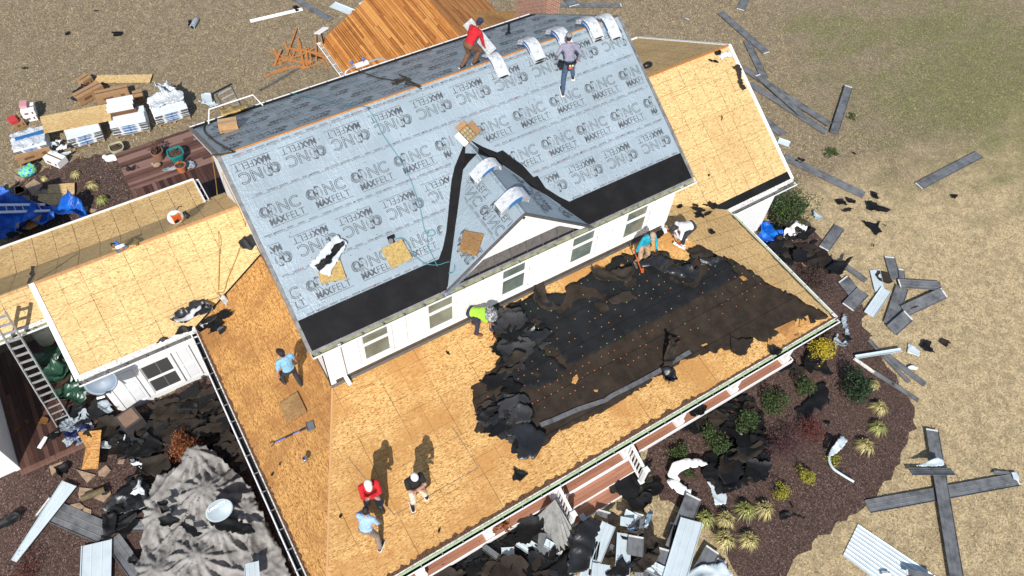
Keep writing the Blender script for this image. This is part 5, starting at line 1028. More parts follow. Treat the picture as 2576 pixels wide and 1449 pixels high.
# cardboard box of nail coils on the main slope
def carton(label, c_, rz, d, mat, name='carton', cat='box', tilt=None, open_=False, txt=None, N=None):
    M = Matrix.Translation(V(c_)) @ (V(N).to_track_quat('Z', 'Y').to_matrix().to_4x4() if N else Matrix.Identity(4)) @ Matrix.Rotation(rz, 4, 'Z') @ (Matrix.Rotation(tilt, 4, 'X') if tilt else Matrix.Identity(4))
    m = MB()
    if not open_: m.box(None, d, M=M @ Matrix.Translation((0, 0, d[2] / 2)))
    else:
        w, l, h = d
        for cc, dd in (((0, 0, .01), (w, l, .02)), ((-w / 2, 0, h / 2), (.012, l, h)), ((w / 2, 0, h / 2), (.012, l, h)), ((0, -l / 2, h / 2), (w - .013, .012, h)), ((0, l / 2, h / 2), (w - .013, .012, h))): m.box(None, dd, M=M @ Matrix.Translation(cc))
    o_ = m.build(name, mat, bevel=.006 if not open_ else 0, label=label, cat=cat); return o_, M
p = onmain(*q(1, 0, 1588, 1020)); o, M = carton('open cardboard box of nail coils just above the dormer', p + NF * .02, .35, (.34, .40, .16), m_cardb, open_=True, N=NF)
m = MB(); fl = MB()
for i in range(3):
    for j in range(3): m.tube([M @ V((-.10 + i * .10, -.11 + j * .11, .03)), M @ V((-.10 + i * .10, -.11 + j * .11, .13))], .045, 10)
m.build('nail_coil_stack', plain('brass_coil2', (.50, .45, .26), .4, .4), o)
for cc, dd, ry, mt in (((.26, 0, .15), (.18, .38, .012), .3, m_cardb), ((-.24, 0, .10), (.16, .38, .012), -.7, m_wtrim), ((0, .27, .15), (.32, .15, .012), 0, m_cardb)):
    fl = MB(); fl.box(None, dd, M=M @ Matrix.Translation(cc) @ Matrix.Rotation(ry, 4, 'Y')); fl.build('flap', mt, o)
p = onback(*q(0, 0, 1735, 985)); o, M = carton('small cardboard box on the back slope near the left gable', p + V((0, 0, .02)), -.25, (.50, .32, .30), plain('cardboard_light', (.50, .30, .14), .85))
m = MB(); m.box(None, (.505, .10, .004), M=M @ Matrix.Translation((0, 0, .302))); m.build('tape', m_palw, o); g_ = text_geo('ROOFING', .09); m = MB(); m.raw([M @ V((v.x - .21, -.163, v.y + .10)) for v in g_[0]], g_[1]); m.build('lettering', m_cardd, o)
# rope heaps, hoses and cables
def line(label, pts, r, mat, name='rope', cat='rope', sm=6):
    """smooth line through points (Catmull-Rom)"""
    P = [V(p) for p in pts]; P = [P[0] * 2 - P[1]] + P + [P[-1] * 2 - P[-2]]; out = []
    for i in range(1, len(P) - 2):
        for k in range(sm):
            t_ = k / sm; a, b_, c_, d = P[i - 1], P[i], P[i + 1], P[i + 2]; out.append(.5 * (2 * b_ + (c_ - a) * t_ + (2 * a - 5 * b_ + 4 * c_ - d) * t_ * t_ + (3 * b_ - a - 3 * c_ + d) * t_ ** 3))
    out.append(P[-2]); m = MB(); m.tube(out, r, 6); return m.build(name, mat, smooth=True, label=label, cat=cat)
ob_ = lambda c_, r_, L_, dz=.04: [onback(*q(c_, r_, x, y), dz) for x, y in L_]
line('tangled dark rope lying on the back slope', ob_(1, 0, [(745, 520), (900, 580), (1050, 610), (1030, 635), (1080, 625), (1130, 590), (1090, 615), (1050, 600), (1140, 610), (1180, 630), (1120, 590), (1060, 640), (1090, 600), (1170, 600), (1100, 570), (1080, 560), (1160, 610), (1240, 650), (1130, 630), (1160, 620), (1235, 665)]), .017, m_rope)
om = lambda c_, r_, L_, dz=.035: [onmain(*q(c_, r_, x, y), dz) for x, y in L_]
line('thin teal air hose running over the ridge and down the slope', ob_(1, 0, [(240, 700), (420, 735), (600, 775), (820, 805)]) + om(1, 0, [(850, 830), (900, 900), (960, 1020), (1070, 1180), (1150, 1320), (1200, 1449)]) + om(1, 1, [(1245, 150), (1265, 260), (1300, 330), (1350, 320), (1340, 290), (1300, 300), (1300, 400), (1340, 500), (1370, 560)]), .011, m_hose, 'air_hose', 'hose')
line('thin teal air hose looping from the nail gun to the valley', om(1, 1, [(1050, 355), (1110, 350), (1150, 400), (1200, 480), (1280, 540), (1370, 550), (1440, 530), (1490, 525)]) + [ondl(*q(1, 1, x, y), .05) for x, y in ((1500, 570), (1480, 610), (1420, 600), (1380, 560))], .011, m_hose, 'air_hose', 'hose')
line('black rope hanging over the left end of the main ridge', ob_(0, 0, [(1550, 915), (1540, 985), (1600, 1050), (1690, 1110), (1755, 1145), (1690, 1160), (1600, 1170)]), .018, m_rope)
ow = lambda c_, r_, L_, dz=.04: [onwing(*q(c_, r_, x, y), dz) for x, y in L_]
line('taut tan rope running down the pale wing roof to the torn tarpaulin', [onback(*q(0, 0, 1600, 1175), -.3)] + [hit(*q(0, 1, 1638, 5), (0, -1, 0), (0, 3.9, 0))] + ow(0, 1, [(1650, 300), (1655, 500), (1648, 740)]), .013, m_ropey)
line('slack tan rope on the wing roof beside the main gable', [V((.1, 1.5, -2.0))] + ow(0, 1, [(1850, 250), (1800, 450), (1720, 650), (1690, 750), (1640, 760), (1660, 790), (1570, 820)]), .013, m_ropey)
# wing roof: tarpaulin pieces
S('black and silver tarpaulin piece folded on the wing roof above the eave', onwing, (0, -KW, 1), 0, 1, [(1285, 960), (1330, 900), (1420, 870), (1430, 825), (1560, 815), (1615, 900), (1520, 930), (1460, 945), (1400, 990), (1330, 985)], m_blk2, .16, 'tarpaulin', 'tarpaulin', .05)
S('pale grey tarpaulin strip twisted over the inner gutter corner', onwing, (0, -KW, 1), 0, 1, [(1500, 1000), (1640, 930), (1710, 860), (1640, 790), (1690, 775), (1725, 830), (1700, 900), (1640, 980), (1540, 1040)], plain('tarp_silver', (.42, .42, .40), .5, var=.15), .14, 'tarpaulin', 'tarpaulin', .08)
S('silver tarpaulin edge folded inside the black piece', onwing, (0, -KW, 1), 0, 1, [(1310, 960), (1400, 945), (1470, 880), (1540, 840), (1500, 900), (1430, 970), (1340, 985)], plain('tarp_silver2', (.38, .39, .40), .5, var=.15), .06, 'tarpaulin', 'tarpaulin', .2)
S('black felt scrap over the gable edge of the wing roof', onwing, (0, -KW, 1), 0, 1, [(1795, 380), (1840, 335), (1920, 330), (1935, 400), (1900, 440), (1830, 430)], m_blk, .04)
S('black felt scrap on the eave of the wing, left of the tarpaulin', onwing, (0, -KW, 1), 0, 1, [(1320, 1080), (1340, 1020), (1450, 1010), (1450, 1045), (1390, 1065)], m_blk, .05)
S('small black felt scrap on the eave of the wing above the window', onwing, (0, -KW, 1), 0, 1, [(1170, 1145), (1200, 1110), (1290, 1095), (1250, 1120)], m_blk, .05)
# leaf blower and saws on the shaded back slope
def bs(px, py, dz=0): return hit(px, py, (0, KW, 1), (0, YR, ZR + dz))
p = bs(*q(0, 1, 1345, 235)); t_ = thing('leaf_blower', 'white and orange backpack leaf blower on the left wing', 'leaf blower', p)
m = MB(); m.ball(None, 1, 9, 0, (.24, .17, .26), Matrix.Translation(p + Z * .28)); m.build('tank', m_wtrim, t_, smooth=True); m = MB(); m.box(p + V((.0, -.08, .36)), (.24, .2, .26), .3); m.build('engine_cover', m_orange, t_, bevel=.04); m = MB(); m.box(p + V((-.02, -.2, .30)), (.12, .03, .1), .3); m.build('intake', m_black, t_, bevel=.01)
m = MB(); m.tube([p + V((.18, .05, .2)), p + V((.32, .08, .25)), p + V((.36, .02, .12)), p + V((.28, .0, .08))], .055, 10); m.build('hose', m_black, t_, smooth=True); m = MB(); m.tube([p + V((.1, .1, .42)), p + V((.22, .14, .5)), p + V((.3, .12, .48))], .015, 6); m.build('handle', m_black, t_)
def saw(label, p, mats):
    t_ = thing('circular_saw', label, 'saw', p); m = MB(); m.tube([p + V((0, -.03, .10)), p + V((0, .03, .16))], .13, 18); m.build('blade_guard', m_wtrim, t_); m = MB(); m.tube([p + V((-.02, .02, .15)), p + V((-.08, .16, .2))], .055, 12); m.build('motor', mats, t_); m = MB(); m.tube([p + V((-.1, .05, .24)), p + V((-.18, .08, .28)), p + V((-.2, .1, .16))], .022, 8); m.build('handle', m_black, t_); m = MB(); m.box(p + V((0, 0, .02)), (.34, .16, .012), .3); m.build('base_plate', m_steel, t_); m = MB(); m.tube([p + V((0, -.04, .095)), p + V((0, -.045, .10))], .035, 12); m.build('arbor', m_orange, t_)
saw('circular saw with white guard on a brown board near the ridge', bs(*q(0, 1, 920, 430), .05), m_bluet); saw('blue circular saw at the left edge of the roofs', bs(*q(0, 1, 35, 535), .05), m_bluet)
board('brown foam pad propped under the circular saw', [bs(*q(0, 1, x, y)) for x, y in ((850, 440), (1000, 350), (1060, 380), (1030, 410), (870, 450))][:4], m_foam, t=.05)
S('dark flashing strip on the far left ridge of the wing', onwing, (0, -KW, 1), 0, 1, [(235, 560), (270, 560), (255, 640), (225, 700), (200, 690), (235, 640)], m_brn, .04, 'flashing_scrap', 'flashing')
# right wing: scraps near the ridge, gloves, tool bag
def orw(px, py, dz=0): return hit(px, py, (0, -RK, 1), (0, RY, RZ + dz))
NR = (0, -RK, 1)
S('black felt corner at the ridge end of the right wing', orw, NR, 2, 0, [(1522, 395), (1560, 375), (1580, 385), (1570, 420), (1530, 415)], m_blk, .03)
S('white paper sheet stuck by the rake of the right wing', orw, NR, 2, 0, [(1560, 420), (1640, 390), (1665, 420), (1580, 455)], m_wrap, .04, 'paper_sheet', 'paper')
S('thin black felt strip below the ridge of the right wing', orw, NR, 2, 0, [(1470, 450), (1540, 455), (1560, 478), (1490, 465)], m_blk, .02)
S('long black felt strip along the rake of the right wing', orw, NR, 2, 0, [(1655, 500), (1710, 490), (1760, 680), (1730, 685), (1700, 610), (1685, 530)], m_brn, .03)
for lb, pts in (('black felt fleck in the middle of the right wing roof', [(1575, 875), (1585, 875), (1582, 912), (1574, 912)]), ('black felt fleck low on the right wing roof', [(1475, 1315), (1492, 1312), (1490, 1335), (1478, 1330)])): S(lb, orw, NR, 2, 0, pts, m_blk, .02)
p = hit(*q(2, 0, 1020, 508), (0, RK, 1), (0, RY, RZ)); m = MB(); m.ball(None, 1, 8, 0, (.2, .13, .12), Matrix.Translation(p + Z * .1)); m.build('tool_bag', m_black, label='black tool pouch on the shaded slope of the right wing', cat='bag', smooth=True)
S('bunched grey gloves on the right side slope', onright, (.2, 0, 1), 2, 1, [(1475, 300), (1500, 290), (1530, 330), (1500, 330)], m_blk, .1, 'work_glove', 'gloves', .03)
# foam pad and ladders at the back eave
P = [onback(*q(0, 0, x, y), .05) for x, y in ((1670, 870), (1860, 815), (1885, 840), (1830, 865), (1740, 890), (1690, 895))]
sheet('foam_board', P, NB, m_foam, .10, 3, .2, .4, None, .08, .05, label='long tan foam pad over the back gutter under the ladder', cat='foam pad')
def ladder(label, a0, a1, w, rungs, mat, up, r=.035, parent=None, mr=None):
    a0 = V(a0); a1 = V(a1); d = (a1 - a0).normalized(); w_v = V(up).cross(d).normalized() * w / 2; t_ = thing('ladder', label, 'ladder', a0)
    for s in (-1, 1): m = MB(); m.bar(a0 + w_v * s, a1 + w_v * s, .035, .08, up=up); m.build('rail', mat, t_)
    for k in range(rungs): p = a0.lerp(a1, (k + .5) / rungs); m = MB(); m.bar(p - w_v, p + w_v, .035, .03, up=up); m.build('rung', mr or m_alu, t_)
    return t_, w_v
# ladder standing at the back eave, its top above the gutter
f0 = G(600, 262, -8.6); tp = hit(565, 226, (0, 1, 0), (0, 4.75, 0)); tpz = -1.75
tt = V((1.22, 4.28, -1.55)); E_ = V((1.42, 4.80, -2.80)); bb_ = tt + (E_ - tt) * (7.05 / 1.25)
t_, wv = ladder('dark railed extension ladder rising above the back gutter with a white stabilizer', bb_, tt, .50, 22, m_gutter, (0, -1, .2), mr=m_alu)
m = MB(); m.tube([tt - wv * 1.2, tt + wv * 1.2], .03, 8); m.build('top_bar', m_black, t_)
def stab(c_, wid, drop, mat, par, name='stabilizer'):
    m = MB(); m.tube([c_ + V((-wid, 0, -drop)) + V((0, -.25, 0)), c_ + V((-wid * .75, 0, 0)), c_ + V((wid * .75, 0, 0)), c_ + V((wid, 0, -drop)) + V((0, -.25, 0))], .022, 8); return m.build(name, mat, par)
sc_ = hit(*q(0, 0, 1745, 770), (0, 1, 0), (0, tt.y + .1, 0)); stab(sc_, .9, .45, m_wtrim, t_)
p = hit(*q(1, 0, 810, 500), (0, 1, 0), (0, W + .2, 0)); t_ = thing('ladder_stabilizer', 'curved aluminium ladder stabilizer with blue clamps on the back gutter', 'stabilizer', p); m = MB(); m.tube([p + V((-.75, -.1, -.22)), p + V((-.62, 0, .02)), p + V((-.4, .05, .06)), p + V((.5, .05, .06)), p + V((.75, 0, .02)), p + V((.9, -.1, -.2))], .03, 8); m.build('tube', m_alu, t_, smooth=True)
m = MB(); m.bar(p + V((-.25, .05, .06)), p + V((.2, .05, .06)), .14, .08); m.build('bracket', m_wtrim, t_); m = MB()
for x in (-.35, .05): m = MB(); m.ball(p + V((x, .08, .22)), .06, 6); m.tube([p + V((x, .08, .2)), p + V((x, .05, .06))], .015, 6); m.build('clamp_knob', m_bluet, t_)
# satellite internet dish on a pole behind the boards
p = hit(808, 77, (0, 0, 1), (0, 0, -5.2)); t_ = thing('flat_dish', 'white square flat antenna on a pole behind the rear gable', 'antenna', p); m = MB(); m.box(None, (.52, .32, .03), M=Matrix.Translation(p) @ Matrix.Rotation(.4, 4, 'Z') @ Matrix.Rotation(-.35, 4, 'X')); m.build('panel', m_wtrim, t_, bevel=.01); m = MB(); m.tube([p - Z * .03, p - Z * 1.2], .03, 8); m.build('pole', m_black, t_)
# ================================================================ YARD
m_pan = plain('panel_grey', (.165, .17, .175), .45, .15, var=.3, vs=3); m_panw = plain('panel_pale', (.58, .66, .69), .4, .1, var=.05, vs=3); m_hem = plain('panel_hem', (.66, .66, .64), .5)
def panel(label, a, b_, w=.42, mat=None, hem=(0,), lift=.03, skew=0., tilt=0., wb=None, name='metal_sheet', cat='roofing panel', group=None, bow=0.):
    """a length of standing seam metal roofing: flat pan, raised seams at both edges, two shallow stiffening ribs, pale folded ends"""
    mat = mat or m_pan; a = V(a); b_ = V(b_); d = b_ - a; Ln = d.length; d.normalize(); s = d.cross(Z).normalized(); nn = s.cross(d).normalized(); wb = wb or w
    prof = [(-.5, .035), (-.47, .035), (-.465, 0), (-.2, 0), (-.17, .008), (-.14, 0), (.14, 0), (.17, .008), (.2, 0), (.465, 0), (.47, .035), (.5, .035)]
    m = MB(); n = 8; rows = []
    for i in range(n + 1):
        t_ = i / n; ww = w + (wb - w) * t_; c_ = a.lerp(b_, t_) + nn * (lift + bow * math.sin(math.pi * t_)); rows.append([c_ + s * (x * ww) + nn * (z + tilt * x) + d * (skew * x * (1 if 0 < i < n or True else 0)) for x, z in prof])
    k = len(prof); m.raw([p for r_ in rows for p in r_], [[i * k + j, i * k + j + 1, (i + 1) * k + j + 1, (i + 1) * k + j] for i in range(n) for j in range(k - 1)])
    o = m.build(name, mat, label=label, cat=cat, group=group); sd_ = o.modifiers.new('s', 'SOLIDIFY'); sd_.thickness = .005
    for h_ in hem:
        r_ = rows[0] if h_ == 0 else rows[-1]; dd = d if h_ == 0 else -d; m = MB(); p0 = r_[2] + nn * .012; p1 = r_[9] + nn * .012; m.slab([p0, p1, p1 + dd * .05, p0 + dd * .05], .01, n=nn); m.build('end_hem', m_hem, o)
    return o
def PG(label, c_, r_, x1, y1, x2, y2, w=.42, z=GZ + .02, zb=None, **kw): return panel(label, G(*q(c_, r_, x1, y1), z), G(*q(c_, r_, x2, y2), zb if zb else z), w, **kw)
PG('dark metal panel end at the top edge of the lawn', 3, 0, -170, -60, -205 + 0, 75, .5, hem=(1,)) if False else None
PG('dark grey roofing panel cut off by the top edge of the lawn', 2, 0, 1790, -60, 1722, 78, hem=(1,))
PG('long narrow dark panel on the lawn at upper right', 2, 0, 1570, 100, 1920, 405, .40, hem=(1,))
PG('dark panel just below the long narrow one, upper right lawn', 2, 0, 1770, 315, 1900, 590, .36, hem=())
PG('lower grey panel of the crossed set beside the right wing', 2, 0, 1800, 640, 2370, 1005, .36, hem=())
PG('upper grey panel of the crossed set beside the right wing', 2, 0, 1745, 520, 2395, 945, .36, hem=(), z=GZ + .06)
PG('short dark panel lying across the crossed set by the right wing', 2, 0, 1850, 570, 2180, 865, .34, hem=(0,), z=GZ + .12)
PG('grey panel standing out at an angle from the crossed set', 3, 0, 608, 655, 495, 1010, .36, hem=(0,), z=GZ + .1)
PG('short dark panel peeking out beside the right rake', 3, 0, -40, 900, 105, 1020, .42, hem=())
PG('dark panel passing under the right wing gutter corner', 3, 0, 120, 1190, 720, 1449 + 30, .42, hem=(), z=GZ + .02)
PG('lone grey panel in the middle of the right lawn', 3, 0, 1135, 1410, 1595, 1170, .42)
PG('small pale panel offcut beside the right rake', 3, 0, 75, 1065, 160, 1095, .36, mat=m_panw, hem=())
PG('short dark panel with a pale end beside the front mulch bed', 3, 1, 420, 435, 540, 265, .42)
PG('grey panel fallen upright at the top of the star shaped pile', 3, 1, 912, 492, 960, 665, .40)
PG('grey panel pointing right in the star shaped pile', 3, 1, 985, 695, 1305, 715, .40, z=GZ + .10)
PG('grey panel running down the middle of the star shaped pile', 3, 1, 1010, 720, 915, 1005, .46, hem=(), z=GZ + .04)
PG('grey panel on the right of the star shaped pile, white edge raised', 3, 1, 1330, 765, 1025, 905, .44, hem=(0,), z=GZ + .06, tilt=.1)
PG('short grey panel at the foot of the star shaped pile', 3, 1, 1060, 935, 930, 1050, .46, hem=(0,), z=GZ + .08, tilt=.1)
PG('narrow grey panel standing behind the star shaped pile', 3, 1, 1000, 585, 1010, 680, .22, z=GZ + .05)
PG('pale panel half under a brown scrap in the star shaped pile', 3, 1, 800, 590, 840, 750, .40, mat=m_panw, hem=(), skew=.1)
PG('pale blue-white panel leaning down from the star shaped pile', 3, 1, 890, 740, 760, 930, .40, mat=m_panw, hem=(), z=GZ + .05)
PG('bent grey panel left of the star shaped pile, upper piece', 3, 1, 575, 560, 735, 675, .26, z=GZ + .05, hem=())
PG('bent grey panel left of the star shaped pile, middle piece', 3, 1, 560, 660, 640, 760, .55, z=GZ + .04, hem=(0,), skew=.15)
PG('grey panel at the foot of the bent pair by the bed edge', 3, 1, 600, 875, 715, 755, .50, z=GZ + .06)
PG('white trim length lying across the bed edge', 3, 1, 660, 1250, 1005, 1195, .14, mat=m_panw, hem=(), z=GZ + .14)
PG('long dark bar running under the white trim length', 3, 1, 880, 1225, 1180, 1460, .22, hem=(), z=GZ + .05)
PG('dark bar crossing from the bed edge towards the lawn', 3, 1, 755, 1120, 1060, 1440, .15, hem=(), z=GZ + .04)
PG('pale backed gutter length on the bed below the white trim', 3, 1, 645, 1260, 800, 1370, .12, mat=m_grime, hem=(), z=GZ + .05)
PG('narrow dark panel continuing to the shrubs', 3, 1, 795, 1365, 945, 1460, .16, hem=(), z=GZ + .05)
PG('dark narrow triangle of trim at the bed edge above the crossed panels', 3, 2, 930, 0, 1130, 130, .16, hem=(), z=GZ + .05)
PG('long dark panel lying flat, lower arm of the big cross', 3, 2, 748, 930, 1880, 725, .42, hem=(1,), z=GZ + .02)
PG('long dark panel on top, upright arm of the big cross', 3, 2, 1232, 345, 1425, 1500, .42, hem=(0,), z=GZ + .10)
PG('short twisted panel lying across the top of the big cross', 3, 2, 1070, 665, 1395, 665, .30, hem=(), z=GZ + .22, tilt=.15)
SG('white folded metal flap on the big cross', 3, 2, [(1110, 620), (1270, 563), (1310, 580), (1318, 625), (1230, 630)], m_panw, .10, GZ + .35, 'metal_scrap', 'roofing panel', rag=.01)
SG('crumpled white end piece at the right tip of the big cross', 3, 2, [(1830, 670), (1870, 665), (1893, 700), (1890, 735), (1850, 720)], m_panw, .10, GZ + .08, 'metal_scrap', 'roofing panel', rag=.01)
SG('dark folded flap beside the right tip of the big cross', 3, 2, [(1690, 685), (1700, 655), (1810, 660), (1830, 675), (1750, 690)], m_pan, .06, GZ + .06, 'metal_scrap', 'roofing panel', rag=.01)
# large pale ribbed sheet at the bottom edge
def ribbed(label, P, mat, z=0., ribs=9):
    P = [V(p) for p in P]; m = MB(); u = (P[1] - P[0]); L2 = P[2] - P[3]
    n = ribs * 4; vs = []
    for i in range(n + 1):
        t_ = i / n; hgt = .02 if i % 4 == 0 else 0; vs += [P[0].lerp(P[1], t_) + Z * (.03 + z + hgt), P[3].lerp(P[2], t_) + Z * (.03 + z + hgt)]
    m.raw(vs, [[2 * i, 2 * i + 1, 2 * i + 3, 2 * i + 2] for i in range(n)]); o = m.build('ribbed_sheet', mat, label=label, cat='roofing panel'); s_ = o.modifiers.new('s', 'SOLIDIFY'); s_.thickness = .006; return o
ribbed('wide pale blue-white ribbed sheet at the bottom edge of the lawn', [G(*q(3, 2, x, y)) for x, y in ((675, 1062), (560, 1300), (1100, 1700), (1420, 1560))], m_panw)
PG('grey gutter end standing on the pale ribbed sheet', 3, 2, 1040, 1425, 1250, 1470, .2, z=GZ + .25, hem=(0,))
SG('small white bent trim piece on the pale ribbed sheet', 3, 2, [(850, 1410), (915, 1415), (918, 1460), (850, 1460)], m_wtrim, .08, GZ + .1, 'metal_scrap', 'roofing panel', rag=.01)
SG('white S-bent trim strip on the mulch among the shrubs, wide end', 3, 2, [(475, 490), (550, 385), (597, 435), (545, 505), (480, 550), (445, 555)], m_panw, .14, GZ + .15, 'metal_scrap', 'trim', rag=.01)
o = line('curved pale trim tail on the mulch among the shrubs', [G(*q(3, 2, x, y), GZ + .15) for x, y in ((460, 545), (465, 590), (495, 640), (560, 685), (648, 738))], .045, m_panw, 'trim_strip', 'trim')
SG('small pale rectangular offcut right of the white trim', 3, 1, [(1055, 1142), (1150, 1205), (1140, 1245), (1048, 1215)], m_panw, .03, name='metal_scrap', cat='roofing panel', rag=.01)
SG('crumpled pale strip of flashing by the dark bars', 3, 1, [(1045, 1335), (1080, 1310), (1125, 1330), (1110, 1350), (1060, 1345)], m_hem, .08, name='metal_scrap', cat='trim')
# top of the picture
PG('white trim length on the far lawn with a black scrap at its end', 0, 0, 1890, 167, 2285, 75, .20, mat=m_wtrim, hem=())
PG('long grey panel on the far lawn behind the boards', 1, 0, 280, -10, 565, 155, .34, hem=())
PG('pale blue-grey panel on the far lawn near the board roof', 1, 0, 575, 38, 800, 130, .48, mat=m_panw, hem=())
PG('pale panel on the far lawn cut by the top edge', 1, 0, 800, 50, 950, -30, .48, mat=m_panw, hem=())
PG('dark panel behind the chimney running to the right', 2, 0, 330, 45, 825, 45, .34, hem=(1,)); PG('short dark panel laid across the one behind the chimney', 2, 0, 400, -40, 470, 48, .60, z=GZ + .06, hem=(1,))
PG('dark plank lying along the back deck edge', 1, 0, 30, 690, 330, 515, .08, hem=(), name='dark_plank', cat='plank')
SG('black felt scrap at the end of the white trim on the far lawn', 1, 0, [(275, 65), (310, 55), (335, 80), (300, 95)], m_blk, .1)
for lb, c_, r_, pts, mt in (('tiny dark scrap, leftmost on the far lawn', 0, 0, [(165, 520), (210, 515), (200, 530), (170, 530)], m_brn), ('dark scrap far left on the lawn above the osb sheet', 0, 0, [(490, 250), (530, 240), (525, 265), (495, 270)], m_blk), ('flat black scrap in the middle of the left lawn', 0, 0, [(845, 250), (925, 240), (920, 270), (865, 278)], m_blk), ('tiny dark scrap near the top left of the lawn', 0, 0, [(705, 85), (740, 78), (735, 88), (715, 92)], m_brn), ('small white paper fleck on the upper right lawn', 2, 0, [(1300, 145), (1340, 145), (1335, 154), (1305, 152)], m_wrap),
    ('black scrap on the right lawn under the long panel', 3, 1, [(740, 80), (800, 90), (930, 140), (900, 155), (750, 140)], m_blk), ('black scrap across the long panel on the right lawn', 3, 1, [(770, -10), (810, 10), (845, 50), (790, 60)], m_blk), ('oval black scrap on the right lawn, left one', 3, 1, [(500, 65), (560, 60), (600, 100), (530, 108)], m_blk), ('brownish black scrap on the right lawn beside the oval', 3, 1, [(580, 38), (660, 70), (650, 95), (600, 80)], m_blk), ('small brown scrap below the ovals on the right lawn', 3, 1, [(545, 130), (640, 130), (610, 160), (570, 155)], m_brn),
    ('star shaped black scrap on the right lawn', 3, 1, [(705, 228), (780, 235), (800, 240), (855, 215), (830, 265), (865, 300), (825, 320), (815, 345), (780, 290), (740, 265)], m_blk), ('black fleck beside the star shaped scrap', 3, 1, [(868, 250), (890, 260), (880, 275)], m_blk), ('black fleck below the star shaped scrap', 3, 1, [(785, 402), (797, 405), (793, 422), (784, 420)], m_blk), ('lone black scrap high on the right lawn', 3, 1, [(1375, 25), (1430, 30), (1410, 60), (1390, 55)], m_blk), ('black scrap at the foot of the lone panel', 3, 0, [(195, 1215), (230, 1190), (280, 1220), (240, 1240)], m_blk),
    ('black scrap lying on the lawn right of the pale offcut', 3, 1, [(1160, 1130), (1225, 1135), (1220, 1170), (1262, 1225), (1200, 1205), (1140, 1180)], m_blk), ('brown-black scrap farthest right on the lawn', 3, 1, [(1285, 1135), (1320, 1110), (1375, 1140), (1340, 1185), (1320, 1165)], m_brn), ('brown scrap on the pale panel of the star shaped pile', 3, 1, [(820, 600), (900, 615), (942, 680), (905, 695), (840, 680), (810, 640)], m_brn), ('black scrap on the right arm of the star shaped pile', 3, 1, [(1025, 900), (1050, 850), (1110, 840), (1128, 870), (1080, 890)], m_brn),
    ('thin black scrap on the lawn by the right rake', 3, 0, [(628, 1150), (650, 1160), (668, 1178), (645, 1172)], m_blk), ('black scrap piece at the lower bed edge', 3, 2, [(85, 990), (145, 965), (185, 1000), (95, 1035)], m_blk), ('thin curled black strip beside it at the lower bed edge', 3, 2, [(150, 895), (165, 900), (190, 985), (280, 1010), (275, 1018), (180, 1000)], m_blk), ('large black felt triangle on the mulch', 3, 2, [(190, 195), (250, 170), (400, -20), (435, 10), (460, 160), (420, 160), (395, 215), (350, 195), (315, 270), (240, 230)], m_blk), ('black scrap above the white S-bent trim', 3, 2, [(440, 370), (480, 390), (470, 440), (450, 490), (410, 490), (420, 430)], m_blk), ('small black scrap near the red barberry', 3, 2, [(415, 310), (440, 285), (470, 290), (450, 325)], m_blk),
    ('crumpled grey-blue underlay piece near the shrub', 3, 1, [(335, 150), (365, 180), (410, 190), (400, 215), (345, 210)], m_felt_s), ('blue-grey underlay strip curled beside the front corner, upper', 3, 1, [(545, 960), (575, 915), (600, 1050), (605, 1090), (575, 1085), (560, 1010)], m_felt_s), ('blue-grey underlay strip curled beside the front corner, lower', 3, 1, [(485, 1130), (510, 1060), (525, 1125), (560, 1150), (590, 1115), (605, 1170), (565, 1180), (500, 1160)], m_felt_s), ('black scrap among the curled underlay strips', 3, 1, [(560, 1090), (610, 1085), (640, 1120), (600, 1130)], m_blk)):
    SG(lb, c_, r_, pts, mt, .07 if mt in (m_blk, m_brn) else .12)
# roll of underlay on the far lawn
a, b_ = G(*q(0, 0, 1482, 150), GZ + .1), G(*q(0, 0, 1450, 205), GZ + .1); m = MB(); m.tube([a, b_], .12, 16); o = m.build('felt_roll', m_felt_s, smooth=False, label='grey roll of underlayment lying alone on the far lawn', cat='felt roll'); m = MB(); m.tube([b_ + (b_ - a).normalized() * .001, b_ + (b_ - a).normalized() * .02], .085, 14); m.build('core', m_black, o)
SG('black sheet tucked beside the lone underlayment roll', 0, 0, [(1422, 152), (1445, 155), (1440, 205), (1428, 210)], m_blk, .05)
# plank offcuts scattered behind the deck
r_ = random.Random(14)
for k in range(22):
    c_ = G(770 + r_.gauss(0, 36), 138 + r_.gauss(0, 16), GZ + .03 + k * .004); a = r_.choice((r_.uniform(-.35, .35), r_.uniform(.9, 1.5), r_.uniform(-1.1, -.6))); l = r_.uniform(.6, 2.2); d = V((math.cos(a), math.sin(a), 0)) * l / 2; m = MB(); c0_ = c_ - d; c1__ = c_ + d + Z * r_.uniform(0, .06); m.bar(c0_, c1__, r_.uniform(.06, .11), .02); m.build('board_offcut', m_strip, label='orange pine offcut in the scatter left of the board roof', cat='board', group='orange pine offcuts scattered behind the house')
for lb, a, b_ in (('long pine offcut farthest left of the scatter', (665, 193), (722, 168)), ('pine offcut below the scatter near the deck', (700, 180), (745, 165))):
    m = MB(); m.bar(G(*a, GZ + .03), G(*b_, GZ + .03), .1, .02); m.build('board_offcut', m_strip, label=lb, cat='board')
SG('dark brown scrap among the pine offcuts', 1, 0, [(395, 420), (450, 410), (510, 430), (500, 450), (420, 435)], m_brn, .04)
SG('folded grey underlayment wrapper with printing on the lawn by the ladder, upper half', 0, 0, [(1515, 710), (1590, 700), (1605, 770), (1530, 780)], m_panw, .05, GZ + .2, name='paper_sheet', cat='wrapper', rag=.01); SG('white wrapper spread flat on the lawn by the ladder', 0, 0, [(1498, 755), (1535, 775), (1605, 765), (1655, 790), (1600, 815), (1560, 795), (1500, 770)], m_panw, .05, GZ + .05, name='paper_sheet', cat='wrapper')
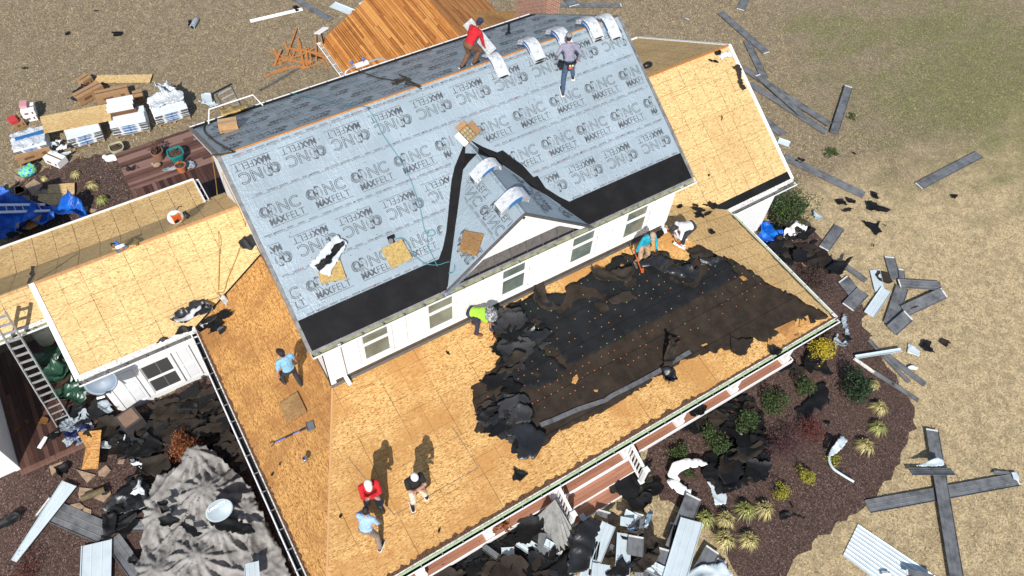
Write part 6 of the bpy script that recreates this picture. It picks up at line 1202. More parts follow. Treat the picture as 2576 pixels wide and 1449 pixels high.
# ---- material stacks behind the deck
m_bun = plain('bundle_wrap', (.72, .75, .77), .35, var=.05)
NXT = {}
def stack(key, fl, fr, layers, depth_n=3, wrapped=False, seed=1, label=''):
    a = G(*fl, GZ + .12); b_ = G(*fr, GZ + .12); u = (b_ - a).normalized(); v = Z.cross(u); Lw = (b_ - a).length; r = random.Random(seed)
    pal = MB(); W_d = .34 * depth_n
    for k in range(7): pal.box(None, (Lw, .09, .018), M=Matrix.Translation(a + u * Lw / 2 + v * (.06 + k * (W_d - .12) / 6) - Z * .012) @ Matrix.Rotation(math.atan2(u.y, u.x), 4, 'Z'))
    for k in range(3): pal.box(None, (.09, W_d, .09), M=Matrix.Translation(a + u * (.08 + k * (Lw - .16) / 2) + v * W_d / 2 - Z * .067) @ Matrix.Rotation(math.atan2(u.y, u.x), 4, 'Z'))
    pal.build('pallet', m_palw, label='wooden pallet under ' + label, cat='pallet')
    proto = None; rot = math.atan2(u.y, u.x)
    for d_ in range(depth_n):
        for k in range(layers):
            off = r.uniform(-.03, .03); c_ = a + u * (Lw / 2 + off) + v * (.17 + d_ * .34 + (.0 if d_ else r.uniform(-.02, .02)) - k * .012) + Z * (.006 + k * .076)
            if proto is None:
                m = MB(); m.box((0, 0, .035), (Lw * .98, .33, .068)); proto = m.build('shingle_bundle', m_bun, bevel=.02, org=(0, 0, 0))
                for sx in (-1, 1):
                    e = MB()
                    for j in range(2): e.box((sx * Lw * (.33 + j * .11), -.168, .036), (Lw * .11, .014, .034))
                    e.build('open_end', m_black, proto)
                e = MB(); e.box((-.02, -.168, .042), (Lw * .40, .010, .018)); e.box((-.02, -.167, .022), (Lw * .34, .009, .010)); e.box((.0, -.1685, .036), (.05, .010, .055)); e.build('printed_band', m_bprint, proto); o = proto; kids = list(proto.children)
            else:
                o = proto.copy(); C.objects.link(o)
                if d_ == 0:
                    for ch in kids: cc = ch.copy(); C.objects.link(cc); cc.parent = o
            o.location = c_; o.rotation_euler = (0, 0, rot); OFF[o] = c_; tag(o, 'white shingle bundle in ' + label, 'shingle bundle', 'shingle bundles in ' + label)
    NXT[key] = (a, u, v, Lw, W_d, layers * .076 + .12); return a, u, v, Lw, W_d
stack('A', q(0, 0, 1190, 950), q(0, 0, 1440, 880), 7, 3, label='the rightmost stack, half under plastic', seed=1)
stack('B', q(0, 0, 865, 1037), q(0, 0, 1135, 982), 7, 3, label='the second stack from the right', seed=2)
stack('C', q(0, 0, 540, 1125), q(0, 0, 795, 1052), 7, 3, label='the stack under the plywood sheet', seed=3)
stack('D', q(0, 0, 150, 1215), q(0, 0, 400, 1150), 7, 3, label='the leftmost stack', seed=4)
def onstack(key, s, t_, z=0): a, u, v, Lw, Wd, hh = NXT[key]; return a + u * (Lw * s) + v * (Wd * t_) + Z * (hh - .12 + z)
a_ = [onstack('A', *p) for p in ((-.02, .35), (1.02, .35), (1.02, 1.02), (-.02, 1.02))]; sheet('plastic_cover', a_, UPZ, m_wrap, .10, 5, .2, 1., None, .03, .006, freq=3, label='wrinkled clear plastic over the back of the rightmost bundle stack', cat='plastic cover')
P = [G(*q(0, 0, x, y), GZ + .5) for x, y in ((1190, 710), (1290, 672), (1340, 700), (1330, 730), (1230, 750))]; sheet('plastic_wrap', P, UPZ, m_wrap, .3, 6, .2, 1., None, .1, .006, freq=4, label='loose clear plastic piled behind the rightmost bundle stack', cat='plastic cover')
def flat(label, P, mat, t_=.015, name='osb_sheet', cat='plywood sheet'): P = [V(p) for p in P]; m = MB(); u = (P[1] - P[0]).normalized(); m.slab(P, t_, uv=(tuple(P[0]), u, (P[1] - P[0]).cross(P[2] - P[0]).normalized().cross(u))); return m.build(name, mat, label=label, cat=cat)
zt_ = GZ + .74; flat('plywood sheet bridging the two left bundle stacks', [G(*q(0, 0, x, y), zt_) for x, y in ((335, 1003), (840, 905), (825, 780), (300, 880))], m_osb_b, .03)
flat('narrow plywood offcut lying on the lawn behind the stacks', [G(*q(0, 0, x, y), GZ + .1) for x, y in ((705, 625), (1130, 622), (1150, 560), (735, 568))], m_osb_b)
for i, (y0) in enumerate((985, 968)): m = MB(); m.bar(G(*q(0, 0, 480, y0 + 5), zt_ - .2 - i * .05), G(*q(0, 0, 715, y0 - 45), zt_ - .2 - i * .05), .09, .04); m.build('lumber', m_lumber, label=('front' if i == 0 else 'rear') + ' pale stud under the plywood sheet on the stacks', cat='lumber')
# white felt rolls and boxes on stack B
for i, (y1, y2) in enumerate(((770, 745), (805, 780), (838, 812))):
    a, b_ = G(*q(0, 0, 810, y1), zt_ + .25 - i * .03), G(*q(0, 0, 1005, y2 - 12), zt_ + .25 - i * .03); m = MB(); m.tube([a, b_], .11, 14); o = m.build('felt_roll', m_bun, label=('back', 'middle', 'front')[i] + ' white wrapped felt roll on the second bundle stack', cat='felt roll'); m = MB(); m.tube([b_, b_ + (b_ - a).normalized() * .01], .08, 12); m.build('core', m_black, o)
def carton2(label, P0, P1, wd, ht, z, mat=None, lab=True):
    """box whose front bottom edge runs P0-P1"""
    a = G(*P0, z); b_ = G(*P1, z); u = (b_ - a).normalized(); v = Z.cross(u); c_ = (a + b_) / 2 + v * wd / 2; m = MB(); M = Matrix.Translation(c_ + Z * ht / 2) @ Matrix.Rotation(math.atan2(u.y, u.x), 4, 'Z'); m.box(None, ((b_ - a).length, wd, ht), M=M); o = m.build('carton', mat or m_cardb, bevel=.008, label=label, cat='box')
    if lab: m = MB(); l = (b_ - a).length; m.box(None, (l * 1.003, .06, .004), M=M @ Matrix.Translation((0, 0, ht / 2 + .001))); m.box(None, (l * .3, .004, ht * .3), M=M @ Matrix.Translation((-l * .15, -wd / 2 - .001, 0))); m.box(None, (l * .12, .004, ht * .4), M=M @ Matrix.Translation((l * .3, -wd / 2 - .001, 0))); m.build('label_print', m_cardd, o)
    return o
carton2('flat brown cartons under the white rolls, upper', q(0, 0, 835, 870), q(0, 0, 1030, 830), .35, .10, zt_, m_cardd); carton2('flat brown cartons under the white rolls, lower', q(0, 0, 840, 890), q(0, 0, 1040, 848), .35, .10, zt_ - .12, m_cardd)
carton2('long brown carton leaning left behind the plywood sheet', q(0, 0, 615, 800), q(0, 0, 800, 700), .42, .40, GZ + .03); carton2('long brown carton behind the white rolls', q(0, 0, 745, 790), q(0, 0, 990, 735), .40, .40, GZ + .05); carton2('small brown carton behind the black sheeted pile', q(0, 0, 650, 670), q(0, 0, 715, 625), .4, .35, GZ + .03)
carton2('brown carton far right behind the white rolls', q(0, 0, 1020, 775), q(0, 0, 1095, 760), .4, .3, GZ + .05)
SG('black plastic sheet beside the leaning brown carton', 0, 0, [(515, 770), (620, 655), (685, 665), (640, 740), (600, 780)], m_blk2, .2, GZ + .15, name='black_sheet', cat='plastic sheet')
carton2('long brown printed carton lying in front of the leftmost stack', q(0, 0, 150, 1245), q(0, 0, 400, 1160), .5, .35, GZ + .15); SG('black plastic under the long printed carton', 0, 0, [(170, 1245), (410, 1160), (410, 1175), (200, 1258)], m_blk, .05, GZ + .1, name='black_sheet', cat='plastic sheet')
carton2('white carton with black squares on the mulch', q(0, 0, 345, 1228), q(0, 0, 455, 1275), .45, .30, GZ + .05, m_wtrim)
carton2('white and maroon carton at the far left, lower of two', q(0, 0, 195, 925), q(0, 0, 290, 905), .5, .28, GZ + .03, m_wtrim); carton2('white carton at the far left, upper of two', q(0, 0, 175, 885), q(0, 0, 275, 865), .5, .25, GZ + .32, m_wtrim)
carton2('pink plastic crate on the white cartons at the far left', q(0, 0, 160, 835), q(0, 0, 215, 828), .35, .22, GZ + .5, plain('plastic_pink', (.55, .28, .30), .4), False); carton2('brown carton with a red tray at the far left', q(0, 0, 130, 985), q(0, 0, 205, 950), .5, .3, GZ + .03); carton2('tray of red caps on the brown carton', q(0, 0, 90, 945), q(0, 0, 145, 920), .4, .12, GZ + .35, plain('caps_red', (.55, .05, .05), .5, var=.3, vs=40), False)
P = [onstack('D', *p) for p in ((0, 0), (1, 0), (1, 1), (0, 1))]; sheet('plastic_cover', P, UPZ, m_wrap, .06, 8, .2, .5, None, .02, .006, freq=3, label='white plastic cover on the leftmost bundle stack', cat='plastic cover')
m = MB(); a, b_ = onstack('D', .12, .55, .06), onstack('D', .95, .6, .06); m.bar(a, b_, .16, .06); m.build('wrapped_strip', m_bprint, label='blue and white wrapped strip on the leftmost stack', cat='package')
heap('clump of clear plastic film between the two left stacks', 'clear plastic film heaped between the left stacks', [q(0, 0, x, y) for x, y in ((410, 1050), (480, 1060), (535, 1150), (500, 1200), (420, 1190))], 7, lambda x, y: G(x, y, GZ + .1), UPZ, [m_wrap], (.15, .32), (.0, .3), 41, 'plastic_film', 'plastic film', .25)
p = G(*q(0, 0, 225, 1320)); M_ = [(.10, .35, .6), (.15, .5, .08)]
t = NT('toy_print', .5); v_ = t.n('TexVoronoi', {'Vector': t.pos(), 'Scale': 9.}); t.col(t.ramp(v_, [(.2, (.02, .12, .5)), (.45, (.05, .5, .6)), (.6, (.35, .7, .05)), (.9, (.02, .2, .6))])); m = MB(); m.ball(None, 1, 8, 0, (.34, .24, .2), Matrix.Translation(p + Z * .2)); m.box(p + V((.12, .05, .22)), (.3, .3, .28), .4); m.build('play_set', t.m, bevel=.03, label='blue and lime patterned bundle on the flagstones', cat='bag')
# ---- pots, statue and lamp on the back deck
def pot(label, px, r0, r1, hh, mat, plant=None, sq=0, z=-8.6):
    p = G(*px, z); t_ = thing('plant_pot', label, 'plant pot', p); m = MB(); m.lathe(p, [(.001, .01), (r0, .01), (r1 * .93, hh * .8), (r1 * .97, hh * .82), (r1, hh), (r1 * .87, hh), (r1 * .84, hh * .82), (.001, hh * .80)], 20, sq=sq); m.build('pot', mat, t_, smooth=False); m = MB(); m.lathe(p, [(.001, hh * .84), (r1 * .83, hh * .83)], 14, sq=sq); m.build('soil', m_mulch, t_)
    if plant:
        r = random.Random(int(px[0])); m = MB()
        for k in range(plant[0]):
            a = r.uniform(0, 6.28); e = r.uniform(.2, 1); m.tube([p + V((math.cos(a) * .04, math.sin(a) * .04, hh * .8)), p + V((math.cos(a) * plant[1] * e * .6, math.sin(a) * plant[1] * e * .6, hh + plant[2] * .5)), p + V((math.cos(a) * plant[1] * e, math.sin(a) * plant[1] * e, hh + plant[2] * r.uniform(.5, 1)))], [.008, .006, .003], 4)
            for j in range(4): w = p + V((math.cos(a) * plant[1] * e * r.uniform(.4, 1), math.sin(a) * plant[1] * e * r.uniform(.4, 1), hh + plant[2] * r.uniform(.2, .9))); m.poly([w, w + V((.04, .01, .01)), w + V((.05, .05, .02)), w + V((.01, .04, 0))])
        m.build('dry_stems', plant[3], t_)
m_terra = plain('terracotta', (.50, .17, .07), .7); m_terra2 = plain('terracotta_dark', (.26, .13, .085), .8); m_tealg = plain('glaze_teal', (.02, .24, .22), .25); m_celad = plain('glaze_pale', (.42, .43, .28), .3); m_stem = plain('dry_plant', (.10, .05, .035), .9)
pot('dark terracotta pot with a dried purple plant on the deck', q(0, 0, 1205, 1195), .17, .24, .40, m_terra2, (26, .38, .35, m_stem)); pot('square glazed teal pot on the deck', q(0, 0, 1345, 1205), .2, .30, .42, m_tealg, (3, .1, .15, m_stem), 1); pot('orange terracotta pot with a bare twig on the deck', q(0, 0, 1378, 1290), .15, .21, .34, m_terra, (2, .1, .4, m_stem)); pot('pale green glazed pot beside the deck corner', q(0, 0, 900, 1155), .2, .27, .36, m_celad, (3, .15, .1, m_stem), 1, GZ)
sheet('wrapper', [G(*q(0, 0, x, y), -8.55) for x, y in ((1225, 1270), (1380, 1250), (1400, 1225), (1470, 1218), (1475, 1265), (1400, 1280), (1240, 1300))], UPZ, m_felt_s, .08, 9, .2, .5, label='blue-grey wrapper under the orange pot on the deck', cat='wrapper')
p = G(*q(0, 0, 1190, 1255), -8.6); m = MB(); m.ball(None, 1, 7, 0, (.16, .11, .10), Matrix.Translation(p + Z * .09)); m.ball(None, 1, 6, 0, (.07, .07, .07), Matrix.Translation(p + V((-.12, .03, .17)))); m.build('stone_frog', m_stone, smooth=True, label='small tan stone figurine on the deck boards', cat='figurine')
p = G(*q(0, 0, 845, 1210), GZ); m = MB(); m.ball(None, 1, 8, 0, (.24, .14, .15), Matrix.Translation(p + Z * .12)); m.ball(None, 1, 7, 0, (.1, .09, .1), Matrix.Translation(p + V((-.18, .06, .22)))); m.ball(None, 1, 7, 0, (.12, .1, .09), Matrix.Translation(p + V((.14, -.08, .1)))); m.build('garden_statue', m_wtrim, smooth=True, label='white reclining garden statue on the mulch beside the deck', cat='statue')
p = G(*q(0, 0, 985, 1305), -8.6); m = MB(); m.tube([G(*q(0, 0, 915, 1275), -8.1), G(*q(0, 0, 980, 1275), -8.1), p + Z * .4], .012, 6); m.lathe(p, [(.10, .2), (.09, .26), (.03, .36), (.02, .4)], 12); m.build('hanging_lantern', m_black, label='black hanging lantern on a hook at the deck edge', cat='lantern')
# flagstones upper left
for i, (lb, pts) in enumerate((('large pink-tan flagstone', [(185, 1400), (255, 1350), (325, 1395), (250, 1449 + 30)]), ('flagstone left of the large one', [(100, 1400), (155, 1395), (190, 1440), (110, 1470)]), ('long flagstone above the toy bundle', [(100, 1275), (195, 1265), (290, 1245), (285, 1262), (120, 1300)]), ('irregular flagstone near the left edge', [(115, 1320), (190, 1345), (150, 1375), (110, 1350)]))):
    m = MB(); m.slab([G(*q(0, 0, x, y), GZ + .06) for x, y in pts], .05); m.build('flagstone', m_stone, bevel=.015, label=lb + ' by the back bed', cat='flagstone')
c4 = lambda x, y: (x * .345 / 1.5652, (600 + y * .345) / 1.5652)
for lb, pts in (('round flagstone by the blue tarpaulin', [(215, 510), (270, 485), (330, 500), (350, 560), (290, 575), (230, 560)]), ('flagstone between the round and the pink one', [(170, 400), (230, 380), (300, 430), (220, 480), (180, 485)]), ('flagstone left of the plywood offcuts', [(390, 470), (460, 430), (470, 480), (400, 495)]), ('small flagstone under the plywood offcuts', [(470, 425), (540, 415), (545, 470), (475, 480)]), ('flagstone at the eave of the back porch', [(1020, 640), (1110, 645), (1080, 675), (1010, 680)]), ('flagstone beside the tarpaulin tip', [(940, 620), (1005, 615), (1000, 665), (950, 650)])):
    m = MB(); m.slab([G(*c4(x, y), GZ + .06) for x, y in pts], .05); m.build('flagstone', m_stone, bevel=.015, label=lb, cat='flagstone')
flat('upper of two plywood offcuts on the flagstones', [G(*c4(x, y), GZ + .14) for x, y in ((550, 370), (850, 345), (850, 455), (540, 470))], m_osb_b, .012); flat('lower of two plywood offcuts on the flagstones', [G(*c4(x, y), GZ + .12) for x, y in ((440, 480), (850, 455), (838, 585), (580, 605), (430, 545))], m_osb_b, .012)
# blue tarps
t = NT('blue_tarp', .3); p_ = t.pos(); t.col(t.ramp(t.noise(p_, 3, 4), [(.3, (.002, .045, .30)), (.55, (.005, .12, .55)), (.75, (.02, .24, .75))])); t.bump(t.noise(p_, 5, 5, .6, 1.5), .8, .06); m_tarp = t.m
sheet('blue_tarp', [G(*c4(x, y), GZ + .05) for x, y in ((-60, 440), (60, 500), (200, 565), (560, 640), (880, 610), (1010, 690), (1010, 790), (560, 900), (200, 1010), (-60, 1100))], UPZ, m_tarp, .45, 12, .2, .6, None, .1, .01, step=.10, freq=1.6, label='bright blue tarpaulin spread behind the left wing', cat='tarpaulin')
m = MB(); t_ = thing('ladder', 'white railed aluminium ladder lying flat on the blue tarpaulin', 'ladder', G(*c4(250, 640), GZ + .5)); a0, a1 = G(*c4(-80, 600), GZ + .55), G(*c4(510, 595), GZ + .55); b0, b1 = G(*c4(-80, 685), GZ + .55), G(*c4(570, 665), GZ + .55)
for pa, pb in ((a0, a1), (b0, b1)): m = MB(); m.bar(pa, pb, .09, .04); m.build('rail', m_wtrim, t_)
for k in range(6): m = MB(); m.bar(a0.lerp(a1, (k + .6) / 6.5), b0.lerp(b1, (k + .6) / 6.5), .03, .03); m.build('rung', m_alu, t_)
flat('torn plywood strip lying on the blue tarpaulin', [G(*c4(x, y), GZ + .5) for x, y in ((300, 810), (480, 700), (430, 830), (300, 905))], m_osb_o, .012); flat('brown board on the blue tarpaulin near the eave', [G(*c4(x, y), GZ + .45) for x, y in ((180, 810), (290, 780), (310, 900), (170, 950))], m_palw, .012)
heap('dark scrap lying on the blue tarpaulin near the eave', 'dark scraps on the blue tarpaulin', [c4(x, y) for x, y in ((150, 880), (420, 860), (430, 900), (200, 980), (120, 960))], 5, lambda x, y: G(x, y, GZ + .45), UPZ, [m_blk], (.15, .3), (0, .1), 43)
sheet('blue_tarp', [G(*q(3, 1, x, y), GZ + .05) for x, y in ((-60, 250), (0, 245), (60, 300), (125, 350), (85, 395), (30, 400), (-20, 410), (-90, 370))], UPZ, m_tarp, .25, 13, .2, .6, None, .08, .01, freq=2., label='small blue tarpaulin by the right wing wall', cat='tarpaulin')
sheet('white_sheet', [G(*q(3, 1, x, y), GZ + .05) for x, y in ((110, 320), (190, 240), (280, 290), (265, 320), (200, 350), (170, 400), (150, 380), (100, 380))], UPZ, m_wtrim, .20, 14, .2, .6, None, .08, .01, freq=2.5, label='white plastic sheet beside the small blue tarpaulin', cat='plastic sheet')
# ---- plants
def leafmat(name, c): 
    t = NT(name, .7); r = t.island(); t.col(t.ramp(r, [(0., tuple(x * .45 for x in c)), (.5, c), (1., tuple(min(1, x * 1.8) for x in c))])); return t.m
def bush(label, px, rad, hh, mat, n=1500, leaf=.035, name='shrub', cat='shrub', z=GZ, lean=0, dens=.35, stemm=None, seed=None, sparse=0):
    rad *= .8; p = G(*px, z); r = random.Random(seed or int(px[0] * 3 + px[1])); t_ = thing(name, label, cat, p); m = MB()
    lobes = [(V((r.gauss(0, .35), r.gauss(0, .35), r.uniform(.25, .8))), r.uniform(.35, .6)) for k in range(11)]
    for k in range(n):
        lc, lr = r.choice(lobes); d = V((r.gauss(0, 1), r.gauss(0, 1), r.gauss(0, 1))).normalized() * (lr * r.uniform(.6, 1.05)); w = lc + d
        if w.z < .02 or math.hypot(w.x, w.y) > 1.15: continue
        c_ = p + V((w.x * rad, w.y * rad, w.z * hh)); a = V((r.gauss(0, 1), r.gauss(0, 1), r.gauss(0, .7) + .5)).normalized() * leaf * r.uniform(.6, 1.5); b_ = a.cross(V((r.gauss(0, 1), r.gauss(0, 1), r.gauss(0, 1)))).normalized() * leaf * .4
        m.raw([c_ - a * .5, c_ + b_, c_ + a * .8, c_ - b_], [[0, 1, 2, 3]])
    m.build('foliage', mat, t_); m = MB()
    for k in range(9): a = r.uniform(0, 6.28); e = r.uniform(.2, .7); m.tube([p, p + V((math.cos(a) * rad * e * .5, math.sin(a) * rad * e * .5, hh * .4)), p + V((math.cos(a) * rad * e, math.sin(a) * rad * e, hh * .8))], [.02, .012, .005], 5)
    m.build('stems', stemm or m_stem, t_); return t_
m_lg = leafmat('leaves_green', (.04, .068, .016)); m_ld = leafmat('leaves_dark', (.02, .042, .015)); m_ly = leafmat('leaves_yellow', (.42, .33, .02)); m_lr = leafmat('leaves_red', (.11, .028, .022)); m_lo = leafmat('leaves_orange', (.21, .065, .018)); m_lyg = leafmat('leaves_gold_green', (.26, .24, .03)); m_lb = leafmat('twigs_brown', (.05, .03, .022))
bush('tall loose green shrub beside the white right wing wall', q(3, 1, 120, 220), 1.0, 1.6, m_lg, 3200, .06)
bush('yellow flowering shrub by the front right corner', q(3, 1, 360, 1230), .62, .8, m_ly, 1800, .045)
bush('large dark green juniper on the mulch near the dark bars', q(3, 2, 620, 80), .82, .8, m_ld, 3000, .05)
bush('small bright green shrub left of the large juniper', q(3, 2, 250, 50), .5, .5, m_lg, 1500, .04); bush('green shrub at the mulch centre left', q(3, 2, 45, 170), .62, .6, m_lg, 1800, .045); bush('green shrub with a grey stake beside it', q(2, 2, 1750, 330), .60, .6, m_lg, 1800, .045)
bush('half buried green shrub among the felt scraps', q(2, 2, 1480, 430), .55, .5, m_lg, 1500, .045); bush('green shrub under the felt scraps, lower', q(2, 2, 1560, 490), .42, .4, m_lg, 1000, .045); bush('low green shrub beside the white curled sheet', q(2, 2, 1240, 550), .5, .4, m_lg, 1100, .045); bush('tiny green shrub in the bend of the white sheet', q(2, 2, 1320, 680), .3, .25, m_lg, 500, .04)
bush('wine red barberry shrub on the mulch', q(3, 2, 290, 360), .75, .6, m_lr, 2400, .03); bush('darker red barberry shrub to its left', q(3, 2, 95, 480), .85, .7, leafmat('leaves_wine', (.06, .022, .028)), 2600, .03)
bush('round golden green shrub in the lower bed', q(3, 2, 272, 710), .42, .45, m_lyg, 1800, .03); bush('smaller golden green shrub left of the round one', q(3, 2, 85, 830), .38, .4, m_lyg, 1400, .03); bush('small golden shrub half under the S-bent trim', q(3, 2, 480, 590), .32, .2, m_lyg, 800, .03)
bush('orange leaved shrub amid the debris by the side gutter', (467, 1140), .75, .9, m_lo, 2600, .04); bush('bare brown shrub behind the right corner of the porch', q(3, 1, 330, 700), .95, .7, m_lb, 1800, .04); bush('bare brown shrub below the right corner gutter', q(3, 1, 410, 1060), .8, .6, m_lb, 1400, .04); bush('red brown twiggy plant at the bottom left of the bed', q(0, 2, 230, 1400), .7, .2, m_lr, 900, .03)
def tuft(label, px, rad, hh, mat, n=260, group=None):
    rad *= .9; p = G(*px); r = random.Random(int(px[0] * 7 + px[1])); m = MB()
    for k in range(n):
        a = r.uniform(0, 6.283); e = r.uniform(.15, 1.) ** .7; l = r.uniform(.7, 1.15); d = V((math.cos(a), math.sin(a), 0)); s = V((-d.y, d.x, 0)) * .007; b0 = p + d * .05 * e; m1 = p + d * rad * e * .55 * l + Z * hh * (1.1 - .35 * e); m2 = p + d * rad * e * l + Z * hh * (.85 - .8 * e * e) * l
        m.raw([b0 - s, b0 + s, m1 + s * 1.4, m1 - s * 1.4, m2], [[0, 1, 2, 3], [3, 2, 4]])
    return m.build('grass_clump', mat, label=label, cat='ornamental grass', group=group)
m_tf = leafmat('blade_straw', (.42, .36, .15)); m_tg = leafmat('blade_green', (.28, .29, .09))
for lb, (c_, r_, x, y), rd, mt in (('straw grass clump nearest the large juniper', (3, 2, 790, 15), .3, m_tf), ('straw and green grass clump, upper of the three on the right edge', (3, 2, 825, 195), .44, m_tf), ('green grass clump, middle of the three on the right edge', (3, 2, 815, 345), .44, m_tg), ('straw grass clump, lowest of the three on the right edge', (3, 2, 715, 480), .46, m_tf), ('grass clump at the top left of the lower group', (2, 2, 1440, 1030), .48, m_tg), ('grass clump second in the top row of the lower group', (2, 2, 1600, 1040), .48, m_tf), ('grass clump third in the top row of the lower group', (2, 2, 1745, 965), .48, m_tg), ('grass clump at the right end of the lower group', (2, 2, 1890, 960), .48, m_tf), ('grass clump at the lower left of the lower group', (2, 2, 1590, 1185), .5, m_tf), ('grass clump at the lower right of the lower group', (2, 2, 1775, 1190), .46, m_tf), ('pale dry clump on the back mulch', (0, 0, 580, 1330), .3, m_tf), ('tiny dry clump near the pink flagstone', (0, 0, 340, 1355), .2, m_tf), ('dry clump at the middle of the back mulch', (0, 0, 700, 1415), .35, m_tf)): tuft(lb, q(c_, r_, x, y), rd, rd * .75, mt)
tuft('green grass clump by the back porch gutter', c4(1180, 570), .36, .3, m_tg)
bush('green tuft of clover on the right lawn', q(3, 0, 465, 1150), .5, .06, m_lg, 500, .05, cat='weed', name='weed_patch'); bush('small green weed on the right lawn above the clover', q(3, 0, 630, 880), .3, .05, m_lg, 200, .05, cat='weed', name='weed_patch')
# ---- debris beside the front steps
PG('long dark panel leaning down towards the lawn, right of the steps', 2, 2, 1370, 850, 1215, 1250, .50, z=GZ + .3, hem=(0,)); PG('dark panel beneath it, right of the steps', 2, 2, 1250, 1060, 1190, 1500, .45, z=GZ + .15, hem=(0,)); PG('wide pale panel lying over the dark ones right of the steps', 2, 2, 1355, 1030, 1215, 1500, .66, z=GZ + .4, mat=m_panw, hem=(), skew=.1); PG('narrow dark panel between the two long ones', 2, 2, 1240, 1070, 1150, 1500, .18, z=GZ + .3, hem=())
PG('short dark panel with folded white end at lower right', 2, 2, 1515, 1250, 1420, 1420, .45, z=GZ + .15); PG('dark panel tip at the lower right of the heap', 2, 2, 1580, 1330, 1520, 1500, .35, z=GZ + .1)
SG('white curled sheet metal fan at the bottom edge', 2, 2, [(1310, 1430), (1430, 1370), (1590, 1350), (1630, 1400), (1660, 1449), (1640, 1500), (1300, 1500)], m_panw, .10, GZ + .2, 'metal_scrap', 'roofing panel', rag=.01)
SG('large white house wrap sheet curling over the mulch, upper band', 2, 2, [(1190, 640), (1205, 600), (1300, 570), (1410, 570), (1495, 605), (1440, 625), (1340, 640), (1255, 680), (1270, 740), (1200, 715), (1155, 725)], m_wtrim, .07, GZ + .28, 'white_sheet', 'plastic sheet', rag=.02, curl=.8, step=.09); SG('white house wrap sheet curling over the mulch, lower tail', 2, 2, [(1155, 725), (1250, 720), (1270, 760), (1350, 800), (1340, 860), (1260, 830), (1225, 815)], m_wtrim, .06, GZ + .22, 'white_sheet', 'plastic sheet', rag=.02, curl=.8, step=.09); SG('pale blue panel scrap under the black felt on the mulch', 2, 2, [(1465, 735), (1605, 730), (1620, 870), (1610, 910), (1530, 920), (1500, 800)], m_panw, .04, GZ + .06, 'metal_scrap', 'roofing panel', rag=.02)
p = (1385, 1290)
P = [G(*q(2, 2, x, y), z) for x, y, z in ((325, 870, -7.3), (225, 950, -7.9), (130, 1070, -8.6), (200, 1150, -8.7), (360, 1250, -8.8), (480, 1150, -8.6), (420, 1020, -8.2))]
# pleated grey tarp hanging from the column
m = MB(); ap = G(*q(2, 2, 325, 870), -7.6); base = [G(*q(2, 2, x, y), GZ + .3) for x, y in ((130, 1070), (200, 1120), (290, 1200), (345, 1275), (400, 1245), (450, 1190), (485, 1145))]; vs = [ap]; n = 18
for rr_ in (.25, .5, .75, 1.):
    for i in range(n + 1):
        t_ = i / n * (len(base) - 1); k = min(int(t_), len(base) - 2); w = base[k].lerp(base[k + 1], t_ - k); c_ = ap.lerp(w, rr_); nn = V((.3, -.4, .8)).normalized(); vs.append(c_ + nn * (.13 * rr_ * (1 if i % 2 else -1)))
fs = [[0, 1 + i, 2 + i] for i in range(n)] + [[1 + k * (n + 1) + i, 1 + (k + 1) * (n + 1) + i, 2 + (k + 1) * (n + 1) + i, 2 + k * (n + 1) + i] for k in range(3) for i in range(n)]
m.raw(vs, fs); o = m.build('pleated_tarp', plain('tarp_grey', (.30, .30, .29), .6, var=.2), label='grey pleated tarpaulin hanging from the left stair column', cat='tarpaulin'); s_ = o.modifiers.new('s', 'SOLIDIFY'); s_.thickness = .008
for k, (x1, y1, x2, y2, w, mt, z) in enumerate(((700, 960, 690, 1010, .42, m_pan, .5), (875, 1010, 870, 1080, .45, m_panw, .6), (960, 980, 935, 1110, .40, m_pan, .4), (730, 1060, 620, 1330, .42, m_panw, .6), (845, 1130, 830, 1449, .42, m_panw, .62), (935, 1150, 925, 1300, .46, m_pan, .68), (640, 1190, 600, 1449, .2, m_panw, .6), (1130, 1240, 1090, 1500, .44, m_pan, .35), (672, 1360, 660, 1500, .5, m_panw, .66), (590, 1400, 560, 1520, .5, m_panw, .6), (760, 1400, 740, 1500, .42, m_panw, .5), (1010, 1330, 990, 1500, .4, m_pan, .25))):
    PG(('dark ' if mt is m_pan else 'pale ') + 'panel in the heap right of the steps, ' + ('uppermost short one', 'broad one by the blue scrap', 'folded end near the blue scrap', 'one slanting under black felt', 'longest one down the middle', 'one lying on the long middle one', 'narrow sliver on the left', 'one near the brown curled felt', 'front left one at the bottom edge', 'leftmost one at the bottom edge', 'small one at the bottom edge', 'one hidden low at the bottom edge')[k], 2, 2, x1, y1, x2, y2, w, mat=mt, z=GZ + z, hem=(0,) if mt is m_pan else ())
SG('long black felt roll sloping down beside the steps', 2, 2, [(440, 1170), (500, 1060), (600, 1010), (680, 1030), (665, 1110), (600, 1300), (560, 1430), (420, 1449), (415, 1300)], m_blk2, .12, GZ + .75, curl=.2, fold=lambda x, y: .12 * math.cos(x * 2.5)); SG('large brown curled felt piece at the bottom of the heap', 2, 2, [(860, 1400), (1000, 1300), (1105, 1240), (1110, 1290), (1060, 1380), (960, 1430), (870, 1440)], m_brn, .2, GZ + .55); SG('brown felt triangle over the pale panels', 2, 2, [(655, 1300), (770, 1130), (805, 1100), (800, 1250), (790, 1340)], m_brn, .1, GZ + .5); SG('upright brown-black felt near the folded dark panels', 2, 2, [(1010, 1160), (1080, 1150), (1105, 1190), (1100, 1260), (1020, 1340), (1000, 1250)], m_brn, .15, GZ + .5)
